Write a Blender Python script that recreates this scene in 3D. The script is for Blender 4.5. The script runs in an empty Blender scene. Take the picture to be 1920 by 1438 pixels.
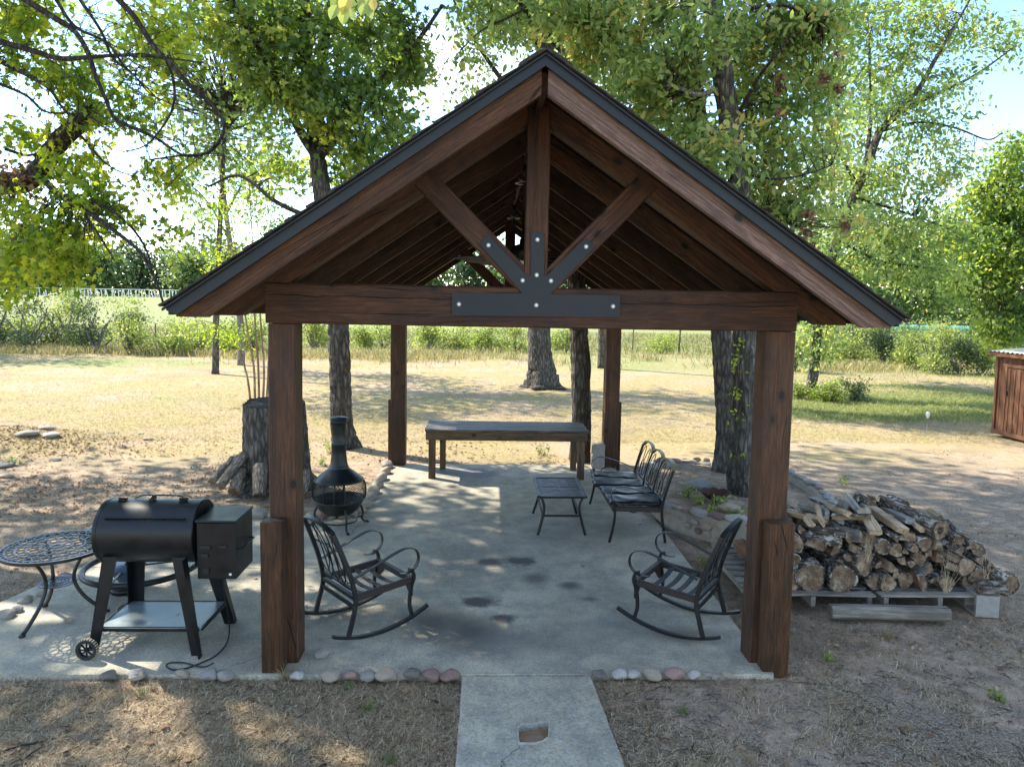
import bpy, math, random
import numpy as np
from mathutils import Vector, Matrix
rng = np.random.default_rng(7)
random.seed(7)
C = bpy.context.scene.collection
scene = bpy.context.scene
PI = math.pi

# ------------------------------------------------------------------ camera
CAM_H = 2.6
YAW, PITCH, ROLL = 1.971, 4.674, 0.982
FPX, SY = 1330.0, -42.2            # focal length and vertical shift, in pixels of a 1920 px wide frame
cam_d = bpy.data.cameras.new('camera')
cam = bpy.data.objects.new('camera', cam_d)
C.objects.link(cam)
scene.camera = cam
Rcam = Matrix.Rotation(-math.radians(YAW), 3, 'Z') @ Matrix.Rotation(math.radians(90-PITCH), 3, 'X') @ Matrix.Rotation(math.radians(ROLL), 3, 'Z')
cam.matrix_world = Matrix.Translation((0, 0, CAM_H)) @ Rcam.to_4x4()
cam_d.sensor_width = 36
cam_d.lens = FPX/1920*36
cam_d.shift_y = SY/1920
cam_d.clip_start = 0.05
cam_d.clip_end = 3000

# ------------------------------------------------------------------ light
SUNV = Vector((-0.85, 0.55, 1.0)).normalized()     # towards the sun
sun_d = bpy.data.lights.new('sun', 'SUN')
sun_d.energy = 2.5
sun_d.angle = math.radians(0.55)
sun_d.color = (1.0, 0.93, 0.80)
sun = bpy.data.objects.new('sun', sun_d)
C.objects.link(sun)
sun.rotation_euler = SUNV.to_track_quat('Z', 'Y').to_euler()
sun.location = (-10, 10, 20)

scene.view_settings.view_transform = 'Standard'
scene.view_settings.look = 'None'
scene.view_settings.gamma = 1
scene.view_settings.use_curve_mapping = False
scene.view_settings.exposure = 2.35
scene.render.engine = 'CYCLES'
scene.cycles.max_bounces = 8
scene.cycles.diffuse_bounces = 4
scene.cycles.transmission_bounces = 4
scene.cycles.transparent_max_bounces = 8
scene.cycles.use_denoising = True

world = bpy.data.worlds.new('World')
scene.world = world
world.use_nodes = True
wn, wl = world.node_tree.nodes, world.node_tree.links
wn.clear()
w_out = wn.new('ShaderNodeOutputWorld')
w_bg = wn.new('ShaderNodeBackground')
w_bg.inputs['Strength'].default_value = 0.125
sky = wn.new('ShaderNodeTexSky')
sky.sky_type = 'NISHITA'
sky.sun_disc = False
sky.sun_elevation = math.asin(SUNV.z)
sky.sun_rotation = math.atan2(SUNV.x, SUNV.y) % (2*PI)
sky.altitude = 200
sky.air_density = 1.0
sky.dust_density = 0.2
sky.ozone_density = 1.0
tc = wn.new('ShaderNodeTexCoord')
mp = wn.new('ShaderNodeMapping')
mp.inputs['Scale'].default_value = (1.0, 1.0, 2.2)
mp.inputs['Location'].default_value = (3.1, 1.7, 0.4)
wl.new(tc.outputs['Generated'], mp.inputs['Vector'])
nz = wn.new('ShaderNodeTexNoise')
nz.inputs['Scale'].default_value = 2.3
nz.inputs['Detail'].default_value = 7
nz.inputs['Roughness'].default_value = 0.55
nz.inputs['Distortion'].default_value = 0.3
wl.new(mp.outputs[0], nz.inputs['Vector'])
rp = wn.new('ShaderNodeValToRGB')
rp.color_ramp.elements[0].position = 0.50
rp.color_ramp.elements[1].position = 0.74
wl.new(nz.outputs['Fac'], rp.inputs['Fac'])
mixw = wn.new('ShaderNodeMixRGB')
mixw.inputs['Color2'].default_value = (4.5, 4.35, 4.05, 1)
wl.new(rp.outputs['Color'], mixw.inputs['Fac'])
hs = wn.new('ShaderNodeHueSaturation'); hs.inputs['Saturation'].default_value = 1.15; hs.inputs['Value'].default_value = 0.80
wl.new(sky.outputs[0], hs.inputs['Color']); wl.new(hs.outputs[0], mixw.inputs['Color1'])
wl.new(mixw.outputs[0], w_bg.inputs['Color'])
wl.new(w_bg.outputs[0], w_out.inputs[0])

# ------------------------------------------------------------------ photo pixel -> place in the world
Rn = np.array(Rcam)
def ray(u, v): return Rn @ np.array([(u-960)/FPX, -(v-719-SY)/FPX, -1.0])
def G(u, v, z=0.0):                        # the point at height z seen at pixel u, v
    d = ray(u, v); t = (z-CAM_H)/d[2]
    return np.array([0, 0, CAM_H]) + t*d
def AT(u, v, Y):                           # the point at depth Y seen at pixel u, v
    d = ray(u, v)
    return np.array([0, 0, CAM_H]) + (Y/d[1])*d

# ------------------------------------------------------------------ noise
_perm = np.random.default_rng(3).random((64, 64))
def vnoise(x, y):
    x = np.asarray(x, float); y = np.asarray(y, float)
    xi = np.floor(x).astype(int); yi = np.floor(y).astype(int)
    fx = x-xi; fy = y-yi
    fx = fx*fx*(3-2*fx); fy = fy*fy*(3-2*fy)
    a = _perm[xi % 64, yi % 64]; b = _perm[(xi+1) % 64, yi % 64]
    c = _perm[xi % 64, (yi+1) % 64]; d = _perm[(xi+1) % 64, (yi+1) % 64]
    return (a*(1-fx)+b*fx)*(1-fy) + (c*(1-fx)+d*fx)*fy
def fbm(x, y, o=4):
    s = 0; a = 0.5
    for i in range(o):
        s = s + a*vnoise(x*2**i+17.3*i, y*2**i+5.1*i); a *= 0.5
    return s

# ------------------------------------------------------------------ objects
def tag(o, label=None, cat=None, group=None, kind=None):
    if label: o['label'] = label
    if cat: o['category'] = cat
    if group: o['group'] = group
    if kind: o['kind'] = kind
    return o
def thing(name, label, cat, loc=(0, 0, 0), rz=0.0, group=None):
    o = bpy.data.objects.new(name, None)
    o.empty_display_size = 0.1
    C.objects.link(o)
    o.location = loc; o.rotation_euler = (0, 0, rz)
    return tag(o, label, cat, group)
def link(name, me, mat=None, parent=None, smooth=False, M=None):
    """link a mesh; M is its matrix in its parent's frame"""
    if mat is not None and len(me.materials) == 0:
        for m in (mat if isinstance(mat, (list, tuple)) else [mat]): me.materials.append(m)
    if smooth and len(me.polygons): me.polygons.foreach_set('use_smooth', np.ones(len(me.polygons), bool))
    o = bpy.data.objects.new(name, me)
    C.objects.link(o)
    if parent is not None: o.parent = parent
    if M is not None: o.matrix_basis = M
    return o
def np_mesh(name, V, F, attr=None, mi=None):
    """V (n,3); F list of (k,m) int arrays of equal-size faces or one array"""
    me = bpy.data.meshes.new(name)
    V = np.asarray(V, np.float32)
    if not isinstance(F, list): F = [F]
    F = [np.asarray(f, np.int32) for f in F if len(f)]
    nl = sum(f.size for f in F); npoly = sum(len(f) for f in F)
    me.vertices.add(len(V)); me.vertices.foreach_set('co', V.ravel())
    me.loops.add(nl); me.polygons.add(npoly)
    me.loops.foreach_set('vertex_index', np.concatenate([f.ravel() for f in F]))
    tot = np.concatenate([np.full(len(f), f.shape[1]) for f in F]).astype(np.int32)
    st = np.concatenate([[0], np.cumsum(tot)[:-1]]).astype(np.int32)
    me.polygons.foreach_set('loop_start', st); me.polygons.foreach_set('loop_total', tot)
    if mi is not None: me.polygons.foreach_set('material_index', np.asarray(mi, np.int32))
    me.update(calc_edges=True)
    if attr is not None:
        a = me.attributes.new('tone', 'FLOAT', 'POINT')
        a.data.foreach_set('value', np.asarray(attr, np.float32))
    return me

class MB:
    """collects shapes for ONE mesh"""
    def __init__(s): s.v = []; s.f = []; s.m = []; s.n = 0
    def add(s, V, F, mi=0):
        V = np.asarray(V, float)
        s.v.append(V)
        for f in F: s.f.append([i+s.n for i in f]); s.m.append(mi)
        s.n += len(V)
        return s
    def box(s, c, d, R=None, mi=0, ch=0.0):
        """centre, full size, chamfered along x"""
        hx, hy, hz = d[0]/2, d[1]/2, d[2]/2
        if ch > 0:
            sec = [(-hy+ch, -hz), (hy-ch, -hz), (hy, -hz+ch), (hy, hz-ch), (hy-ch, hz), (-hy+ch, hz), (-hy, hz-ch), (-hy, -hz+ch)]
        else: sec = [(-hy, -hz), (hy, -hz), (hy, hz), (-hy, hz)]
        k = len(sec)
        V = [(-hx, a, b) for a, b in sec]+[(hx, a, b) for a, b in sec]
        F = [[i, i+k, (i+1) % k+k, (i+1) % k] for i in range(k)]+[list(range(k)), list(range(2*k-1, k-1, -1))]
        V = np.array(V)
        if R is not None: V = V @ np.array(R).T
        return s.add(V+np.array(c), F, mi)
    def bar(s, p0, p1, w, h, up=(0, 0, 1), ch=0.0, mi=0):
        p0 = np.array(p0, float); p1 = np.array(p1, float); x = p1-p0; L = np.linalg.norm(x); x /= L
        up = np.array(up, float); y = np.cross(up, x)
        if np.linalg.norm(y) < 1e-6: y = np.cross((0, 1, 0), x)
        y /= np.linalg.norm(y); z = np.cross(x, y)
        return s.box((p0+p1)/2, (L, w, h), np.array([x, y, z]).T, mi, ch)
    def sweep(s, path, prof, up=(0, 0, 1), closed=False, mi=0, scale=None, cap=True):
        P = np.array(path, float); n = len(P); k = len(prof)
        if closed: T = np.roll(P, -1, 0)-np.roll(P, 1, 0)
        else: T = np.gradient(P, axis=0)
        T /= np.linalg.norm(T, axis=1)[:, None]+1e-12
        V = []; y = None
        for i in range(n):
            if y is None:
                y = np.cross(np.array(up, float), T[i])
                if np.linalg.norm(y) < 1e-4: y = np.cross((1, 0, 0.3), T[i])
            else: y = y-T[i]*np.dot(y, T[i])
            y = y/np.linalg.norm(y); z = np.cross(T[i], y)
            sc = 1 if scale is None else scale[i]
            for a, b in prof: V.append(P[i]+sc*(a*y+b*z))
        F = []
        for i in range(n if closed else n-1):
            j = (i+1) % n
            for q in range(k): F.append([i*k+q, j*k+q, j*k+(q+1) % k, i*k+(q+1) % k])
        if not closed and cap: F += [list(range(k))[::-1], [(n-1)*k+q for q in range(k)]]
        return s.add(V, F, mi)
    def tube(s, path, r, n=8, closed=False, up=(0, 0, 1), mi=0, scale=None):
        return s.sweep(path, [(r*math.cos(2*PI*i/n), r*math.sin(2*PI*i/n)) for i in range(n)], up, closed, mi, scale)
    def flat(s, path, w, t, up=(0, 0, 1), closed=False, mi=0):
        return s.sweep(path, [(-w/2, -t/2), (w/2, -t/2), (w/2, t/2), (-w/2, t/2)], up, closed, mi)
    def lathe(s, prof, n=32, c=(0, 0, 0), mi=0, a0=0, a1=2*PI):
        V = []; k = len(prof)
        full = abs(a1-a0-2*PI) < 1e-6
        m = n if full else n+1
        for i in range(m):
            a = a0+(a1-a0)*i/n
            for r, z in prof: V.append((c[0]+r*math.cos(a), c[1]+r*math.sin(a), c[2]+z))
        F = []
        for i in range(n):
            j = (i+1) % m
            for q in range(k-1): F.append([i*k+q, j*k+q, j*k+q+1, i*k+q+1])
        return s.add(V, F, mi)
    def ext(s, pts, y0, y1, mi=0):
        """polygon in x,z pushed from y0 to y1"""
        k = len(pts)
        V = [(a, y0, b) for a, b in pts]+[(a, y1, b) for a, b in pts]
        F = [[i, (i+1) % k, (i+1) % k+k, i+k] for i in range(k)]+[list(range(k))[::-1], list(range(k, 2*k))]
        return s.add(V, F, mi)
    def mesh(s, name='m'):
        me = bpy.data.meshes.new(name)
        V = np.concatenate(s.v) if s.v else np.zeros((0, 3))
        me.from_pydata(V.tolist(), [], s.f)
        me.polygons.foreach_set('material_index', np.array(s.m, np.int32))
        me.update()
        return me
    def build(s, name, mat, parent=None, smooth=False, M=None): return link(name, s.mesh(name), mat, parent, smooth, M)

def copy_tree(o, parent=None):
    c = o.copy(); C.objects.link(c); c.parent = parent
    for ch in list(o.children): copy_tree(ch, c)
    return c
def smooth_by_angle(o, a=40):
    me = o.data
    me.polygons.foreach_set('use_smooth', np.ones(len(me.polygons), bool))
    try: me.set_sharp_from_angle(angle=math.radians(a))
    except Exception: pass
    return o
def frame(p0, p1, up=(0, 0, 1)):
    """matrix with x from p0 to p1"""
    p0 = Vector(p0); x = Vector(p1)-p0; L = x.length; x.normalize()
    y = Vector(up).cross(x)
    if y.length < 1e-5: y = Vector((0, 1, 0)).cross(x)
    y.normalize(); z = x.cross(y)
    M = Matrix.Identity(4)
    M.col[0][:3] = x; M.col[1][:3] = y; M.col[2][:3] = z; M.col[3][:3] = p0
    return M, L
def timber(name, p0, p1, w, h, mat, parent, up=(0, 0, 1), ch=0.006, off=(0, 0), warp=0.0, seg=1, root=None):
    """a beam along its own x axis, w across, h along 'up', centred on the p0-p1 line"""
    M, L = frame(p0, p1, up)
    if root is not None: M = Matrix.Translation(-Vector(root)) @ M
    hy, hz = w/2, h/2
    sec = [(-hy+ch, -hz), (hy-ch, -hz), (hy, -hz+ch), (hy, hz-ch), (hy-ch, hz), (-hy+ch, hz), (-hy, hz-ch), (-hy, -hz+ch)]
    V = []; k = 8
    for i in range(seg+1):
        t = i/seg
        wx = warp*(math.sin(t*7+len(name)+p0[0]*3)*0.5); wz = warp*math.cos(t*5+p0[1]*5)*0.5
        for a, b in sec: V.append((L*t, a+off[0]+wx+random.uniform(-1, 1)*warp*0.25, b+off[1]+wz+random.uniform(-1, 1)*warp*0.25))
    F = []
    for i in range(seg):
        for q in range(k): F.append([i*k+q, (i+1)*k+q, (i+1)*k+(q+1) % k, i*k+(q+1) % k])
    F += [list(range(k)), [seg*k+q for q in range(k-1, -1, -1)]]
    F = [f[::-1] for f in F]
    me = bpy.data.meshes.new(name); me.from_pydata(V, [], F); me.update()
    return link(name, me, mat, parent, False, M)

# ------------------------------------------------------------------ materials
class NT:
    def __init__(s, name):
        s.mat = bpy.data.materials.new(name); s.mat.use_nodes = True
        s.n = s.mat.node_tree.nodes; s.l = s.mat.node_tree.links
        s.b = s.n['Principled BSDF']; s.out = s.n['Material Output']
        s.tc = s.n.new('ShaderNodeTexCoord')
    def map(s, scale=(1, 1, 1), src='Object', loc=None, rand=False):
        m = s.n.new('ShaderNodeMapping'); m.inputs['Scale'].default_value = scale
        if rand:
            oi = s.n.new('ShaderNodeObjectInfo'); mu = s.n.new('ShaderNodeMath'); mu.operation = 'MULTIPLY'; mu.inputs[1].default_value = 53.0
            s.l.new(oi.outputs['Random'], mu.inputs[0]); s.l.new(mu.outputs[0], m.inputs['Location'])
        elif loc: m.inputs['Location'].default_value = loc
        s.l.new(s.tc.outputs[src], m.inputs['Vector']); return m.outputs[0]
    def geo(s): return s.n.new('ShaderNodeNewGeometry').outputs['Position']
    def noise(s, vec, scale=5, detail=5, rough=0.55, dist=0.0):
        t = s.n.new('ShaderNodeTexNoise'); s.l.new(vec, t.inputs['Vector'])
        t.inputs['Scale'].default_value = scale; t.inputs['Detail'].default_value = detail
        t.inputs['Roughness'].default_value = rough; t.inputs['Distortion'].default_value = dist
        return t.outputs['Fac']
    def vor(s, vec, scale=5, feat='F1', out='Distance', rnd=1.0):
        t = s.n.new('ShaderNodeTexVoronoi'); t.feature = feat; s.l.new(vec, t.inputs['Vector']); t.inputs['Scale'].default_value = scale
        t.inputs['Randomness'].default_value = rnd
        return t.outputs[out]
    def ramp(s, fac, stops, interp='LINEAR'):
        r = s.n.new('ShaderNodeValToRGB'); cr = r.color_ramp; cr.interpolation = interp
        while len(cr.elements) > 1: cr.elements.remove(cr.elements[-1])
        for i, (p, c) in enumerate(stops):
            e = cr.elements[0] if i == 0 else cr.elements.new(p)
            e.position = p
            e.color = (c, c, c, 1) if isinstance(c, (int, float)) else (*c, 1)
        s.l.new(fac, r.inputs['Fac']); return r.outputs['Color']
    def mix(s, fac, a, b, mode='MIX'):
        m = s.n.new('ShaderNodeMixRGB'); m.blend_type = mode
        for k, v in (('Fac', fac), ('Color1', a), ('Color2', b)):
            if isinstance(v, (int, float)): m.inputs[k].default_value = v if k == 'Fac' else (v, v, v, 1)
            elif isinstance(v, tuple): m.inputs[k].default_value = (*v, 1)
            else: s.l.new(v, m.inputs[k])
        return m.outputs[0]
    def math(s, op, a, b=0.0, c=None):
        m = s.n.new('ShaderNodeMath'); m.operation = op
        for i, v in enumerate((a, b) if c is None else (a, b, c)):
            if isinstance(v, (int, float)): m.inputs[i].default_value = v
            else: s.l.new(v, m.inputs[i])
        return m.outputs[0]
    def attr(s, name='tone'):
        a = s.n.new('ShaderNodeAttribute'); a.attribute_name = name; return a.outputs['Fac']
    def rand(s): return s.n.new('ShaderNodeObjectInfo').outputs['Random']
    def sep(s, vec):
        m = s.n.new('ShaderNodeSeparateXYZ'); s.l.new(vec, m.inputs[0]); return m.outputs
    def set(s, col=None, rough=None, metal=None, spec=None, bump=None, bs=0.3, bd=0.01):
        for k, v in (('Base Color', col), ('Roughness', rough), ('Metallic', metal), ('Specular IOR Level', spec)):
            if v is None: continue
            if isinstance(v, tuple): s.b.inputs[k].default_value = (*v, 1)
            elif isinstance(v, (int, float)): s.b.inputs[k].default_value = v
            else: s.l.new(v, s.b.inputs[k])
        if bump is not None:
            bp = s.n.new('ShaderNodeBump'); bp.inputs['Strength'].default_value = bs; bp.inputs['Distance'].default_value = bd
            s.l.new(bump, bp.inputs['Height']); s.l.new(bp.outputs[0], s.b.inputs['Normal'])
        return s.mat

def wood_mat(name, dark, mid, light, rough=0.6, knots=True, wear=0.22, grain=1.0, spec=0.35):
    t = NT(name)
    v = t.map((1.6, 26*grain, 26*grain), rand=True)
    v2 = t.map((0.5, 3.2*grain, 3.2*grain), rand=True)
    g = t.noise(v, 2.2, 6, 0.62, 0.25)
    ringsn = t.noise(v2, 1.6, 3, 0.5, 0.6)
    rings = t.math('SINE', t.math('MULTIPLY', ringsn, 60.0))
    rings = t.math('MULTIPLY_ADD', rings, 0.05, g)
    fn = t.noise(t.map((6, 60, 60), rand=True), 3.0, 4, 0.75)
    rings = t.math('ADD', rings, t.math('MULTIPLY', t.math('SUBTRACT', fn, 0.5), 0.55))
    col = t.ramp(rings, [(0.25, dark), (0.5, mid), (0.74, light)])
    vb = t.map((0.8, 3.5, 3.5), rand=True)
    blot = t.noise(vb, 1.6, 6, 0.7, 0.5)
    col = t.mix(t.ramp(blot, [(0.42, 0.0), (0.62, min(1.0, wear*3.0))]), col, tuple(c*0.45 for c in dark), 'MIX')
    col = t.mix(t.ramp(t.rand(), [(0, 0.0), (1, 0.35)]), col, dark)
    bump = rings
    if knots:
        vk = t.map((1.0, 1.5, 1.5), rand=True)
        k = t.vor(vk, 3.4)
        kn = t.ramp(k, [(0.085, 1.0), (0.115, 0.0)])
        col = t.mix(t.ramp(k, [(0.12, 0.55), (0.22, 0.0)]), col, dark)
        col = t.mix(kn, col, tuple(c*0.2 for c in dark))
        # long drying checks
        vc = t.map((0.35, 9, 9), rand=True)
        cr = t.vor(vc, 1.5, 'DISTANCE_TO_EDGE')
        crk = t.math('MULTIPLY', t.ramp(cr, [(0.0, 1.0), (0.012, 0.0)]), t.ramp(t.noise(vb, 2.0, 2), [(0.5, 0.0), (0.6, 1.0)]))
        col = t.mix(crk, col, tuple(c*0.15 for c in dark))
        bump = t.math('SUBTRACT', rings, t.math('MULTIPLY', crk, 1.2))
    return t.set(col, t.ramp(g, [(0.3, rough-0.08), (0.7, rough+0.15)]), 0, spec, bump, 0.8, 0.010)

M = {}
M['stain'] = wood_mat('stained_timber', (0.022, 0.009, 0.004), (0.078, 0.029, 0.0105), (0.155, 0.063, 0.024), 0.58, spec=0.4, grain=1.8)
M['stain_pale'] = wood_mat('stained_timber_sky_sheen', (0.05, 0.024, 0.016), (0.13, 0.068, 0.045), (0.27, 0.165, 0.12), 0.42, spec=0.5, grain=1.8)  # right front barge rafter: sky sheen put into a paler timber colour
M['rafter'] = wood_mat('rafter_timber', (0.024, 0.010, 0.004), (0.085, 0.033, 0.0115), (0.165, 0.070, 0.025), 0.55, grain=1.8)
M['rafter_lit'] = wood_mat('common_rafter_timber_lit', (0.022, 0.011, 0.005), (0.085, 0.038, 0.015), (0.19, 0.092, 0.040), 0.6, grain=1.8)  # copy of the rafter timber, lightened to carry the ground bounce
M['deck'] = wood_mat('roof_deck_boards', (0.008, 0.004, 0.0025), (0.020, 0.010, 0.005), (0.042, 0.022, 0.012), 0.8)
M['table_wood'] = wood_mat('table_timber', (0.045, 0.026, 0.013), (0.12, 0.070, 0.035), (0.20, 0.125, 0.065), 0.6)
M['table_top'] = wood_mat('table_boards', (0.05, 0.038, 0.026), (0.12, 0.095, 0.07), (0.21, 0.17, 0.125), 0.5)
M['grey_wood'] = wood_mat('weathered_grey_wood', (0.13, 0.11, 0.09), (0.27, 0.235, 0.19), (0.40, 0.36, 0.30), 0.8, wear=0.2)
M['shed_wood'] = wood_mat('shed_boards', (0.08, 0.030, 0.014), (0.19, 0.080, 0.038), (0.30, 0.14, 0.07), 0.7)

def simple(name, col, rough=0.5, metal=0.0, spec=0.5, var=0.15, scale=8, bs=0.1, bd=0.004):
    t = NT(name)
    v = t.map((1, 1, 1), rand=True)
    n = t.noise(v, scale, 5, 0.6)
    c = t.ramp(n, [(0.25, tuple(x*(1-var) for x in col)), (0.75, tuple(min(1, x*(1+var)) for x in col))])
    return t.set(c, t.ramp(n, [(0.3, max(0, rough-0.1)), (0.7, min(1, rough+0.1))]), metal, spec, t.noise(v, scale*8, 3), bs, bd)
M['plate'] = simple('black_painted_steel', (0.015, 0.0185, 0.023), 0.5, 0.0, 0.3, 0.25, 5, 0.05)
M['fascia'] = simple('dark_blue_grey_metal_fascia', (0.013, 0.0175, 0.023), 0.5, 0.0, 0.32, 0.3, 2.5, 0.05)
M['bolt'] = simple('zinc_bolt', (0.62, 0.62, 0.58), 0.4, 0.6, 0.5, 0.1)
M['black_metal'] = simple('black_powder_coated_metal', (0.008, 0.009, 0.010), 0.42, 0.0, 0.35, 0.4, 14, 0.12)
M['cast'] = simple('bronze_black_cast_metal', (0.018, 0.018, 0.017), 0.40, 0.0, 0.42, 0.5, 22, 0.2)
M['chair_metal'] = simple('charcoal_chair_metal', (0.008, 0.009, 0.010), 0.42, 0.0, 0.38, 0.5, 16, 0.12)
M['tan_metal'] = simple('sun_tinted_tan_metal', (0.20, 0.17, 0.10), 0.4, 0.2, 0.6, 0.3, 16)  # tan paint with the gold-green sun reflection put into its colour
M['grill'] = simple('grill_black_enamel', (0.0055, 0.0065, 0.008), 0.38, 0.0, 0.36, 0.5, 7, 0.03)
M['grill_lid'] = simple('hopper_lid_enamel', (0.008, 0.0105, 0.011), 0.42, 0.0, 0.4, 0.4, 5, 0.05)
M['shelf_metal'] = simple('grey_green_shelf_steel', (0.22, 0.26, 0.26), 0.35, 0.3, 0.6, 0.25, 6, 0.05)
M['chim'] = simple('chiminea_cast_iron', (0.007, 0.009, 0.009), 0.42, 0.0, 0.38, 0.6, 9, 0.15)
M['rubber'] = simple('black_rubber', (0.012, 0.012, 0.012), 0.7)
M['tread'] = simple('pale_dusty_tread', (0.30, 0.27, 0.17), 0.9, var=0.4)
M['vinyl'] = simple('black_vinyl_cushion', (0.006, 0.0075, 0.0075), 0.42, 0.0, 0.35, 0.5, 5, 0.15, 0.005)
M['slate'] = simple('faded_webbing_strap', (0.060, 0.065, 0.068), 0.7, var=0.4, scale=20)
M['rust_strap'] = simple('rusty_brown_seat_strap', (0.075, 0.056, 0.048), 0.75, var=0.5, scale=18)
M['blue_grey'] = simple('blue_grey_base', (0.07, 0.10, 0.14), 0.5, var=0.3)
M['white'] = simple('white_plastic', (0.72, 0.72, 0.70), 0.5, var=0.05)
M['galv'] = simple('galvanised_wire', (0.30, 0.30, 0.28), 0.5, 0.6)
M['tin'] = simple('corrugated_tin', (0.28, 0.31, 0.27), 0.4, 0.6, 0.5, 0.3, 3)
M['green_cloth'] = simple('green_shade_cloth', (0.09, 0.30, 0.22), 0.7, var=0.2)
M['rust'] = simple('rusted_iron', (0.060, 0.025, 0.017), 0.8, 0.2, var=0.5, scale=12, bs=0.4)
M['glass'] = simple('frosted_lamp_glass', (0.75, 0.74, 0.68), 0.3, var=0.03)
M['post_grey'] = simple('grey_fence_post', (0.16, 0.13, 0.10), 0.9, var=0.3)

def shingle_mat():
    t = NT('asphalt_shingle')
    v = t.map((1, 1, 1), rand=True)
    n = t.noise(v, 90, 3, 0.7); m = t.noise(v, 3, 3)
    c = t.ramp(n, [(0.3, (0.016, 0.015, 0.013)), (0.6, (0.05, 0.045, 0.04)), (0.8, (0.11, 0.10, 0.085))])
    c = t.mix(t.ramp(m, [(0.4, 0.0), (0.7, 0.5)]), c, (0.03, 0.026, 0.022))
    return t.set(c, 0.9, 0, 0.2, n, 0.5, 0.004)
M['shingle'] = shingle_mat()

def wicker_mat():
    t = NT('dark_brown_wicker')
    v = t.map((1, 1, 1))
    a = t.n.new('ShaderNodeTexChecker'); a.inputs['Scale'].default_value = 70; t.l.new(v, a.inputs['Vector'])
    c = t.mix(a.outputs['Fac'], (0.012, 0.008, 0.007), (0.040, 0.026, 0.022))
    return t.set(c, 0.5, 0, 0.5, a.outputs['Fac'], 0.8, 0.006)
M['wicker'] = wicker_mat()

def bark_mat(name, dark, mid, light, sc=1.0, lichen=0.25):
    t = NT(name)
    v = t.map((1, 1, 0.22))
    n1 = t.vor(v, 17*sc, 'DISTANCE_TO_EDGE')
    n2 = t.noise(t.map((1, 1, 0.35)), 12*sc, 7, 0.7, 0.6)
    h = t.math('ADD', t.math('MULTIPLY', n1, 1.2), n2)
    c = t.ramp(h, [(0.35, dark), (0.62, mid), (0.95, light)])
    l = t.noise(t.map((1, 1, 0.7), loc=(3, 4, 5)), 4.5, 5, 0.65)
    c = t.mix(t.ramp(l, [(0.55, 0.0), (0.68, lichen)]), c, tuple(min(1, x*1.9+0.03) for x in light))
    return t.set(c, 0.95, 0, 0.15, h, 1.0, 0.06)
M['bark'] = bark_mat('oak_bark', (0.030, 0.026, 0.022), (0.085, 0.075, 0.065), (0.19, 0.17, 0.15))
M['bark_dark'] = bark_mat('dark_branch_bark', (0.018, 0.014, 0.012), (0.050, 0.042, 0.036), (0.11, 0.095, 0.08), 1.5, 0.1)
M['bark_pale'] = bark_mat('pale_branch_bark', (0.08, 0.07, 0.06), (0.19, 0.175, 0.155), (0.33, 0.31, 0.28), 1.2, 0.3)
M['bark_tan'] = bark_mat('smooth_tan_bark', (0.16, 0.10, 0.065), (0.27, 0.18, 0.12), (0.38, 0.28, 0.20), 0.6, 0.1)

def logbark_mat():
    t = NT('log_bark')
    v = t.map((0.3, 1, 1), rand=True)
    n1 = t.vor(v, 30, 'DISTANCE_TO_EDGE'); n2 = t.noise(v, 30, 6, 0.7)
    h = t.math('ADD', t.math('MULTIPLY', n1, 1.2), n2)
    c = t.ramp(h, [(0.35, (0.018, 0.014, 0.011)), (0.65, (0.09, 0.07, 0.055)), (0.95, (0.24, 0.20, 0.165))])
    vl = t.map((1, 1, 1), rand=True)
    l = t.noise(vl, 11, 6, 0.72)
    c = t.mix(t.math('MULTIPLY', t.ramp(l, [(0.54, 0.0), (0.58, 0.95)]), t.ramp(t.rand(), [(0.2, 0.25), (0.8, 1.0)])), c, (0.50, 0.47, 0.40))
    return t.set(c, 0.95, 0, 0.15, h, 0.9, 0.02)
M['logbark'] = logbark_mat()
def _lbp():
    t = NT('pale_log_bark'); v = t.map((0.3, 1, 1), rand=True)
    h = t.math('ADD', t.math('MULTIPLY', t.vor(v, 30, 'DISTANCE_TO_EDGE'), 1.2), t.noise(v, 34, 6, 0.7))
    c = t.ramp(h, [(0.35, (0.06, 0.045, 0.033)), (0.65, (0.19, 0.155, 0.12)), (0.95, (0.34, 0.29, 0.24))])
    return t.set(c, 0.95, 0, 0.15, h, 0.9, 0.02)
M['logbark_pale'] = _lbp()
def logend_mat(name, a, b, c3, ring=150):
    t = NT(name)
    s = t.sep(t.map((1, 1, 1)))
    r = t.math('SQRT', t.math('ADD', t.math('MULTIPLY', s[1], s[1]), t.math('MULTIPLY', s[2], s[2])))
    v = t.map((1, 1, 1), rand=True)
    rr = t.math('ADD', r, t.math('MULTIPLY', t.noise(v, 8, 4), 0.05))
    w = t.math('SINE', t.math('MULTIPLY', rr, ring*3.0))
    n = t.noise(v, 14, 6, 0.7)
    h = t.math('MULTIPLY_ADD', w, 0.07, n)
    c = t.ramp(h, [(0.3, a), (0.5, b), (0.72, c3)])
    c = t.mix(t.ramp(t.rand(), [(0, 0.0), (1, 0.5)]), c, a)
    sp = t.noise(t.map((1, 1, 1), loc=(5, 1, 2), rand=False), 9, 5, 0.7)
    c = t.mix(t.ramp(sp, [(0.56, 0.0), (0.62, 0.6)]), c, (0.42, 0.36, 0.27))
    return t.set(c, 0.9, 0, 0.2, h, 0.6, 0.01)
M['logend'] = logend_mat('log_end_grain', (0.05, 0.030, 0.019), (0.22, 0.145, 0.09), (0.48, 0.36, 0.25))
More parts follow.
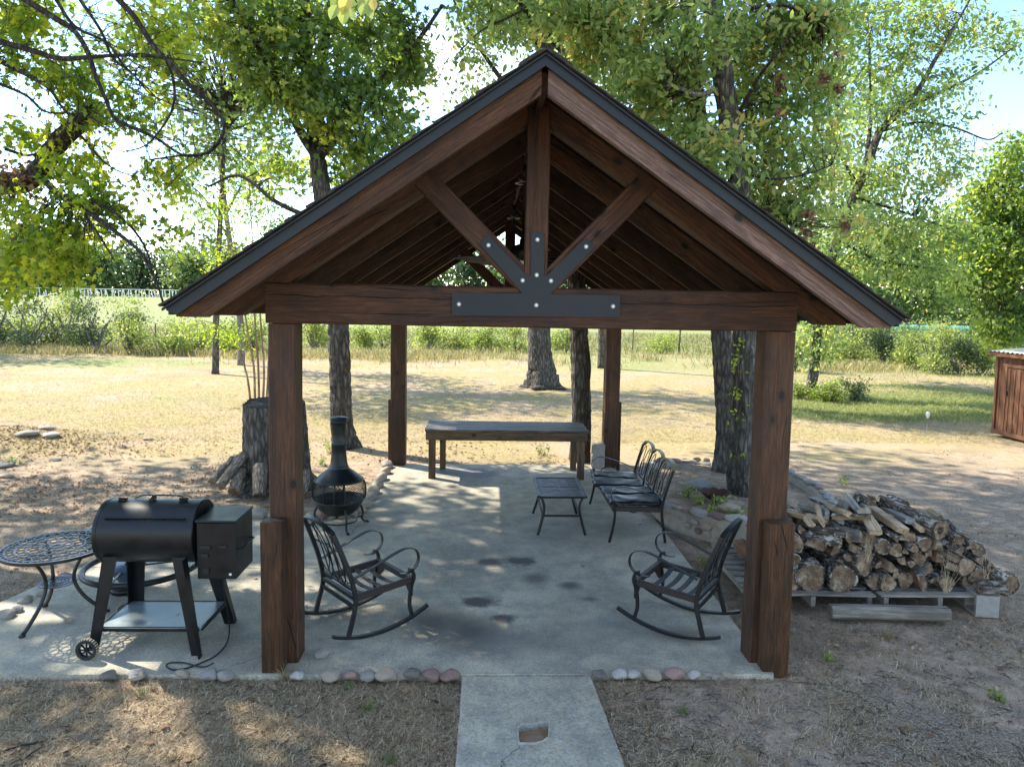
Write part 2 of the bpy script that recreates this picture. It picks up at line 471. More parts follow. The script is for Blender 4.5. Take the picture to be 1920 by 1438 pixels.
def split_mat(name, a, b, c3):
    t = NT(name)
    v = t.map((1.2, 16, 16), rand=True)
    n = t.noise(v, 2.5, 6, 0.65, 0.3)
    c = t.ramp(n, [(0.3, a), (0.5, b), (0.7, c3)])
    c = t.mix(t.ramp(t.noise(t.map((1, 1, 1), rand=True), 6, 4), [(0.45, 0.0), (0.7, 0.6)]), c, tuple(x*0.5 for x in a))
    return t.set(c, 0.85, 0, 0.2, n, 0.8, 0.01)
M['split'] = split_mat('split_wood_face', (0.22, 0.15, 0.09), (0.44, 0.32, 0.205), (0.62, 0.49, 0.34))
M['split_grey'] = split_mat('split_wood_weathered', (0.13, 0.12, 0.11), (0.26, 0.25, 0.235), (0.40, 0.38, 0.35))
M['split_red'] = split_mat('split_wood_reddish', (0.10, 0.05, 0.028), (0.20, 0.105, 0.06), (0.33, 0.19, 0.12))

def stone_mat(name, a, b, sc=14, vein=None):
    t = NT(name)
    v = t.map((1, 1, 1), rand=True)
    n = t.noise(v, sc, 6, 0.65, 0.5); sp = t.noise(v, sc*9, 2, 0.6)
    c = t.ramp(n, [(0.3, a), (0.7, b)])
    c = t.mix(t.ramp(sp, [(0.55, 0.0), (0.68, 0.5)]), c, tuple(min(0.8, x*1.7+0.05) for x in b))
    if vein:
        w = t.vor(t.map((1, 1, 3), rand=True), 7, 'DISTANCE_TO_EDGE')
        c = t.mix(t.ramp(w, [(0.0, 1.0), (0.06, 0.0)]), c, vein)
    c = t.mix(t.ramp(t.noise(v, sc*0.5, 5, 0.7), [(0.40, 0.15), (0.65, 0.75)]), c, (0.27, 0.215, 0.165))
    return t.set(c, 0.9, 0, 0.2, t.math('ADD', n, t.math('MULTIPLY', sp, 0.4)), 0.6, 0.012)
M['st_grey'] = stone_mat('grey_stone', (0.20, 0.195, 0.18), (0.36, 0.35, 0.32))
M['st_tan'] = stone_mat('tan_stone', (0.28, 0.22, 0.165), (0.44, 0.37, 0.29))
M['st_pink'] = stone_mat('pink_stone', (0.27, 0.13, 0.11), (0.42, 0.25, 0.22))
M['st_red'] = stone_mat('dull_red_stone', (0.13, 0.055, 0.055), (0.26, 0.14, 0.13))
M['st_dark'] = stone_mat('dark_stone', (0.050, 0.050, 0.050), (0.13, 0.13, 0.125))
M['st_white'] = stone_mat('pale_stone', (0.36, 0.35, 0.32), (0.56, 0.55, 0.50))
M['st_blue'] = stone_mat('blue_grey_stone', (0.12, 0.14, 0.155), (0.24, 0.27, 0.29), 9, (0.5, 0.5, 0.48))
M['st_maroon'] = stone_mat('maroon_stone', (0.10, 0.045, 0.055), (0.17, 0.085, 0.10))
M['mortar'] = stone_mat('mortar', (0.24, 0.21, 0.17), (0.38, 0.35, 0.30), 25)
M['cinder'] = stone_mat('cinder_block_concrete', (0.24, 0.235, 0.225), (0.38, 0.375, 0.36), 40)

def ramp_leaf(name, stops, trans, tw=0.45, rough=0.5):
    t = NT(name)
    a = t.attr('tone')
    c = t.ramp(a, stops)
    tr = t.mix(1.0, c, trans, 'MULTIPLY')
    t.set(c, rough, 0, 0.35)
    tb = t.n.new('ShaderNodeBsdfTranslucent'); t.l.new(tr, tb.inputs['Color'])
    mx = t.n.new('ShaderNodeMixShader'); mx.inputs[0].default_value = tw
    t.l.new(t.b.outputs[0], mx.inputs[1]); t.l.new(tb.outputs[0], mx.inputs[2])
    t.l.new(mx.outputs[0], t.out.inputs['Surface'])
    return t.mat
M['leaf_oak'] = ramp_leaf('broad_leaf_green', [(0, (0.050, 0.095, 0.040)), (0.4, (0.095, 0.155, 0.055)), (0.75, (0.15, 0.215, 0.06)), (1, (0.24, 0.28, 0.07))], (3.3, 3.0, 1.3), 0.5, 0.42)
M['leaf_yellow'] = ramp_leaf('yellow_green_leaf', [(0, (0.06, 0.115, 0.022)), (0.5, (0.135, 0.20, 0.03)), (1, (0.30, 0.32, 0.045))], (3.1, 2.9, 1.2), 0.55)
M['leaf_pale'] = ramp_leaf('pale_green_leaf', [(0, (0.085, 0.14, 0.055)), (0.45, (0.175, 0.24, 0.085)), (0.88, (0.29, 0.34, 0.125)), (1, (0.36, 0.29, 0.11))], (2.6, 2.5, 1.5), 0.5, 0.42)
M['leaf_far'] = ramp_leaf('far_foliage', [(0, (0.06, 0.10, 0.04)), (0.5, (0.11, 0.165, 0.060)), (1, (0.20, 0.25, 0.09))], (2.2, 2.2, 1.5), 0.4)
M['leaf_bush'] = ramp_leaf('brush_leaf', [(0, (0.09, 0.125, 0.05)), (0.5, (0.17, 0.215, 0.075)), (1, (0.32, 0.34, 0.13))], (2.5, 2.5, 1.2), 0.42)
M['leaf_cedar'] = ramp_leaf('dark_cedar_foliage', [(0, (0.04, 0.07, 0.035)), (1, (0.11, 0.155, 0.065))], (1.8, 1.8, 1.2), 0.3)
M['leaf_dead'] = ramp_leaf('dead_brown_leaf', [(0, (0.13, 0.068, 0.040)), (0.5, (0.26, 0.14, 0.085)), (1, (0.38, 0.25, 0.16))], (1.3, 1.2, 1.1), 0.3, 0.7)
M['straw'] = ramp_leaf('dry_straw', [(0, (0.11, 0.072, 0.038)), (0.4, (0.28, 0.20, 0.11)), (0.8, (0.48, 0.38, 0.23)), (1, (0.62, 0.53, 0.36))], (1.4, 1.4, 1.2), 0.25, 0.7)
M['grass'] = ramp_leaf('green_grass_blade', [(0, (0.10, 0.13, 0.045)), (0.6, (0.19, 0.22, 0.08)), (1, (0.36, 0.33, 0.15))], (2.0, 2.0, 1.1), 0.35, 0.6)
M['field_grass'] = ramp_leaf('field_grass_blade', [(0, (0.12, 0.155, 0.045)), (0.35, (0.28, 0.245, 0.11)), (1, (0.44, 0.36, 0.20))], (1.5, 1.5, 1.1), 0.3, 0.7)
M['litter'] = ramp_leaf('fallen_leaf', [(0, (0.11, 0.055, 0.030)), (0.5, (0.24, 0.14, 0.08)), (1, (0.42, 0.31, 0.20))], (1.2, 1.1, 1.0), 0.2, 0.7)

# ================================================================== GROUND
SLAB = np.array([(-5.2, 4.79), (2.07, 4.79), (2.07, 11.27), (-1.55, 11.27), (-1.55, 8.45), (-2.95, 8.45), (-3.4, 7.6), (-3.95, 6.6), (-4.1, 5.95), (-5.2, 5.35)])
PATHX = (G(862, 1340)[0], G(1136, 1340)[0])
def inpoly(x, y, P):
    c = np.zeros(np.shape(x), bool); j = len(P)-1
    for i in range(len(P)):
        xi, yi = P[i]; xj, yj = P[j]
        with np.errstate(divide='ignore', invalid='ignore'):
            hit = ((yi > y) != (yj > y)) & (x < (xj-xi)*(y-yi)/(yj-yi+1e-12)+xi)
        c ^= hit; j = i
    return c
def sstep(a, b, t):
    t = np.clip((t-a)/(b-a), 0, 1); return t*t*(3-2*t)
PLC, PLR = (3.25, 9.25), (1.22, 1.88)          # the stone-edged tree bed
def gz(x, y):
    x = np.asarray(x, float); y = np.asarray(y, float)
    z = -0.045 + 0.05*(fbm(x*0.9, y*0.9, 3)-0.45) + 0.02*(fbm(x*6+9, y*6, 3)-0.45)*sstep(60, 20, y)
    z = z + 0.30*np.exp(-(((x+8.6)/1.7)**2+((y-12.6)/1.0)**2))
    q = np.sqrt(((x-PLC[0])/PLR[0])**2+((y-PLC[1])/PLR[1])**2)
    z = z + 0.17*sstep(1.0, 0.88, q)
    z = z + 0.12*sstep(12, 26, y)*(fbm(x*0.12+4, y*0.12, 2)-0.4)
    z = z + sstep(50, 125, y)*(2.55-1.5*sstep(-10, 50, x)) + sstep(120, 300, y)*1.0
    return z
def on_hard(x, y, m=0.0):
    a = inpoly(x, y, SLAB)
    return a | ((x > PATHX[0]-m) & (x < PATHX[1]+m) & (y < 4.8) & (y > 1))
def axis(dense0, dense1, step, lo, hi, g=1.045):
    a = list(np.arange(dense0, dense1, step)); s = step; x = a[-1]
    while x < hi: s *= g; x += s; a.append(x)
    s = step; x = a[0]; b = []
    while x > lo: s *= g; x -= s; b.append(x)
    return np.array(b[::-1]+a)
gx = axis(-4.6, 5.6, 0.04, -420, 420); gy = axis(3.6, 8.0, 0.035, -60, 900, 1.035)
GX, GY = np.meshgrid(gx, gy)
GZ = gz(GX, GY)
hard = on_hard(GX, GY, 0)
near_ = hard & inpoly(GX-0.12, GY, SLAB) & inpoly(GX+0.12, GY, SLAB) & inpoly(GX, GY-0.1, SLAB) & inpoly(GX, GY+0.1, SLAB)
GZ = np.where(near_, -0.14, np.minimum(GZ, np.where(hard, -0.03, 99)))
inpath = (GX > PATHX[0]+0.07) & (GX < PATHX[1]-0.07) & (GY < 4.8) & (GY > 1)
GZ = np.where(inpath, -0.11, GZ)
nx, ny = len(gx), len(gy)
idx = np.arange(nx*ny).reshape(ny, nx)
Fg = np.stack([idx[:-1, :-1], idx[:-1, 1:], idx[1:, 1:], idx[1:, :-1]], -1).reshape(-1, 4)
me = np_mesh('ground', np.stack([GX, GY, GZ], -1).reshape(-1, 3), Fg)
def green_zone(x, y):
    n = fbm(x*0.35+3, y*0.35+8, 3)
    g = sstep(15.5, 17.5, y)*sstep(24, 20, y)*sstep(5, 9, x)*1.0
    g = np.maximum(g, 0.55*sstep(22, 30, y)*sstep(2, 9, x))
    g = np.maximum(g, sstep(33, 40, y))
    g = np.maximum(g, 0.45*np.exp(-(((x-4.0)/1.6)**2+((y-26)/2.5)**2)))
    g = np.maximum(g, 0.62*sstep(15, 21, y)*sstep(.40, .58, fbm(x*0.14+2, y*0.22+5, 4)))
    return np.clip(g*(0.55+n), 0, 1)
def straw_zone(x, y):
    n = fbm(x*0.5+1, y*0.5+2, 4)
    s = sstep(9.5, 14, y)
    return np.clip(s*(0.35+1.3*(n-0.25)), 0, 1)
for nm, fn in (('zg', green_zone), ('zs', straw_zone)):
    a = me.attributes.new(nm, 'FLOAT', 'POINT')
    a.data.foreach_set('value', fn(GX, GY).astype(np.float32).ravel())
def ground_mat():
    t = NT('sandy_ground')
    p = t.map((1, 1, 1))
    big = t.noise(p, 0.9, 5, 0.6); mid = t.noise(p, 5, 6, 0.65, 0.4); fine = t.noise(p, 38, 5, 0.7)
    dirt = t.ramp(mid, [(0.30, (0.125, 0.100, 0.077)), (0.48, (0.33, 0.24, 0.165)), (0.65, (0.47, 0.345, 0.24))])
    debris = t.ramp(t.noise(p, 70, 4, 0.75, 0.5), [(0.36, (0.07, 0.055, 0.042)), (0.5, (0.20, 0.158, 0.115)), (0.62, (0.42, 0.335, 0.24))])
    spk = t.ramp(t.noise(p, 110, 2, 0.6), [(0.35, 0.55), (0.48, 0.0)])
    dirt = t.mix(spk, dirt, (0.085, 0.065, 0.05))
    col = t.mix(t.ramp(t.math('ADD', t.math('MULTIPLY', big, 0.6), t.math('MULTIPLY', mid, 0.45)), [(0.48, 0.95), (0.56, 0.10)]), dirt, debris)
    straw = t.ramp(t.noise(p, 14, 6, 0.7), [(0.3, (0.21, 0.165, 0.085)), (0.5, (0.31, 0.245, 0.12)), (0.7, (0.42, 0.335, 0.175))])
    bare = t.ramp(fine, [(0.3, (0.25, 0.18, 0.12)), (0.6, (0.42, 0.315, 0.215))])
    far = t.mix(t.ramp(t.noise(p, 0.45, 6, 0.6, 0.5), [(0.46, 0.0), (0.6, 1.0)]), straw, bare)
    zs = t.attr('zs')
    s2 = t.math('ADD', zs, t.math('MULTIPLY', t.math('SUBTRACT', fine, 0.5), 0.8))
    col = t.mix(t.ramp(s2, [(0.15, 0.0), (0.5, 1.0)]), col, far)
    zg = t.math('ADD', t.attr('zg'), t.math('MULTIPLY', t.math('SUBTRACT', t.noise(p, 3, 5, 0.7), 0.5), 1.0))
    gr = t.ramp(t.noise(p, 6, 5, 0.7), [(0.3, (0.12, 0.145, 0.055)), (0.55, (0.23, 0.255, 0.095)), (0.75, (0.36, 0.36, 0.16))])
    col = t.mix(t.ramp(zg, [(0.3, 0.0), (0.7, 0.9)]), col, gr)
    t.set(col, 0.95, 0, 0.15, t.math('ADD', fine, t.math('MULTIPLY', mid, 1.5)), 0.7, 0.02)
    return t.mat
ground = link('ground', me, ground_mat(), None, True)
tag(ground, kind='structure')

# ------------------------------------------------------------------ concrete
def concrete_mat():
    t = NT('worn_concrete')
    p = t.geo()
    m = t.n.new('ShaderNodeMapping'); t.l.new(p, m.inputs['Vector']); p = m.outputs[0]
    big = t.noise(p, 0.8, 5, 0.6, 0.3); mid = t.noise(p, 4, 6, 0.65); fine = t.noise(p, 60, 4, 0.7); sp = t.noise(p, 26, 3, 0.55)
    c = t.ramp(big, [(0.34, (0.26, 0.225, 0.158)), (0.5, (0.43, 0.375, 0.265)), (0.66, (0.53, 0.47, 0.34))])
    c = t.mix(t.ramp(mid, [(0.42, 0.0), (0.62, 0.6)]), c, (0.18, 0.172, 0.148))
    c = t.mix(t.ramp(t.noise(p, 13, 5, 0.7), [(0.5, 0.0), (0.68, 0.45)]), c, (0.42, 0.405, 0.36))
    c = t.mix(t.ramp(fine, [(0.38, 0.6), (0.52, 0.0)]), c, (0.13, 0.124, 0.105))
    c = t.mix(t.ramp(t.noise(p, 45, 3, 0.8), [(0.56, 0.0), (0.66, 0.45)]), c, (0.54, 0.52, 0.46))
    c = t.mix(t.ramp(sp, [(0.62, 0.0), (0.70, 0.22)]), c, (0.45, 0.45, 0.42))
    nn = t.noise(p, 6, 5, 0.7); xyz = t.sep(p)
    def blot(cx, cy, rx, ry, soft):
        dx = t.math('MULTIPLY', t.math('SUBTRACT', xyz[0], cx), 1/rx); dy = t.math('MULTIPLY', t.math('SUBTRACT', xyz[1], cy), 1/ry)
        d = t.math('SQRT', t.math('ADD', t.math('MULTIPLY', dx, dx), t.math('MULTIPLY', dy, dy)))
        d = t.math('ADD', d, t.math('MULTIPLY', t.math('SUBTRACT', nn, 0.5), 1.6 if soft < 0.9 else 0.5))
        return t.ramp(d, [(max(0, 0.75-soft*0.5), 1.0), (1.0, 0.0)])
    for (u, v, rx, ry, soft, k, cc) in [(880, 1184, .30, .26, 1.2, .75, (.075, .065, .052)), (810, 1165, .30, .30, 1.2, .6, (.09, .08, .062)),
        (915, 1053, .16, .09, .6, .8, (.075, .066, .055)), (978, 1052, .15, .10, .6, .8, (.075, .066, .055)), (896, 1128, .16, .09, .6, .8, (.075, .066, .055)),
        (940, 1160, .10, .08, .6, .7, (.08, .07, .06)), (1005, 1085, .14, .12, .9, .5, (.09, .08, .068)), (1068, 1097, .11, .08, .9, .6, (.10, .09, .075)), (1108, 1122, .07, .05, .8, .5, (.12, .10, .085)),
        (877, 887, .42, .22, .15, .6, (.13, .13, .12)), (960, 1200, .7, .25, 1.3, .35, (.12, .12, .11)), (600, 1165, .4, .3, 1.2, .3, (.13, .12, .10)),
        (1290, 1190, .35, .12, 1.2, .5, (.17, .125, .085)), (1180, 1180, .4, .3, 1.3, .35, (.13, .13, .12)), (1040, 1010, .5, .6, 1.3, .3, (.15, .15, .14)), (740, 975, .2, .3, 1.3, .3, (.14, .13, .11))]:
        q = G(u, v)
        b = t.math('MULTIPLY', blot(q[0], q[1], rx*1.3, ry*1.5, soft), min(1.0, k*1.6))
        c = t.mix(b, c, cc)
    def crack(a, b2, w=0.006):
        a = G(*a); b2 = G(*b2); d = b2-a; L = math.hypot(d[0], d[1]); ux, uy = d[0]/L, d[1]/L
        rx_ = t.math('SUBTRACT', xyz[0], a[0]); ry_ = t.math('SUBTRACT', xyz[1], a[1])
        al = t.math('ADD', t.math('MULTIPLY', rx_, ux), t.math('MULTIPLY', ry_, uy))
        pe = t.math('ADD', t.math('MULTIPLY', rx_, -uy), t.math('MULTIPLY', ry_, ux))
        pe = t.math('ABSOLUTE', t.math('ADD', pe, t.math('MULTIPLY', t.math('SUBTRACT', nn, 0.5), 0.16)))
        on = t.math('MULTIPLY', t.math('GREATER_THAN', al, 0.0), t.math('LESS_THAN', al, L))
        return t.math('MULTIPLY', t.ramp(pe, [(0.0, 1.0), (w, 0.0)]), on)
    for a, b2 in (((682, 965), (572, 1146)), ((500, 1225), (400, 1262)), ((937, 1438), (972, 1394))):
        c = t.mix(crack(a, b2), c, (0.045, 0.042, 0.036))
    return t.set(c, t.ramp(fine, [(0.3, 0.6), (0.7, 0.85)]), 0, 0.3, t.math('ADD', fine, t.math('MULTIPLY', mid, 0.8)), 0.45, 0.005)
M['concrete'] = concrete_mat()
def slab(name, P, z1, z0, hole=None):
    import bmesh
    bm = bmesh.new()
    loops = [P]+([hole] if hole is not None else [])
    top = []
    for L in loops:
        vs = [bm.verts.new((a, b, z1)) for a, b in L]
        top += [bm.edges.new((vs[i], vs[(i+1) % len(vs)])) for i in range(len(vs))]
        lo = [bm.verts.new((a, b, z0)) for a, b in L]
        for i in range(len(vs)):
            j = (i+1) % len(vs); bm.faces.new((vs[i], lo[i], lo[j], vs[j]))
    bmesh.ops.triangle_fill(bm, use_beauty=True, edges=top)
    bmesh.ops.recalc_face_normals(bm, faces=bm.faces)
    me = bpy.data.meshes.new(name); bm.to_mesh(me); bm.free()
    for p in me.polygons:
        pass
    return tag(link(name, me, M['concrete']), kind='structure')
YJ = 6.76
def clip(P, y, keep_hi):
    out = []
    for i in range(len(P)):
        a = P[i]; b = P[(i+1) % len(P)]
        ia = (a[1] > y) == keep_hi; ib = (b[1] > y) == keep_hi
        if ia: out.append(tuple(a))
        if ia != ib:
            t_ = (y-a[1])/(b[1]-a[1]); out.append((a[0]+t_*(b[0]-a[0]), y))
    return out
def wobble(P, a=0.008, step=0.12):
    out = []
    for i in range(len(P)):
        p = np.array(P[i]); q = np.array(P[(i+1) % len(P)]); n = max(1, int(np.linalg.norm(q-p)/step))
        for k in range(n):
            w = p+(q-p)*k/n; out.append((w[0]+random.uniform(-a, a), w[1]+random.uniform(-a, a)))
    return out
slab('patio_slab_front', wobble(clip(SLAB, YJ-0.004, False), 0.004), 0.0, -0.12)
slab('patio_slab_rear', wobble(clip(SLAB, YJ+0.004, True), 0.004), 0.002, -0.12)
hole = [tuple(G(u, v)[:2]) for u, v in [(971, 1360), (978, 1356), (1000, 1355), (1016, 1352), (1030, 1353), (1029, 1366), (1028, 1381), (1018, 1388), (1003, 1392), (974, 1392), (972, 1382), (972, 1370)]]
_a, _b, _c, _d = G(868, 1248)[:2], G(855, 1438)[:2], G(1172, 1438)[:2], G(1104, 1256)[:2]
_a = np.array([_a[0], 4.775]); _e = lambda p, q, y: tuple(p+(q-p)*(y-p[1])/(q[1]-p[1]))
slab('front_path', wobble([_e(_a, _b, 1.2), _e(_d, _c, 1.2), tuple(_c), tuple(_d), (_d[0]-0.045, 4.775), tuple(_a)], 0.004), -0.006, -0.12, hole)
hc = np.mean(hole, axis=0)
rim = [tuple(hc+(np.array(p)-hc)*1.07+np.array([random.uniform(-.006, .006), random.uniform(-.006, .006)])) for p in hole]
mb = MB(); k = len(hole)
rim3 = [(a, b, -0.0045) for a, b in rim]; in3 = [(hc[0]+(a-hc[0])*.985, hc[1]+(b-hc[1])*.985, 0.0025) for a, b in hole]; dn3 = [(a, b, -0.03) for a, b in [(hc[0]+(p[0]-hc[0])*.975, hc[1]+(p[1]-hc[1])*.975) for p in hole]]
mb.add(rim3+in3+dn3, [[i, (i+1) % k, (i+1) % k+k, i+k] for i in range(k)]+[[i+k, (i+1) % k+k, (i+1) % k+2*k, i+2*k] for i in range(k)])
tag(mb.build('hole_rim', simple('pale_patched_mortar', (0.33, 0.31, 0.26), 0.9, var=0.4, scale=30)), kind='structure')
mb = MB(); q = 14
V = []; F = []
for j in range(q+1):
    for i in range(q+1):
        x = hc[0]-0.14+0.28*i/q; y = hc[1]-0.12+0.24*j/q
        V.append((x, y, -0.030-0.02*float(sstep(0, .09, y-hc[1]+.02))+0.006*float(vnoise(x*40, y*40))))
for j in range(q):
    for i in range(q): F.append([j*(q+1)+i, j*(q+1)+i+1, (j+1)*(q+1)+i+1, (j+1)*(q+1)+i])
mb.add(V, F)
tag(mb.build('hole_dirt', simple('brown_packed_dirt', (0.24, 0.155, 0.09), 0.95, var=0.25, scale=20), smooth=True), kind='structure')

# ================================================================== PAVILION
PAVX = 0.32; YF, YB = 4.94, 11.37          # front face of front posts, rear face of rear posts
XL0, XL1, XR0, XR1 = -1.52, -1.33, 1.95, 2.165
ZB0, ZB1 = 2.43, 2.71
pav = thing('pavilion', 'open timber pavilion with dark stained posts and steep gabled shingle roof over the concrete patio', 'pavilion', (0, 0, 0))
S, K8 = M['stain'], 0.006
def tb(name, p0, p1, w, h, mat=None, up=(0, 0, 1), **k): return timber(name, p0, p1, w, h, mat or S, pav, up, **k)
# posts (the foot of each, then its head under the beam)
def post(cx0, cx1, cy0, cy1, topshift=0.0):
    tb('post', ((cx0+cx1)/2, (cy0+cy1)/2, -0.05), ((cx0+cx1)/2+topshift, (cy0+cy1)/2, ZB0-0.002), cx1-cx0, cy1-cy0, up=(0, 1, 0), ch=0.010, seg=8, warp=0.004)
post(XL0, XL1, YF+0.003, YF+0.20)
post(XR0, XR1, YF+0.003, YF+0.20, 0.015)
post(XL0+0.0, XL1+0.04, YB-0.24, YB-0.003)
post(XR0-0.075, XR1-0.06, YB-0.24, YB-0.003)
def stub(x0, x1, y0, y1, h):
    s_ = tb('sister_post', ((x0+x1)/2, (y0+y1)/2, -0.05), ((x0+x1)/2, (y0+y1)/2, h), x1-x0, y1-y0, mat=M['rafter'], up=(0, 1, 0), ch=0.007)
    return tag(s_, 'short sistered post with sawn pale top')
stub(-1.545, -1.40, YF-0.135, YF-0.002, 1.07)
stub(2.0, 2.185, YF-0.125, YF-0.002, 1.08)
stub(XL0-0.04, XL0+0.008, YB-0.22, YB-0.02, 1.05)
stub(XR1-0.058, XR1-0.02, YB-0.22, YB-0.02, 1.05)
# beams
tb('front_beam', (XL0-0.012, YF+0.10, (ZB0+ZB1)/2), (XR1+0.01, YF+0.10, (ZB0+ZB1)/2+0.0), 0.20, ZB1-ZB0, ch=0.010, seg=10, warp=0.004)
tb('rear_beam', (XL0-0.012, YB-0.11, (ZB0+ZB1)/2), (XR1+0.03, YB-0.11, (ZB0+ZB1)/2), 0.20, ZB1-ZB0)
mb = MB(); pts = []
for i in range(60):
    x = XL0+0.02+(XR1-XL0-0.02)*i/59
    pts.append((x, ZB0+0.197-0.022*i/59+0.004*math.sin(i*0.9)+0.003*math.sin(i*2.3)))
V = [(x, YF-0.0045, z+0.0022+0.0022*math.sin(i*.7)) for i, (x, z) in enumerate(pts)]+[(x, YF-0.0045, z-0.0026-0.002*math.sin(i*.5)) for i, (x, z) in enumerate(pts)]
mb.add(V, [[i, i+1, i+61, i+60] for i in range(59)])
mb.build('drying_crack', simple('shadow_black_wood', (0.004, 0.003, 0.003), 1.0), pav)
for x0, x1 in ((XL0+0.02, XL1-0.04), (XR0+0.05, XR1-0.02)):
    tb('side_beam', ((x0+x1)/2, YF+0.205, (ZB0+ZB1)/2), ((x0+x1)/2, YB-0.215, (ZB0+ZB1)/2), x1-x0, ZB1-ZB0)
# roof planes
EAVEX, RIDGEZ, YR0, YR1 = 2.245, 4.085, 4.335, 12.0
SL = (RIDGEZ-2.555)/EAVEX; ANG = math.atan(SL); cA, sA = math.cos(ANG), math.sin(ANG)
def roofpt(side, d, n, y):
    """d metres down the slope from the ridge, n metres below the shingle surface (square to it)"""
    return np.array([PAVX+side*(d*cA-n*sA), y, RIDGEZ-d*sA-n*cA])
SLEN = EAVEX/cA
def rafter(side, y, w, h, n0, name='rafter', mat=None, d0=0.0, d1=None, plumb=True):
    """plank on edge, top n0 below the surface, from the ridge to the eave, cut plumb at the ridge and level at the eave"""
    n1 = n0+h; d1 = SLEN-0.03 if d1 is None else d1
    a = roofpt(side, 0, n0, 0); b = roofpt(side, 0, n1, 0)
    P = []
    xr = PAVX+side*(0.02+d0)
    def z_at(x, n): return RIDGEZ-(abs(x-PAVX))*SL-n/cA
    zc = z_at(PAVX+side*EAVEX, n0)-0.008
    zb = zc-0.0
    xt = EAVEX-0.03
    x2 = (RIDGEZ-n1/cA-(z_at(PAVX+side*xt, n0)-0.028))/SL
    P = [(xr, z_at(xr, n0)), (PAVX+side*xt, z_at(PAVX+side*xt, n0)), (PAVX+side*xt, z_at(PAVX+side*xt, n0)-0.028), (PAVX+side*x2, z_at(PAVX+side*xt, n0)-0.028), (xr, z_at(xr, n1))]
    # mesh built with its own x axis along the slope so the grain runs with it
    org = np.array([xr, y, z_at(xr, n0)])
    X = np.array([side*cA, 0, -sA]); Z = np.array([side*sA, 0, cA]); Yv = np.cross(Z, X)
    V = []
    for yy in (-w/2, w/2):
        for (px, pz) in P:
            dlt = np.array([px, y, pz])-org
            V.append((dlt@X, yy, dlt@Z))
    k = len(P)
    F = [[i, (i+1) % k, (i+1) % k+k, i+k] for i in range(k)]+[list(range(k))[::-1], list(range(k, 2*k))]
    me = bpy.data.meshes.new(name); me.from_pydata(V, [], F); me.update()
    import bmesh
    bm = bmesh.new(); bm.from_mesh(me); bmesh.ops.recalc_face_normals(bm, faces=bm.faces); bm.to_mesh(me); bm.free()
    Mx = Matrix.Identity(4); Mx.col[0][:3] = X; Mx.col[1][:3] = Yv; Mx.col[2][:3] = Z; Mx.col[3][:3] = org
    return link(name, me, mat or M['rafter'], pav, False, Mx)
DK = 0.055
for side in (-1, 1):
    rafter(side, YR0+0.075, 0.055, 0.125, DK, 'barge_rafter', M['stain_pale'] if side > 0 else M['rafter'])  # right front board paler, its sky sheen painted in
    rafter(side, YF+0.085, 0.15, 0.125, DK, 'truss_rafter', M['rafter'])
    rafter(side, YB-0.10, 0.15, 0.125, DK, 'truss_rafter', M['rafter'])
    rafter(side, YR1-0.06, 0.05, 0.165, DK, 'barge_rafter', M['rafter'])
    for i in range(6):
        rafter(side, 5.72+0.89*i, 0.045, 0.17, DK, 'rafter', M['rafter_lit'])
    # deck boards running along the roof, seen from below
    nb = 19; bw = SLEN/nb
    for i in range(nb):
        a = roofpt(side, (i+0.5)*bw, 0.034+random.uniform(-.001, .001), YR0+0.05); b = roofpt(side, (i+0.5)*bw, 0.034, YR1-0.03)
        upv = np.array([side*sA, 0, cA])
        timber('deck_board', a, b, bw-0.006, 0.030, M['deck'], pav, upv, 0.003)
tb('ridge_beam', (PAVX, YR0+0.11, 3.945), (PAVX, YR1-0.10, 3.945), 0.045, 0.12, mat=M['rafter'])
# metal fascia along the front and rear slopes and the eaves
for side in (-1, 1):
    for y, sg in ((YR0+0.02, -1), (YR1-0.0, 1)):
        mb = MB()
        upv = np.array([side*sA, 0, cA])
        a = roofpt(side, 0, 0, 0); 
        def zt(x, n): return RIDGEZ-x*SL-n/cA
        P = [(PAVX, zt(0, 0.006)), (PAVX+side*(EAVEX+0.012), zt(EAVEX+0.012, 0.006)), (PAVX+side*(EAVEX+0.012), zt(EAVEX+0.012, 0.006)-0.02), (PAVX+side*(EAVEX-0.05), zt(EAVEX+0.012, 0.006)-0.045), (PAVX, zt(0, 0.062))]
        P = [(x, z) for x, z in P]
        mb.ext(P, y-0.012, y+0.012)
        P2 = [(PAVX, zt(0, 0.002)), (PAVX+side*(EAVEX+0.03), zt(EAVEX+0.03, 0.002)), (PAVX+side*(EAVEX+0.03), zt(EAVEX+0.03, 0.014)), (PAVX, zt(0, 0.014))]
        mb.ext(P2, y-0.034, y-0.012) if sg < 0 else mb.ext(P2, y+0.012, y+0.034)
        o = mb.build('rake_fascia', M['fascia'], pav)
        import bmesh
        bm = bmesh.new(); bm.from_mesh(o.data); bmesh.ops.recalc_face_normals(bm, faces=bm.faces); bm.to_mesh(o.data); bm.free()
    mb = MB()
    e = np.array([PAVX+side*(EAVEX+0.004), 0, RIDGEZ-EAVEX*SL-0.035])
    mb.bar((e[0], YR0+0.034, e[2]), (e[0], YR1-0.014, e[2]), 0.014, 0.055)
    mb.build('eave_fascia', M['fascia'], pav)
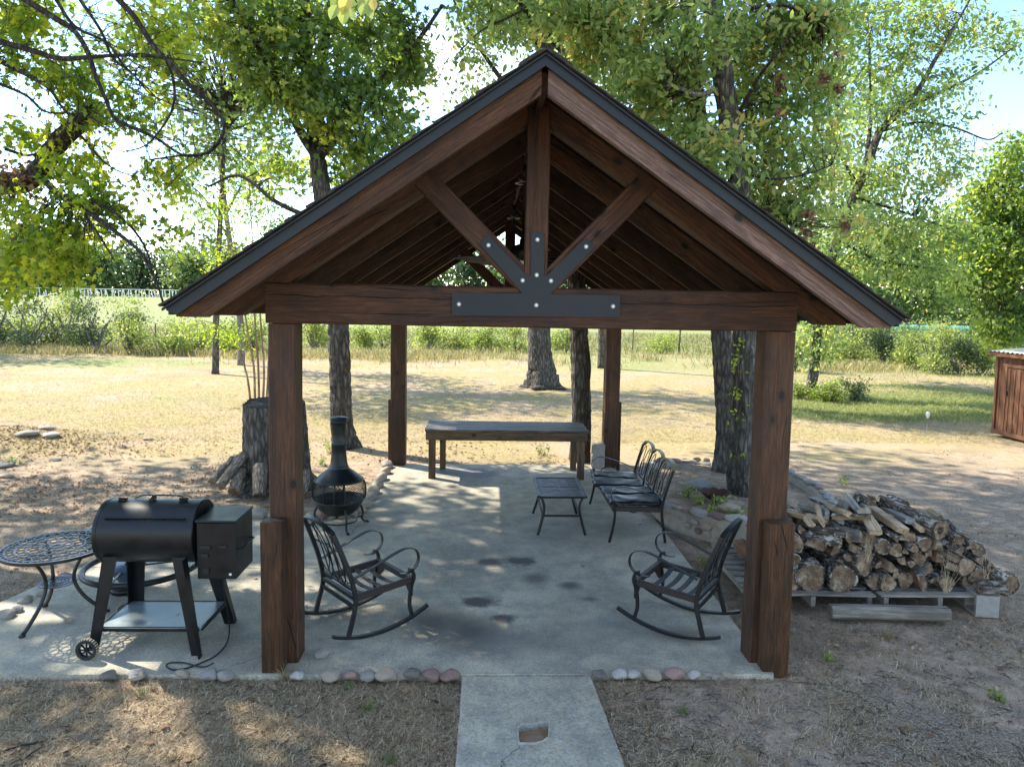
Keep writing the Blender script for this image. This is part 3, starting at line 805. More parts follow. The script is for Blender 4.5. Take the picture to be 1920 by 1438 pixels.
# shingles: every course is a strip of tabs; the outermost tabs at the front rake show their butts
ns = 18
for side in (-1, 1):
    for c_ in range(ns):
        mb = MB(); d1 = SLEN+0.035-(c_)*(SLEN+0.0)/ns; d0 = d1-SLEN/ns-0.05
        d0 = max(d0, 0.0)
        y = YR0-0.035-random.uniform(0, 0.012)
        while y < YR1+0.03:
            L = random.uniform(0.28, 0.34)
            L = min(L, YR1+0.035-y)
            th = random.uniform(0.008, 0.016)
            lift0 = -0.001; lift1 = -0.010-random.uniform(0, .005)
            pa = roofpt(side, d0, -0.003, y); pb = roofpt(side, d1+random.uniform(-.004, .004), -0.010-random.uniform(0, .006), y)
            V = []
            for yy in (y+0.003, y+L-0.003):
                for (d, n) in ((d0, 0.0), (d1, -0.006), (d1, -0.006-th), (d0, -0.004)):
                    V.append(roofpt(side, d, n-0.002, yy))
            mb.add(V, [[0, 1, 2, 3], [7, 6, 5, 4], [1, 5, 6, 2], [2, 6, 7, 3], [0, 4, 5, 1], [3, 7, 4, 0]])
            y += L
        o = mb.build('shingle_course', M['shingle'], pav)
mb = MB()
for i in range(28):
    y = YR0-0.03+i*0.275; V = []
    for yy, up_ in ((y, 0.0), (y+0.30, 0.008)):
        for k_ in range(7):
            a = (k_-3)/3*0.16
            V.append((PAVX+a, min(yy, YR1+0.03), RIDGEZ+0.034-abs(a)*SL*1.0-0.02*max(0, 1-abs(a)/0.06)+up_))
    mb.add(V, [[k_, k_+1, k_+8, k_+7] for k_ in range(6)])
o = mb.build('ridge_cap', M['shingle'], pav)
md = o.modifiers.new('s', 'SOLIDIFY'); md.thickness = 0.012
# king posts and struts, front and rear
def strut_at(u0, v0, u1, v1, w, d, Y, mirrorY=None, mat=None):
    a = AT(u0, v0, Y); b = AT(u1, v1, Y)
    if mirrorY is not None: a[1] = mirrorY; b[1] = mirrorY
    return a, b
for yf, sgn in ((YF, 1), (YB-0.16, 1)):
    yc = yf+0.075
    a, b = AT(1004.5, 528, YF), AT(1011.5, 208, YF); cx = (a[0]+b[0])/2
    tb('king_post', (cx, yc-0.004, ZB1+0.001), (cx, yc-0.004, 3.93), 0.158, 0.15, up=(0, 1, 0), ch=0.006, seg=3, warp=0.003)
    for (u0, v0, u1, v1) in ((797, 337, 984, 529), (1214, 342, 1028, 531)):
        p = AT(u0, v0, YF); q = AT(u1, v1, YF)
        p[1] = q[1] = yc
        d_ = (q-p)/np.linalg.norm(q-p)
        tb('strut', p-d_*0.02, q+d_*0.05, 0.155, 0.145, up=(0, 1, 0) if False else (0, 1, 0), ch=0.006)
# bracket plates with bolts
def plate(yf, sgn):
    K = lambda u, v: AT(u, v, YF)[[0, 2]]
    y0, y1 = (yf-0.012, yf-0.0055)
    def rounded(P, r=0.012, n=4):
        out = []
        k = len(P)
        for i in range(k):
            p = np.array(P[i]); a = np.array(P[i-1]); b = np.array(P[(i+1) % k])
            da = (a-p)/np.linalg.norm(a-p); db = (b-p)/np.linalg.norm(b-p)
            for j in range(n+1):
                t_ = j/n; out.append(tuple((1-t_)**2*(p+da*r)+2*t_*(1-t_)*p+t_*t_*(p+db*r)))
        return out
    def Z(x, y): return K(780+x/2.6625, 80+y/2.6625)      # read off an enlargement of the photograph
    P = [Z(180, 1250), Z(533, 1253), Z(316, 1004), Z(362, 962), Z(557, 1168), Z(573, 1162), Z(574, 947), Z(640, 949), Z(638, 1162), Z(650, 1168), Z(848, 975), Z(893, 1018), Z(668, 1257), Z(1018, 1262), Z(1017, 1372), Z(180, 1362)]
    P = rounded(P)
    mb = MB(); k = len(P)
    import bmesh
    bm = bmesh.new(); vs = [bm.verts.new((a, y0, b)) for a, b in P]; f = bm.faces.new(vs)
    r = bmesh.ops.extrude_face_region(bm, geom=[f]); 
    for v in r['geom']:
        if isinstance(v, bmesh.types.BMVert): v.co.y = y1
    bmesh.ops.recalc_face_normals(bm, faces=bm.faces)
    bmesh.ops.triangulate(bm, faces=[f for f in bm.faces if len(f.verts) > 4])
    me = bpy.data.meshes.new('bracket_plate'); bm.to_mesh(me); bm.free()
    pl = link('bracket_plate', me, M['plate'], pav)
    tag(pl, 'black steel fan-shaped gusset plate')
    me2 = None
    for (x, z) in ((362, 1013), (606, 985), (848, 1020), (532, 1188), (602, 1161), (673, 1190), (215, 1306), (600, 1311), (982, 1317)):
        q = Z(x, z)
        mb = MB(); mb.lathe([(0.0, 0.009), (0.0088, 0.009), (0.0105, 0.006), (0.0105, 0), (0.0, 0)], 6)
        mb.lathe([(0.0105, 0.002), (0.0155, 0.002), (0.0155, 0)], 12, mi=1)
        if me2 is None: me2 = mb.mesh('bolt')
        Mx = Matrix.Translation((q[0], y0-0.0005, q[1])) @ Matrix.Rotation(PI/2, 4, 'X') @ Matrix.Rotation(random.random(), 4, 'Z')
        link('bolt', me2, [M['bolt'], M['galv']], pl, False, Mx)
plate(YF, -1)
# ceiling fans
def fan(y, zc, label, a0):
    zr = 3.885
    t = thing('ceiling_fan', label, 'ceiling fan', (PAVX, y, zr))
    H = lambda z: z-zr
    MB().lathe([(0.0, 0.0), (0.055, 0.0), (0.07, -0.03), (0.065, -0.11), (0.02, -0.14), (0.0, -0.14)], 20, (0, 0, 0)).build('canopy', M['black_metal'], t, True)
    MB().lathe([(0.060, H(3.735)), (0.088, H(3.73)), (0.088, H(3.722)), (0.060, H(3.724))], 24).build('canopy_ring', M['tin'], t, True)
    MB().tube([(0, 0, -0.10), (0, 0, H(zc+0.10))], 0.013, 10).build('down_rod', M['black_metal'], t, True)
    MB().lathe([(0.0, H(zc+0.12)), (0.03, H(zc+0.12)), (0.035, H(zc+0.07)), (0.09, H(zc+0.05)), (0.125, H(zc)), (0.12, H(zc-0.06)), (0.08, H(zc-0.09)), (0.0, H(zc-0.09))], 24).build('motor', M['black_metal'], t, True)
    MB().lathe([(0.075, H(zc-0.092)), (0.085, H(zc-0.12)), (0.07, H(zc-0.16)), (0.0, H(zc-0.18))], 20).build('light_globe', M['glass'], t, True)
    for i in range(5):
        a = a0+i*2*PI/5; R = Matrix.Rotation(a, 4, 'Z')
        mb = MB()
        n = 8; V = []
        for j in range(n+1):
            r = 0.20+0.48*j/n; w = 0.055+0.03*math.sin(PI*min(1, j/n*0.9+0.1)); 
            if j == n: w *= 0.7
            tl = 0.16
            for s_, zz in ((-1, -.004), (1, -.004), (1, .004), (-1, .004)): V.append((r, s_*w, H(zc-0.065)+s_*w*tl+zz))
        F = []
        for j in range(n):
            for q in range(4): F.append([j*4+q, j*4+(q+1) % 4, (j+1)*4+(q+1) % 4, (j+1)*4+q])
        F += [[3, 2, 1, 0], [n*4, n*4+1, n*4+2, n*4+3]]
        mb.add(V, F); mb.bar((0.09, 0, H(zc-0.06)), (0.23, 0, H(zc-0.067)), 0.04, 0.006)
        mb.build('blade', M['rubber'], t, False, R)
fan(6.8, 3.09, 'nearer black ceiling fan hanging on a long rod from the pavilion ridge', 0.35)
fan(9.6, 3.20, 'farther black ceiling fan hanging near the rear gable of the pavilion', 1.0)

# ================================================================== FURNITURE ON THE SLAB
CM = M['chair_metal']
def arc(c, r, a0, a1, n, plane='xz'):
    out = []
    for i in range(n+1):
        a = a0+(a1-a0)*i/n
        p = (c[0]+r*math.cos(a), c[1], c[2]+r*math.sin(a)) if plane == 'xz' else (c[0], c[1]+r*math.cos(a), c[2]+r*math.sin(a))
        out.append(p)
    return out
def smooth_path(P, n=6):
    """Catmull-Rom through the points"""
    P = [np.array(p, float) for p in P]; Q = [2*P[0]-P[1]]+P+[2*P[-1]-P[-2]]; out = []
    for i in range(1, len(Q)-2):
        for k in range(n):
            t = k/n; a, b, c, d = Q[i-1], Q[i], Q[i+1], Q[i+2]
            out.append(0.5*((2*b)+(c-a)*t+(2*a-5*b+4*c-d)*t*t+(3*b-3*c+d-a)*t**3))
    out.append(P[-1]); return np.array(out)
def arm_path(y):
    return smooth_path([(-0.24, y*0.96, 0.50), (-0.08, y, 0.555), (0.10, y, 0.615), (0.21, y, 0.635), (0.295, y, 0.605), (0.325, y, 0.535), (0.295, y, 0.465), (0.225, y, 0.430), (0.15, y, 0.438)], 6)
def rocker(label, x, y, ang, straps):
    t = thing('rocking_chair', label, 'rocking chair', (0, 0, 0), 0, 'black metal rocking chairs without cushions')
    R_ = 1.05
    for s in (-1, 1):
        yy = s*0.275
        pts = [(xx, yy, R_-math.sqrt(R_*R_-(xx+0.02)**2)+0.014) for xx in np.linspace(-0.43, 0.42, 16)]
        MB().flat(pts, 0.030, 0.024).build('rocker', CM, t)
        MB().sweep(smooth_path([(0.27, yy, 0.055), (0.245, yy, 0.17), (0.26, yy, 0.30), (0.285, yy*1.0, 0.38), (0.265, yy, 0.44), (0.235, yy, 0.452)], 4), [(-.012, -.012), (.012, -.012), (.012, .012), (-.012, .012)]).build('front_leg', CM, t)
        MB().sweep(smooth_path([(-0.30, yy, 0.055), (-0.265, yy, 0.18), (-0.235, yy*0.98, 0.32), (-0.27, yy*0.94, 0.50), (-0.34, yy*0.90, 0.70), (-0.405, yy*0.86, 0.86)], 4), [(-.011, -.016), (.011, -.016), (.011, .016), (-.011, .016)]).build('back_post', CM, t)
        MB().flat(arm_path(yy*1.02), 0.034, 0.007).build('arm', CM, t)
        MB().bar((-0.23, yy*0.93, 0.335), (0.27, yy*0.93, 0.355), 0.035, 0.055, ch=0.008).build('side_rail', M['wicker'], t)
    MB().bar((0.275, -0.27, 0.355), (0.275, 0.27, 0.355), 0.035, 0.06, ch=0.008).build('front_rail', M['wicker'], t)
    mb = MB()
    for s in (-1, 1):
        mb.add([(0.262, s*0.262, 0.33), (0.262, s*0.15, 0.33), (0.262, s*0.262, 0.22), (0.285, s*0.262, 0.33), (0.285, s*0.15, 0.33), (0.285, s*0.262, 0.22)], [[0, 1, 2], [5, 4, 3], [0, 3, 4, 1], [1, 4, 5, 2], [2, 5, 3, 0]])
    mb.build('corner_gusset', M['wicker'], t)
    MB().bar((-0.235, -0.26, 0.335), (-0.235, 0.26, 0.335), 0.03, 0.04, ch=0.006).build('rear_rail', CM, t)
    MB().bar((-0.245, -0.262, 0.27), (-0.245, 0.262, 0.27), 0.014, 0.03).build('rear_stretcher', CM, t)
    for i, sx in enumerate((-0.15, -0.05, 0.05, 0.15)):
        pts = [(sx+0.008*math.sin(i*3), yy, 0.352-0.035*(1-(yy/0.25)**2)) for yy in np.linspace(-0.25, 0.25, 9)]
        MB().flat(pts, 0.045, 0.004).build('seat_strap', straps, t)
    # back: arched head rail and looping scrolls, all in the reclined plane
    def bp(y, s): return (-0.235-0.045*s-0.125*s*s, y*(1-0.13*s), 0.335+0.53*s)
    MB().flat([bp(v, 0.985+0.13*math.sqrt(max(0, 1-(v/0.275)**2))**1.3) for v in np.linspace(-0.272, 0.272, 21)], 0.016, 0.034, up=(1, 0, 0.3)).build('head_rail', CM, t)
    for cy, w, s0, s1 in ((-0.105, 0.062, 0.14, 1.02), (0.105, 0.062, 0.14, 1.02), (0.0, 0.062, 0.14, 0.72)):
        pts = [bp(cy+w*math.sin(a), (s0+s1)/2+(s1-s0)/2*math.cos(a)) for a in np.linspace(0, 2*PI, 28, endpoint=False)]
        MB().tube(pts, 0.0055, 5, True).build('scroll', CM, t, True)
    for s in (-1, 1):
        MB().tube(smooth_path([bp(s*0.255, 0.30), bp(s*0.17, 0.18), bp(s*0.09, 0.42), bp(s*0.12, 0.8), bp(s*0.2, 0.95)], 5), 0.0045, 5).build('scroll', CM, t, True)
    MB().tube([bp(v, 0.66) for v in np.linspace(-0.262, 0.262, 5)], 0.006, 5).build('cross_rod', CM, t, True)
    MB().flat([bp(v, 0.12) for v in np.linspace(-0.27, 0.27, 3)], 0.014, 0.02, up=(1, 0, 0)).build('lower_rail', CM, t)
    t.location = (x, y, 0.003); t.rotation_euler = (0, 0, ang)
    return t
ca = G(628, 1199); cb = G(799, 1143); aL = math.atan2(cb[1]-ca[1], cb[0]-ca[0])
mL = (ca+cb)/2; rocker('black metal rocking chair beside the left front post with rusty seat straps', mL[0]-math.sin(aL)*0.275+0.025, mL[1]+math.cos(aL)*0.275-0.155, aL, M['rust_strap'])
ca = G(1349, 1203); cb = G(1158, 1150); aR = math.atan2(cb[1]-ca[1], cb[0]-ca[0])
mR = (ca+cb)/2; rocker('black metal rocking chair beside the right front post with grey seat straps', mR[0]+math.sin(aR)*0.275-0.04, mR[1]-math.cos(aR)*0.275-0.13, aR, M['slate'])

# loveseat, facing the middle of the patio
def loveseat():
    t = thing('garden_loveseat', 'black metal loveseat with triple scalloped sun-tinted tan top rail and black cushions', 'bench', (1.68, 8.30, 0.003), PI)
    L = 0.745
    for s in (-1, 1):
        yy = s*L
        MB().sweep(smooth_path([(0.32, yy, 0.0), (0.285, yy, 0.15), (0.265, yy, 0.30), (0.275, yy, 0.42), (0.285, yy, 0.47)], 4), [(-.013, -.013), (.013, -.013), (.013, .013), (-.013, .013)]).build('front_leg', CM, t)
        MB().sweep(smooth_path([(-0.30, yy, 0.0), (-0.27, yy, 0.18), (-0.25, yy, 0.36), (-0.285, yy, 0.55), (-0.36, yy, 0.80)], 4), [(-.012, -.014), (.012, -.014), (.012, .014), (-.012, .014)]).build('rear_leg', CM, t)
        P = arm_path(yy); P[:, 2] -= 0.01; P[:, 0] -= 0.015
        MB().flat(P, 0.034, 0.007).build('arm', CM, t)
        MB().bar((-0.25, yy*0.985, 0.365), (0.27, yy*0.985, 0.375), 0.035, 0.055, ch=0.008).build('side_rail', M['wicker'], t)
    MB().bar((0.275, -L, 0.372), (0.275, L, 0.372), 0.035, 0.065, ch=0.008).build('front_rail', M['wicker'], t)
    MB().bar((-0.25, -L, 0.36), (-0.25, L, 0.36), 0.03, 0.04, ch=0.006).build('rear_rail', CM, t)
    for yy in np.linspace(-0.6, 0.6, 7):
        MB().flat([(xx, yy, 0.375-0.03*(1-((xx-0.01)/0.27)**2)) for xx in np.linspace(-0.24, 0.26, 6)], 0.045, 0.004).build('seat_strap', M['slate'], t)
    def bp(y, s): return (-0.26-0.04*s-0.07*s*s, y, 0.385+0.42*s)
    # head rail: three scallops
    pts = []
    for k in range(3):
        c = -L+L*2*(k+0.5)/3
        for a in np.linspace(-1, 1, 11):
            if k and a == -1: continue
            pts.append(bp(c+a*L/3, 0.97+0.17*math.sqrt(max(0, 1-abs(a)**2.2))))
    MB().flat(pts, 0.018, 0.042, up=(1, 0, 0.2)).build('head_rail', M['tan_metal'], t)
    for k in range(1, 3):
        yk = -L+2*L*k/3
        MB().sweep([bp(yk, s) for s in np.linspace(-0.02, 0.98, 5)], [(-.008, -.010), (.008, -.010), (.008, .010), (-.008, .010)]).build('back_post', CM, t)
    for k in range(3):
        c = -L+2*L*(k+0.5)/3
        for dy in (-0.105, 0.105):
            P = [bp(c+dy+0.07*math.sin(a), 0.60+0.40*math.cos(a)) for a in np.linspace(0, 2*PI, 26, endpoint=False)]
            MB().tube(P, 0.0055, 5, True).build('scroll', CM, t, True)
        P = [bp(c+0.07*math.sin(a), 0.40+0.22*math.cos(a)) for a in np.linspace(0, 2*PI, 20, endpoint=False)]
        MB().tube(P, 0.0055, 5, True).build('scroll', CM, t, True)
    MB().flat([bp(v, 0.16) for v in np.linspace(-L, L, 5)], 0.014, 0.022, up=(1, 0, 0)).build('lower_rail', CM, t)
    return t
loveseat()
def cushion(label, x, y, lx, ly, rz, seed):
    r_ = np.random.default_rng(seed)
    n, m = 42, 42; U, Vv = np.meshgrid(np.linspace(-1, 1, n), np.linspace(-1, 1, m))
    edge = (1-np.abs(U)**6)*(1-np.abs(Vv)**6)
    wr = fbm(U*2.2+seed, Vv*1.2+seed, 2)-0.45
    wr2 = np.sin((Vv*1.6+0.5*np.sin(U*2.5+seed))*5)*0.003*np.clip(edge*2, 0, 1)
    zt = 0.028*edge**0.4+wr*0.035*edge-0.022*np.exp(-(np.abs(Vv)/0.06)**2)*edge-0.012*(np.cos(U*1.5))
    zt = zt+wr2; X = U*lx/2; Y = Vv*ly/2
    X = X+0.008*np.sin(Vv*9+seed); Y = Y+0.008*np.sin(U*8)
    V = np.concatenate([np.stack([X, Y, zt+0.012], -1).reshape(-1, 3), np.stack([X, Y, -0.018*edge**0.4-0.012], -1).reshape(-1, 3)])
    i = np.arange(n*m).reshape(m, n); a = np.stack([i[:-1, :-1], i[:-1, 1:], i[1:, 1:], i[1:, :-1]], -1).reshape(-1, 4)
    b = a[:, ::-1]+n*m
    bl = np.concatenate([i[0, :], i[1:, -1], i[-1, -2::-1], i[-2:0:-1, 0]]); bn = np.roll(bl, -1)
    c = np.stack([bl+n*m, bn+n*m, bn, bl], -1)
    me = np_mesh('cushion', V, [a, b, c])
    o = link('seat_cushion', me, M['vinyl'], None, True)
    o.location = (x, y, 0.425); o.rotation_euler = (0, 0.015, rz)
    tag(o, label, 'cushion', 'black cushions on the loveseat')
    for s, q in ((-1, 0.1), (1, -0.05)):
        if (s < 0) == (seed == 1):
            pass
    P = smooth_path([(0.06, s0*ly/2, 0.0) for s0 in (-1,)] + [(0.02, -ly/2-0.02, -0.05), (-0.05, -ly/2-0.03, -0.085), (-0.13, -ly/2-0.02, -0.05), (-0.16, -ly/2+0.0, 0.0)], 5)
    if seed == 2: P = np.array([(a_, -b_, -c_*0.5+0.02) for a_, b_, c_ in P])
    MB().flat(P, 0.014, 0.003, up=(0, 1, 0)).build('tie', M['vinyl'], o)
cushion('near black vinyl cushion with a dangling tie on the loveseat', 1.66, 7.93, 0.60, 0.70, 0.02, 1)
cushion('far black vinyl cushion shoved askew on the loveseat', 1.62, 8.68, 0.58, 0.74, -0.10, 2)

# low metal coffee table
def coffee():
    a = G(1023.5, 1006); x0, x1, y0, y1, H = 0.60, 1.12, 7.78, 8.62, 0.45
    cx, cy = (x0+x1)/2, (y0+y1)/2
    t = thing('coffee_table', 'low black metal coffee table with chevron slatted top', 'table', (cx, cy, 0.003))
    hx, hy = (x1-x0)/2, (y1-y0)/2
    mb = MB()
    ring = [(-hx, -hy), (hx, -hy), (hx, hy), (-hx, hy)]
    for i in range(4):
        a, b = ring[i], ring[(i+1) % 4]
        d = 0.0; mb.bar((a[0], a[1], H-0.012+0.001*i), (b[0], b[1], H-0.012+0.001*i), 0.045, 0.024, ch=0.006)
    mb.build('rim', CM, t)
    mb = MB(); st = 0.024; wx, wy = hx-0.02, hy-0.02
    for sx in (-1, 1):
        for sy in (-1, 1):
            c = -(wx+wy)
            while c < wx+wy:
                # line  u - v = c with u in [0, wx], v in [0, wy]
                p = []
                lo = max(0, c); hi = min(wx, wy+c)
                if hi-lo > 0.012: mb.bar((sx*lo, sy*(lo-c), H-0.006), (sx*hi, sy*(hi-c), H-0.006), 0.015, 0.006)
                c += st
    mb.bar((-wx, 0, H-0.004), (wx, 0, H-0.004), 0.014, 0.008); mb.bar((0, -wy, H-0.0045), (0, wy, H-0.0045), 0.014, 0.008)
    tag(mb.build('slatted_top', CM, t), kind='stuff')
    for sx in (-1, 1):
        for sy in (-1, 1):
            P = smooth_path([(sx*(hx+0.01), sy*(hy-0.01), 0), (sx*(hx-0.035), sy*(hy-0.03), 0.16), (sx*(hx-0.06), sy*(hy-0.045), 0.30), (sx*(hx-0.035), sy*(hy-0.045), 0.40), (sx*(hx-0.0), sy*(hy-0.04), H-0.026)], 4)
            MB().sweep(P, [(-.014, -.011), (.014, -.011), (.014, .011), (-.014, .011)]).build('leg', CM, t)
    for sy in (-1, 1): MB().bar((-hx+0.045, sy*(hy-0.035), 0.215), (hx-0.045, sy*(hy-0.035), 0.215), 0.02, 0.022).build('stretcher', CM, t)
    for sx in (-1, 1): MB().bar((sx*(hx-0.045), -hy+0.045, 0.215), (sx*(hx-0.045), hy-0.045, 0.215), 0.02, 0.022).build('stretcher', CM, t)
coffee()

# long wooden table at the rear
def longtable():
    x0, y0 = AT(797, 806, 10.28)[0], 10.25; x1 = AT(1103, 806, 10.28)[0]; y1 = 11.05; H = 0.745
    t = thing('work_table', 'long rough wooden table standing across the rear edge of the patio', 'table', ((x0+x1)/2, (y0+y1)/2, 0))
    r = t.location
    def tt(name, p0, p1, w, h, mat=M['table_wood'], **k): return timber(name, p0, p1, w, h, mat, t, root=r, **k)
    nb = 6; w = (y1-y0)/nb
    for i in range(nb):
        yy = y0+w*(i+0.5)
        tt('top_board', (x0-0.01*(i % 2), yy, H-0.019), (x1+0.012*((i+1) % 2), yy, H-0.019), w-0.010, 0.036, M['table_top'], seg=4, warp=0.002)
    tt('apron', (x0+0.01, y0+0.03, H-0.10), (x1-0.01, y0+0.03, H-0.10), 0.038, 0.125)
    tt('apron', (x0+0.01, y1-0.03, H-0.10), (x1-0.01, y1-0.03, H-0.10), 0.038, 0.125)
    tt('apron', (x0+0.03, y0+0.052, H-0.10), (x0+0.03, y1-0.052, H-0.10), 0.038, 0.12)
    tt('apron', (x1-0.03, y0+0.052, H-0.10), (x1-0.03, y1-0.052, H-0.10), 0.038, 0.12)
    for xx, yy, w_ in ((x0+0.10, y0+0.10, .10), (x1-0.09, y0+0.10, .10), (x0+0.22, y1-0.10, .09), (x1-0.13, y1-0.10, .09)):
        tt('leg', (xx, yy, 0.0), (xx, yy, H-0.04), w_, 0.10, up=(0, 1, 0))
longtable()

# lattice-topped cast tables
def lattice(mb, R, z, seed=0, t_=0.007, w=0.010):
    n = 60
    for rr, ww in ((R, 0.024), (R*0.90, w), (R*0.72, w), (R*0.52, w), (R*0.30, w), (R*0.10, 0.02)):
        mb.flat([(rr*math.cos(a), rr*math.sin(a), z) for a in np.linspace(0, 2*PI, n, endpoint=False)], ww, t_, closed=True)
    for r0, r1, k in ((R*0.90, R, 44), (R*0.72, R*0.90, 30), (R*0.52, R*0.72, 22), (R*0.30, R*0.52, 14), (R*0.10, R*0.30, 8)):
        for i in range(k):
            a = 2*PI*i/k+seed
            P = []
            for q in range(5):
                u = q/4; rr = r0+(r1-r0)*u; aa = a+0.45*(2*PI/k)*math.sin(u*PI)
                P.append((rr*math.cos(aa), rr*math.sin(aa), z-0.0008))
            mb.flat(P, w*0.9, t_*0.9)
            P = [(p[0]*math.cos(0)-0, p[1], p[2]) for p in P]
            P2 = []
            for q in range(5):
                u = q/4; rr = r0+(r1-r0)*u; aa = a-0.45*(2*PI/k)*math.sin(u*PI)
                P2.append((rr*math.cos(aa), rr*math.sin(aa), z-0.0016))
            mb.flat(P2, w*0.9, t_*0.9)
def bistro():
    t = thing('bistro_table', 'round cast metal table with scrolled lattice top at the left edge of the patio', 'table', (-3.43, 5.66, 0.003))
    H = 0.595
    mb = MB(); lattice(mb, 0.385, H); tag(mb.build('lattice_top', M['cast'], t), kind='stuff')
    MB().flat([(0.385*math.cos(a), 0.385*math.sin(a), H-0.012) for a in np.linspace(0, 2*PI, 48, endpoint=False)], 0.012, 0.020, closed=True).build('rim', M['cast'], t)
    for a in (math.radians(255), math.radians(138), math.radians(22)):
        P = smooth_path([(0.33, 0, 0.012), (0.27, 0, 0.06), (0.17, 0, 0.17), (0.115, 0, 0.29), (0.12, 0, 0.38), (0.17, 0, 0.48), (0.26, 0, 0.575)], 5)
        P = [(p[0]*math.cos(a), p[0]*math.sin(a), p[2]) for p in P]
        l = MB().tube(P, 0.014, 8, scale=np.linspace(1.15, 0.9, len(P))).build('leg', M['cast'], t, True)
        MB().lathe([(0, 0.02), (0.022, 0.016), (0.024, 0.0), (0, 0)], 12, (0.335*math.cos(a), 0.335*math.sin(a), 0)).build('foot', M['cast'], l, True)
    mb = MB(); lattice(mb, 0.125, 0.30, 0.3, 0.006, 0.008); tag(mb.build('lower_shelf', M['cast'], t), kind='stuff')
bistro()
def second_table():
    c = AT(250, 997, 6.08)
    t = thing('pedestal_table', 'round lattice-topped pedestal table with tubular foot ring partly hidden behind the grill', 'table', (c[0], 6.12, 0.003))
    mb = MB(); lattice(mb, 0.41, 0.575, 0.2, 0.007, 0.012); tag(mb.build('lattice_top', M['cast'], t), kind='stuff')
    MB().tube([(0.46*math.cos(a), 0.46*math.sin(a)+0.10, 0.225) for a in np.linspace(0, 2*PI, 48, endpoint=False)], 0.026, 10, True).build('foot_ring', CM, t, True)
    MB().lathe([(0, 0.05), (0.13, 0.05), (0.145, 0.03), (0.13, 0.0), (0, 0)], 24, (-0.14, 0.1, 0)).build('base', CM, t, True)
    MB().lathe([(0.05, 0.05), (0.07, 0.10), (0.14, 0.19), (0.16, 0.23), (0.0, 0.24)], 24, (-0.14, 0.1, 0)).build('pedestal_bowl', M['blue_grey'], t, True)
    MB().tube([(-0.14, 0.1, 0.2), (-0.06, 0.05, 0.4), (0, 0, 0.57)], 0.022, 10).build('pedestal', CM, t, True)
    for a in (0.4, 2.5, 4.6):
        MB().bar((-0.14, 0.1, 0.215), (0.45*math.cos(a), 0.45*math.sin(a)+0.1, 0.225), 0.02, 0.012).build('spoke', CM, t)
second_table()

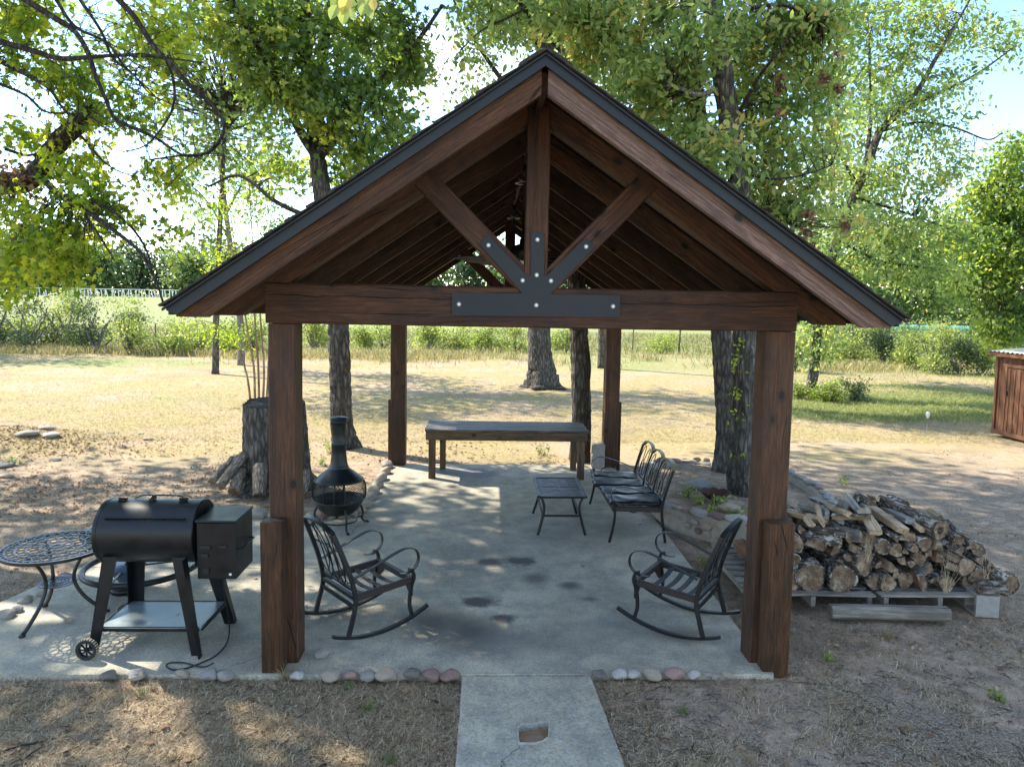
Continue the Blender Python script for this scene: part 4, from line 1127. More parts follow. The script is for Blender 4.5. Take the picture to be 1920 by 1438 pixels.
# pellet grill
def grill():
    X0, X1, YC, ZC, R = -2.83, -2.115, 5.30, 0.855, 0.235
    t = thing('pellet_grill', 'black barrel smoker grill with side hopper box on tapered legs beside the left front post', 'grill', (-2.46, 5.3, 0.003))
    B = M['grill']; o_ = np.array([-2.46, 5.3, 0.003])
    def L(p): return tuple(np.array(p)-o_)
    mb = MB(); n = 56
    def ring(x, r): return [(x, YC+r*math.sin(2*PI*i/n), ZC+r*math.cos(2*PI*i/n)) for i in range(n)]
    prof = [(X0+0.01, 0.0), (X0+0.004, R-0.02), (X0, R-0.006), (X0+0.006, R), (X0+0.03, R), (X0+0.031, R-0.003), (X1-0.031, R-0.003), (X1-0.03, R), (X1-0.006, R), (X1, R-0.006), (X1-0.004, R-0.02), (X1-0.01, 0.0)]
    V = []; F = []
    for (x, r) in prof: V += [L(p) for p in ring(x, max(r, 0.001))]
    for k in range(len(prof)-1):
        for i in range(n): F.append([k*n+i, k*n+(i+1) % n, (k+1)*n+(i+1) % n, (k+1)*n+i])
    mb.add(V, F)
    bar = mb.build('barrel', B, t); smooth_by_angle(bar, 35)
    # lid edge lip with its row of holes
    aL = math.radians(-52)
    def on(a, r, x): return L((x, YC+r*math.sin(a), ZC+r*math.cos(a)))
    mb = MB(); P = []
    for a_, r_ in ((aL, R+0.001), (aL-0.02, R+0.03), (aL-0.04, R+0.03), (aL-0.03, R+0.001)): P.append((a_, r_))
    V = [on(a_, r_, X0+0.08) for a_, r_ in P]+[on(a_, r_, X1-0.06) for a_, r_ in P]
    mb.add(V, [[0, 1, 5, 4], [1, 2, 6, 5], [2, 3, 7, 6], [3, 0, 4, 7], [3, 2, 1, 0], [4, 5, 6, 7]])
    mb.build('lid_lip', B, t)
    for i in range(5):
        x = X0+0.09+(X1-X0-0.17)*i/4
        c = on(aL-0.07, R-0.001, x)
        MB().lathe([(0, 0.003), (0.010, 0.003), (0.010, 0), (0, 0)], 12).build('vent_hole', M['rubber'], bar, False, Matrix.Translation(c) @ Matrix.Rotation(-aL+0.07-0.0+0, 4, 'X').inverted() @ Matrix.Rotation(0, 4, 'Z'))
    for x in (X0+0.13, X1-0.14):
        mb = MB(); a_ = math.radians(-6)
        mb.bar(on(a_-0.12, R+0.002, x), on(a_+0.10, R+0.006, x), 0.045, 0.010); mb.tube([on(a_, R+0.013, x-0.03), on(a_, R+0.013, x+0.035)], 0.008, 8)
        mb.build('hinge', B, t)
    mb = MB(); mb.bar(on(-0.22, R+0.003, X0+0.345), on(0.04, R+0.022, X0+0.345), 0.032, 0.008); mb.bar(on(0.03, R+0.0, X0+0.345), on(0.03, R+0.03, X0+0.345), 0.03, 0.01, up=(0, 1, 0))
    mb.build('lid_latch', B, t)
    MB().tube(smooth_path([on(0.06, R+0.002, X0+0.20), on(0.10, R+0.022, X0+0.25), on(0.10, R+0.026, X0+0.36), on(0.10, R+0.022, X0+0.52), on(0.06, R+0.002, X0+0.56)], 4), 0.005, 6).build('lid_handle', B, t, True)
    # hopper
    hx0, hx1, hy0, hy1, hz0, hz1 = -2.09, -1.815, 5.10, 5.47, 0.555, 0.975
    mb = MB(); mb.box(L(((hx0+hx1)/2, (hy0+hy1)/2, (hz0+hz1)/2)), (hx1-hx0, hy1-hy0, hz1-hz0), ch=0.006)
    hop = mb.build('hopper', B, t)
    mb = MB(); mb.box(L(((hx0+hx1)/2, (hy0+hy1)/2-0.004, hz1+0.010)), (hx1-hx0+0.014, hy1-hy0+0.018, 0.018), ch=0.004)
    mb.build('hopper_lid', M['grill_lid'], t)
    MB().box(L((hx0-0.022, 5.29, 0.80)), (0.044, 0.26, 0.34)).build('auger_housing', B, t)
    mb = MB()
    for (x, z, w, h) in ((-2.03, 0.795, 0.075, 0.022), (-1.90, 0.80, 0.05, 0.02), (-2.035, 0.733, 0.05, 0.028), (-2.03, 0.617, 0.045, 0.045)):
        MB().box(L((x, hy0-0.005, z)), (w, 0.010, h)).build('control_panel', M['rubber'], hop)
    for (x, z) in ((-2.05, 0.94), (-1.87, 0.945), (-2.06, 0.88)):
        MB().lathe([(0, 0.004), (0.006, 0.003), (0.007, 0), (0, 0)], 10).build('screw', CM, hop, False, Matrix.Translation(L((x, hy0-0.0005, z))) @ Matrix.Rotation(PI/2, 4, 'X'))
    MB().box(L((-1.855, hy0-0.002, 0.592)), (0.018, 0.003, 0.016)).build('sticker', M['white'], hop)
    MB().tube(smooth_path([L((hx1, 5.15, 0.76)), L((hx1+0.035, 5.17, 0.77)), L((hx1+0.04, 5.30, 0.77)), L((hx1+0.035, 5.40, 0.77)), L((hx1, 5.42, 0.76))], 4), 0.006, 6).build('hopper_handle', B, t, True)
    # legs: tapered angle irons
    def leg(top, bot, w0, w1, side, yd):
        top = np.array(top); bot = np.array(bot); mb = MB()
        for wx, wy in ((1, 0), (0, 1)):
            V = []
            for p, w in ((top, w0), (bot, w1)):
                if wx: V += [L(p+(0, 0, 0)), L(p+np.array([side*w, 0, 0])), L(p+np.array([side*w, 0.006*yd, 0])), L(p+np.array([0, 0.006*yd, 0]))]
                else: V += [L(p), L(p+np.array([side*0.006, 0, 0])), L(p+np.array([side*0.006, yd*w*0.8, 0])), L(p+np.array([0, yd*w*0.8, 0]))]
            mb.add(V, [[0, 1, 5, 4], [1, 2, 6, 5], [2, 3, 7, 6], [3, 0, 4, 7], [3, 2, 1, 0], [4, 5, 6, 7]])
        l = mb.build('leg', B, t)
        import bmesh
        bm = bmesh.new(); bm.from_mesh(l.data); bmesh.ops.recalc_face_normals(bm, faces=bm.faces); bm.to_mesh(l.data); bm.free()
        return l
    leg((-2.765, 5.09, 0.72), (-2.865, 5.055, 0.04), 0.105, 0.072, 1, 1)
    leg((-2.165, 5.09, 0.72), (-2.055, 5.05, 0.0), -0.105, -0.072, 1, 1)
    leg((-2.765, 5.51, 0.72), (-2.80, 5.57, 0.0), 0.11, 0.085, 1, -1)
    leg((-2.165, 5.51, 0.72), (-2.005, 5.57, 0.0), -0.105, -0.072, 1, -1)
    MB().box(L((-2.43, 5.31, 0.195)), (0.74, 0.47, 0.006)).build('shelf', M['shelf_metal'], t)
    mb = MB()
    for (a, b) in (((-2.80, 5.082, 0.185), (-2.08, 5.082, 0.185)), ((-2.80, 5.54, 0.185), (-2.06, 5.54, 0.185)), ((-2.066, 5.09, 0.185), (-2.05, 5.53, 0.185)), ((-2.80, 5.09, 0.185), (-2.80, 5.53, 0.185))):
        mb.bar(L(a), L(b), 0.006, 0.035)
    mb.build('shelf_edge', B, t)
    wp = AT(163.5, 1243, 4.985)
    for yy in (4.985, 5.60):
        Mx = Matrix.Translation(L((wp[0] if yy < 5.2 else -2.86, yy, 0.078))) @ Matrix.Rotation(PI/2, 4, 'X')
        w = MB().lathe([(0.052, -0.014), (0.071, -0.016), (0.078, -0.010), (0.080, 0.0), (0.078, 0.010), (0.071, 0.016), (0.052, 0.014), (0.052, -0.014)], 36).build('wheel', M['rubber'], t, False, Mx)
        mb = MB()
        for i in range(26):
            a = 2*PI*i/26; R4 = np.array(Matrix.Rotation(a, 3, 'Z'))
            mb.box(R4 @ np.array([0.0765, 0, 0]), (0.011, 0.010, 0.026), R4)
        tag(mb.build('tread', M['tread'], w), kind='stuff')
        mb = MB(); mb.lathe([(0, 0.012), (0.014, 0.012), (0.016, 0.006), (0.016, -0.006), (0, -0.006)], 16)
        for i in range(8):
            a = 2*PI*i/8; R4 = np.array(Matrix.Rotation(a, 3, 'Z')); mb.box(R4 @ np.array([0.034, 0, 0.002]), (0.042, 0.008, 0.010), R4)
        mb.build('hub', B, w)
    return t
grill()
P = [G(418, 1086, 0.55)*0+np.array(AT(417, 1080, 5.12)), AT(424, 1130, 5.2), G(430, 1175, 0.05), G(425, 1205, .01), G(405, 1228, .01), G(382, 1240, .01), G(350, 1252, .008), G(325, 1255, .01), G(312, 1248, .012), G(320, 1242, .012), G(345, 1242, .014), G(380, 1250, .02), G(400, 1243, 0.01)]
tag(MB().tube(smooth_path(P, 6), 0.0055, 6).build('power_cord', M['rubber'], None, True), 'black power cord hanging from the hopper and looping on the concrete', 'cord')

# chiminea
def chiminea():
    c = np.array([-1.685, 8.06, 0.003]); Q = M['chim']
    t = thing('chiminea', 'black cast iron chiminea with mesh bowl and tall flue on the patio', 'chiminea', c)
    o = MB().lathe([(0.03, 0.155), (0.11, 0.145), (0.17, 0.165), (0.225, 0.215), (0.262, 0.275), (0.278, 0.305), (0.285, 0.310), (0.285, 0.325), (0.27, 0.325), (0.25, 0.28), (0.2, 0.21), (0.1, 0.165), (0.0, 0.162)], 40).build('fire_bowl', Q, t, True)
    def rr(z): return 0.302*math.sqrt(max(0.05, 1-((z-0.425)/0.30)**2))
    mb = MB(); z0, z1 = 0.325, 0.545
    n = 52
    for i in range(n):
        for s in (-1, 1):
            P = []
            for k in range(7):
                u = k/6; z = z0+(z1-z0)*u; a = 2*PI*i/n+s*u*0.85
                P.append((rr(z)*math.cos(a), rr(z)*math.sin(a), z))
            mb.tube(P, 0.0023, 3)
    tag(mb.build('mesh_screen', Q, t), kind='stuff')
    for zz, r_ in ((0.328, 0.006), (0.545, 0.006)):
        MB().tube([(rr(zz)*math.cos(a), rr(zz)*math.sin(a), zz) for a in np.linspace(0, 2*PI, 48, endpoint=False)], r_, 6, True).build('band', Q, t, True)
    for a in (math.radians(-88), math.radians(2), math.radians(92), math.radians(182), math.radians(-112), math.radians(-66)):
        w_ = 0.007 if a in (math.radians(-112), math.radians(-66)) else 0.009
        P = [((rr(z)+0.004)*math.cos(a), (rr(z)+0.004)*math.sin(a), z) for z in np.linspace(z0, z1, 8)]
        MB().tube(P, w_, 6).build('bowl_rib', Q, t, True)
    MB().lathe([(0.262, 0.535), (0.268, 0.545), (0.262, 0.556), (0.235, 0.585), (0.175, 0.635), (0.125, 0.672), (0.108, 0.690), (0.110, 0.700), (0.104, 0.708), (0.10, 0.72), (0.092, 0.76), (0.084, 0.84), (0.080, 0.94), (0.087, 0.955), (0.087, 0.97), (0.079, 0.985), (0.078, 1.08), (0.082, 1.17), (0.090, 1.205), (0.099, 1.215), (0.099, 1.232), (0.092, 1.238)], 36).build('hood', Q, t, True)
    MB().lathe([(0.092, 1.238), (0.102, 1.243), (0.104, 1.256), (0.097, 1.264), (0.05, 1.274), (0, 1.275)], 32).build('flue_cap', Q, t, True)
    for a in (math.radians(-62), math.radians(30), math.radians(178), math.radians(105)):
        P = smooth_path([(0.345, 0, 0.012), (0.30, 0, 0.02), (0.275, 0, 0.06), (0.285, 0, 0.13), (0.265, 0, 0.20), (0.235, 0, 0.245)], 5)
        P = [(p[0]*math.cos(a), p[0]*math.sin(a), p[2]) for p in P]
        l = MB().tube(P, 0.0125, 8).build('leg', Q, t, True)
        MB().lathe([(0, 0.012), (0.02, 0.010), (0.022, 0), (0, 0)], 12, (0.345*math.cos(a), 0.345*math.sin(a), 0)).build('foot', Q, l, True)
    MB().tube([(0.20*math.cos(a), 0.20*math.sin(a), 0.075) for a in np.linspace(0, 2*PI, 40, endpoint=False)], 0.009, 8, True).build('leg_ring', Q, t, True)
    mb = MB()
    for i in range(4):
        a = math.radians((-62, 30, 178, 105)[i]); mb.tube([(0.2*math.cos(a), 0.2*math.sin(a), 0.075), (0.275*math.cos(a), 0.275*math.sin(a), 0.085)], 0.007, 6)
    mb.build('leg_brace', Q, t, True)
chiminea()

# ================================================================== STONES
import bmesh
def rock_mesh(seed, flat=1.0, rough=0.12, sub=3):
    bm = bmesh.new(); bmesh.ops.create_icosphere(bm, subdivisions=sub, radius=1.0)
    r_ = np.random.default_rng(seed); cuts = []
    for _ in range(9):
        n = r_.normal(size=3); n /= np.linalg.norm(n); cuts.append((n, r_.uniform(0.60, 0.92)))
    from mathutils import noise as mn
    for v in bm.verts:
        p = np.array(v.co)
        for n, d in cuts:
            q = p@n
            if q > d: p = p-n*(q-d)*0.75
        s = 1+rough*mn.noise(Vector(p*1.3+seed*3.7))+rough*0.35*mn.noise(Vector(p*4+seed))
        v.co = Vector(p*s)
    me = bpy.data.meshes.new('rock'); bm.to_mesh(me); bm.free()
    me.polygons.foreach_set('use_smooth', np.ones(len(me.polygons), bool))
    return me
RK = [rock_mesh(i, 1.0, 0.22) for i in range(8)]
_rk = {}
def rock(name, label, x, y, z, sx, sy, sz, mat, rz=0.0, group=None, parent=None, cat='rock', k=None, tilt=0.0):
    k = random.randrange(8) if k is None else k
    key = (k, mat)
    if key not in _rk:
        m2 = RK[k].copy(); m2.materials.append(M[mat]); _rk[key] = m2
    o = bpy.data.objects.new(name, _rk[key]); C.objects.link(o)
    o.location = (x, y, z); o.scale = (sx, sy, sz); o.rotation_euler = (tilt, random.uniform(-.15, .15), rz)
    if parent is not None: o.parent = parent
    else: tag(o, label, cat, group)
    return o
front = [(566, 1244, 13, 'st_white', 'round cream stone at the foot of the left front post'),
 (601, 1228, 15, 'st_grey', 'tilted veined grey stone lying on the slab right of the left front post'),
 (626, 1252, 18, 'st_tan', 'flat brownish stone sunk in the dirt beside the dead leaves'),
 (663, 1246, 12, 'st_pink', 'small pinkish stone between the sunken brown stone and the banded grey one'),
 (691, 1249, 15, 'st_grey', 'banded grey stone left of the large tan stone'),
 (726, 1250, 20, 'st_tan', 'largest tan rounded stone in the front edging row'),
 (773, 1250, 17, 'st_dark', 'dark charcoal stone in the front edging row'),
 (808, 1254, 18, 'st_red', 'dull red stone right of the charcoal stone'),
 (847, 1253, 19, 'st_red', 'speckled pink-red oval stone touching the left edge of the path'),
 (1122, 1262, 14, 'st_dark', 'angular black stone at the right edge of the path'),
 (1155, 1248, 15, 'st_white', 'pale oval stone nearest the path on its right side'),
 (1184, 1250, 14, 'st_white', 'second pale oval stone right of the path'),
 (1217, 1248, 17, 'st_tan', 'wide cream stone with brown veins right of the pale ovals'),
 (1255, 1243, 18, 'st_pink', 'pink granite stone in the row right of the path'),
 (1292, 1248, 13, 'st_white', 'small white stone right of the pink granite stone'),
 (1318, 1249, 10, 'st_grey', 'little grey pebble at the right end of the white stones'),
 (1352, 1244, 10, 'st_tan', 'isolated small tan pebble near the right front post'),
 (275, 1243, 14, 'st_tan', 'round tan stone standing between the grill legs'),
 (403, 1251, 16, 'st_blue', 'blue-grey stone beside the looped power cord'),
 (433, 1248, 15, 'st_grey', 'angular grey stone left of the left front post'),
 (255, 1262, 16, 'st_blue', 'dark flat slate stone set along the slab edge left of the round tan one'),
 (215, 1256, 15, 'st_dark', 'low dark stone beside the grill wheel'),
 (345, 1260, 13, 'st_tan', 'half buried tan stone under the cord loop')]
for u, v, r, m_, lb in front:
    q = G(u, v, 0.0); s = r*q[1]/FPX
    q = G(u, v, s*0.30)
    onslab = q[1] > 4.80
    rock('edging_stone', lb, q[0]+random.uniform(-.012, .012), min(q[1], 4.80-s*random.uniform(.35, .9)) if v > 1240 else q[1], s*(0.16 if v > 1240 else 0.5), s*1.08, s*random.uniform(.75, .95), s*random.uniform(.58, .74), m_, random.uniform(-.4, .4), 'stones edging the front of the slab')
# stones along the left side of the slab and behind its left wing
side_px = [(735, 866, 10), (727, 873, 11), (721, 884, 11), (714, 896, 12), (708, 909, 12), (700, 921, 13), (692, 932, 13), (686, 945, 13), (676, 955, 12), (660, 962, 13), (640, 965, 12), (618, 966, 13), (600, 968, 14), (584, 970, 13)]
ml = ['st_tan', 'st_grey', 'st_tan', 'st_tan', 'st_grey']
for i, (u, v, r) in enumerate(side_px):
    q = G(u, v, 0.03); s = r*q[1]/FPX
    pink = i == 12
    rock('edging_stone', 'pink stone on the slab edge behind the chiminea legs' if pink else 'cobble in the curved row edging the slab by the chiminea', q[0], q[1], s*0.45, s*random.uniform(.9, 1.1), s*random.uniform(1.0, 1.5), s*0.85, 'st_pink' if pink else ml[i % 5], random.uniform(-.4, .4), None if pink else 'cobbles edging the left side of the slab')
for u, v, r, m_, lb in [(483, 967, 18, 'st_grey', 'long pale grey stone behind the left front post'), (511, 966, 9, 'st_white', 'small white stone just behind the left front post'), (455, 968, 10, 'st_tan', 'small tan stone left of the long pale grey one'),
    (45, 1124, 13, 'st_grey', 'grey stone in the row at the far left slab edge'), (30, 1142, 12, 'st_blue', 'blue-grey stone at the far left slab edge'), (10, 1152, 16, 'st_grey', 'large grey stone cut by the left edge of the view'), (52, 1117, 8, 'st_white', 'small pale stone topmost of the far left row'),
    (122, 1081, 13, 'st_pink', 'brownish pink stone under the round lattice table'), (76, 1112, 9, 'st_tan', 'tan stone between the lattice table legs')]:
    q = G(u, v, 0.02); s = r*q[1]/FPX
    rock('edging_stone', lb, q[0], q[1], s*0.3, s*1.1, s*0.9, s*0.7, m_, random.uniform(-.3, .3))
# flat stones on the low mound at the left
for u, v, r, m_, lb in [(85, 815, 15, 'st_grey', 'flat pale stone topmost on the leaf-littered mound'), (92, 824, 16, 'st_white', 'flat white stone in the middle of the leaf-littered mound'), (50, 826, 19, 'st_grey', 'long flat stone on the left of the mound'), (18, 808, 16, 'st_grey', 'flat stone high on the far left of the mound'),
    (105, 849, 8, 'st_blue', 'small blue-grey stone at the foot of the mound'), (8, 858, 20, 'st_grey', 'grey boulder cut by the left edge below the mound'), (8, 875, 14, 'st_tan', 'tan stone below the grey boulder at the left edge'), (118, 842, 6, 'st_tan', 'tiny tan stone right of the mound'), (208, 817, 8, 'st_grey', 'lone flat stone in the leaves right of the mound'),
    (278, 826, 10, 'st_tan', 'pale flat stone farther right in the leaf litter'), (262, 815, 7, 'st_grey', 'little grey stone in the leaf litter right of the mound')]:
    q = G(u, v, 0.1 if u < 130 else -0.03); s = r*q[1]/FPX
    rock('field_stone', lb, q[0], q[1], float(gz(q[0], q[1]))+s*0.12, s*1.1, s*0.95, s*0.33, m_, random.uniform(-.3, .3))

# stone-edged tree bed
bed = thing('stone_planter', 'low mortared river stone wall round the twin tree on the right of the patio', 'stone wall', (PLC[0], PLC[1], 0))
N_ = 96; V = []; th = []
for i in range(N_):
    a = 2*PI*i/N_
    hgt = 0.20+0.05*math.sin(a*3+1)-0.06*(1 if math.sin(a) > 0.5 else 0)
    w0 = 1.02+0.03*math.sin(a*9); w1 = 0.88+0.02*math.sin(a*7)
    for (w, z) in ((w0+0.02, -0.1), (w0, 0.02), (w0-0.01, hgt-0.02), (w0-0.05, hgt), (w1+0.02, hgt-0.01), (w1, hgt-0.06), (w1-0.02, 0.0)):
        V.append((PLR[0]*w*math.cos(a)+random.uniform(-.008, .008), PLR[1]*w*math.sin(a)+random.uniform(-.008, .008), z+random.uniform(-.006, .006)))
k = 7; F = []
for i in range(N_):
    j = (i+1) % N_
    for q in range(k-1): F.append([i*k+q, j*k+q, j*k+q+1, i*k+q+1])
MB().add(V, F).build('mortar', M['mortar'], bed, True)
sm = ['st_white', 'st_tan', 'st_grey', 'st_blue', 'st_tan', 'st_pink', 'st_grey', 'st_maroon']
i = 0; a = 0
while a < 2*PI:
    w = random.uniform(0.075, 0.15); rad = math.hypot(PLR[0]*math.sin(a), PLR[1]*math.cos(a)); da = w*1.9/max(rad, 0.8)
    aa = a+da/2; hgt = 0.205+0.05*math.sin(aa*3+1)-0.06*(1 if math.sin(aa) > 0.5 else 0)
    x, y = PLR[0]*0.95*math.cos(aa), PLR[1]*0.95*math.sin(aa)
    tang = math.atan2(PLR[1]*math.cos(aa), -PLR[0]*math.sin(aa))
    rock('stone', None, x, y, hgt, w, w*0.72, w*0.36, sm[i % 8], tang, parent=bed); i += 1
    a += da
for row, zz in ((0, 0.135), (1, 0.05)):
    a = 0.1*row
    while a < 2*PI:
        w = random.uniform(0.055, 0.11); rad = math.hypot(PLR[0]*math.sin(a), PLR[1]*math.cos(a)); da = w*2.15/max(rad, 0.8)
        aa = a+da/2; x, y = PLR[0]*1.0*math.cos(aa), PLR[1]*1.0*math.sin(aa)
        tang = math.atan2(PLR[1]*math.cos(aa), -PLR[0]*math.sin(aa))
        if not (row == 1 and math.sin(aa) > 0.6): rock('stone', None, x, y, zz+random.uniform(-.02, .02), w*0.9, w*0.42, random.uniform(.04, .055), sm[(i*3+row) % 8], tang, parent=bed)
        i += 1; a += da

# rusty dish in the bed
q = G(1342, 912, 0.34)
t = thing('rusty_dish', 'rusted scalloped metal dish standing beside the twin tree trunks', 'dish', (q[0], q[1], float(gz(q[0], q[1]))))
mb = MB(); n = 48; prof = [(0.0, 0.02), (0.08, 0.03), (0.14, 0.065), (0.185, 0.115), (0.19, 0.12), (0.185, 0.112), (0.13, 0.052), (0.07, 0.018), (0.0, 0.01)]
V = []
for i in range(n):
    a = 2*PI*i/n; f = 1+0.05*math.cos(a*9)
    for r, z in prof: V.append((r*f*math.cos(a), r*f*math.sin(a), z+0.01*math.cos(a*9)*(r/0.19)+0.03))
k = len(prof); mb.add(V, [[i*k+q_, ((i+1) % n)*k+q_, ((i+1) % n)*k+q_+1, i*k+q_+1] for i in range(n) for q_ in range(k-1)])
mb.build('dish', M['rust'], t, True)
MB().lathe([(0.09, -0.02), (0.05, 0.01), (0.04, 0.03), (0.05, 0.05)], 16).build('stand', M['rust'], t, True)
for u, v, r, lb in ((1312, 912, 24, 'flat mossy grey slab behind the rusty dish'), (1370, 962, 30, 'rounded bark-brown boulder at the foot of the twin tree')):
    q = G(u, v, 0.16); s = r*q[1]/FPX
    rock('boulder', lb, q[0], q[1], 0.15+s*0.2, s, s*0.7, s*0.45 if r < 28 else s*0.62, 'st_blue' if r < 28 else 'st_tan', 0.2)

# cinder blocks
def cinder(label, x, y, z, rz, lay):
    mb = MB(); L, W, H = 0.39, 0.19, 0.19; t_ = 0.032
    for yy in (-W/2+t_/2, W/2-t_/2): mb.box((0, yy, 0), (L, t_, H))
    for xx in (-L/2+t_/2, 0, L/2-t_/2): mb.box((xx, 0, 0), (t_-0.001, W-2*t_, H-0.002))
    o = mb.build('cinder_block', M['cinder'])
    o.location = (x, y, z); o.rotation_euler = (PI/2 if lay else 0, 0, rz) if not isinstance(lay, tuple) else lay
    return tag(o, label, 'cinder block')
q = AT(1120, 871, 11.15)
cinder('cinder block standing on end against the right rear post', q[0], 11.12, 0.197, 0, (0, PI/2, 0))
q = AT(1866, 1150, 5.75)
cinder('grey cinder block propping the right end of the pallet', q[0], 6.0, 0.05, 0, (PI/2, 0, math.radians(82)))

# ================================================================== FIREWOOD
def pallet(label, x0, x1, y0, y1, z, n):
    t = thing('wooden_pallet', label, 'pallet', ((x0+x1)/2, (y0+y1)/2, 0))
    r = t.location
    for i in range(n):
        yy = y0+0.055+(y1-y0-0.11)*i/(n-1)
        timber('deck_plank', (x0-random.uniform(0, .03), yy, z-0.009), (x1+random.uniform(0, .03), yy+random.uniform(-.01, .01), z-0.009), 0.092, 0.018, M['grey_wood'], t, root=r, ch=0.002, seg=4, warp=0.006)
    for f in (0.04, 0.5, 0.96):
        xx = x0+(x1-x0)*f
        timber('runner', (xx, y0+0.01, z-0.063), (xx, y1-0.01, z-0.063), 0.04, 0.088, M['grey_wood'], t, root=r, ch=0.002)
a0 = AT(1470, 1122, 5.86); a1 = AT(1642, 1116, 5.86); a2 = AT(1652, 1124, 5.86); a3 = AT(1872, 1118, 5.86)
ZP = 0.13
pallet('weathered pallet under the left half of the woodpile', a0[0]-0.28, a1[0], 5.86, 6.86, ZP, 7)
pallet('weathered pallet under the right half of the woodpile', a2[0], a3[0], 5.84, 6.84, ZP, 7)
q0 = G(1362, 1042, 0.1); 
pallet('old grey pallet lying in the dirt behind the right front post', 1.0*G(1368, 1060, .1)[0]+0.02, G(1368, 1060, .1)[0]+0.75, 6.35, 7.25, 0.10, 6)
p = G(1552, 1146, 0.05); q = G(1770, 1150, 0.05)
o = timber('landscape_timber', (p[0]+.03, 5.73, 0.045), (q[0]+.05, 5.69, 0.04), 0.10, 0.11, M['grey_wood'], None, ch=0.022, seg=6, warp=0.004)
tag(o, 'long grey weathered timber lying in front of the pallets', 'timber')

def log_mesh(L, r, kind, seed):
    """lies along its own x axis from 0 to L; slot 0 bark, slot 1 end grain, slot 2 split face"""
    g = np.random.default_rng(seed)
    n, m = 18, 7
    ph = g.uniform(0, 6.28, 4)
    if kind == 'round' or kind == 'hollow':
        sec = [(math.cos(2*PI*i/n), math.sin(2*PI*i/n)) for i in range(n)]; bark = [True]*n
    elif kind == 'half':
        A = np.linspace(0.05, PI-0.05, 11); sec = [(math.cos(a), math.sin(a)-0.25) for a in A]+[(-0.4, -0.30), (0.35, -0.22)]; bark = [True]*10+[False]*3
    elif kind == 'wedge':
        A = np.linspace(-0.75, 0.75, 7); sec = [(1.25*math.cos(a)-0.65, 1.25*math.sin(a)) for a in A]+[(-0.15, 0.42), (-0.65, 0.02), (-0.2, -0.42)]; bark = [True]*6+[False]*4
    else:      # plank-like split
        h = g.uniform(0.35, 0.6)
        sec = [(1, h*0.7), (0.3, h), (-0.8, h*0.9), (-1, -h*0.4), (-0.4, -h), (0.8, -h*0.8)]; bark = [False]*6
    n = len(sec); V = []; F = []; MI = []
    bend = g.uniform(-0.04, 0.04)*L*3; tw = g.uniform(-0.35, 0.35)
    for j in range(m+1):
        u = j/m; x = L*u; s = r*(1+0.05*math.sin(u*5+ph[0]))
        ca_, sa_ = math.cos(tw*u), math.sin(tw*u)
        for i, (a, b) in enumerate(sec):
            k = 1+(0.10*math.sin(3*math.atan2(b, a)+ph[1])+g.uniform(-0.05, 0.05)) if kind in ('round', 'hollow', 'half') else 1+g.uniform(-0.05, 0.05)
            yy, zz = a*s*k, b*s*k
            ex = g.uniform(-0.012, 0.012) if j in (0, m) else 0
            V.append((x+ex, yy*ca_-zz*sa_+bend*u*(1-u), yy*sa_+zz*ca_))
    for j in range(m):
        for i in range(n):
            F.append([j*n+i, j*n+(i+1) % n, (j+1)*n+(i+1) % n, (j+1)*n+i]); MI.append(0 if bark[i] else 2)
    for j, rev in ((0, True), (m, False)):
        base = j*n
        if kind in ('round', 'hollow', 'half'):
            i0 = len(V); x = L*j/m+(0.006 if j == 0 else -0.006)
            pts = np.array(V[base:base+n]); c = pts.mean(0)
            for p_ in pts: w = c+(p_-c)*0.90; V.append((x, w[1], w[2]))
            if kind == 'hollow':
                i1 = len(V)
                for p_ in pts: w = c+(p_-c)*0.42; V.append((x, w[1], w[2]))
                i2 = len(V)
                for p_ in pts: w = c+(p_-c)*0.36; V.append((x+(0.09 if j == 0 else -0.09), w[1], w[2]))
            for i in range(n):
                q = (i+1) % n
                f = [base+i, base+q, i0+q, i0+i]; F.append(f if rev is False else f[::-1]); MI.append(0)
                if kind == 'hollow':
                    f = [i0+i, i0+q, i1+q, i1+i]; F.append(f if not rev else f[::-1]); MI.append(1)
                    f = [i1+i, i1+q, i2+q, i2+i]; F.append(f if not rev else f[::-1]); MI.append(0)
            b0 = i2 if kind == 'hollow' else i0
            f = list(range(b0, b0+n)); F.append(f if not rev else f[::-1]); MI.append(0 if kind == 'hollow' else 1)
        else:
            f = list(range(base, base+n)); F.append(f if not rev else f[::-1]); MI.append(1 if kind == 'wedge' else 2)
    me = bpy.data.meshes.new('log'); me.from_pydata([tuple(v) for v in V], [], F); me.polygons.foreach_set('material_index', np.array(MI, np.int32)); me.update()
    bm = bmesh.new(); bm.from_mesh(me); bmesh.ops.recalc_face_normals(bm, faces=bm.faces); bm.to_mesh(me); bm.free()
    if kind in ('round', 'hollow'): me.polygons.foreach_set('use_smooth', np.array([m_ == 0 for m_ in MI]))
    return me
LOGN = [0]
def log(p0, p1, r, kind, label=None, name='log', roll=0.0, sm='split', group='firewood stacked on the pallets', cat='log'):
    LOGN[0] += 1
    Mx, L = frame(p0, p1)
    me = log_mesh(L, r, kind, LOGN[0]+100)
    for m_ in (M['logbark'], M['logend'], M[sm]): me.materials.append(m_)
    o = link(name, me, None, None, False, Mx @ Matrix.Rotation(roll, 4, 'X'))
    return tag(o, label, cat, group)
LB = {'round': 'bark-covered round log end in the stacked woodpile', 'wedge': 'small brown split wedge end in the stacked woodpile', 'half': 'half-round split log in the stacked woodpile', 'plank': 'pale split plank of wood on the woodpile'}
def zf(u, v): return 1380+u/3.556, 880+v/3.556
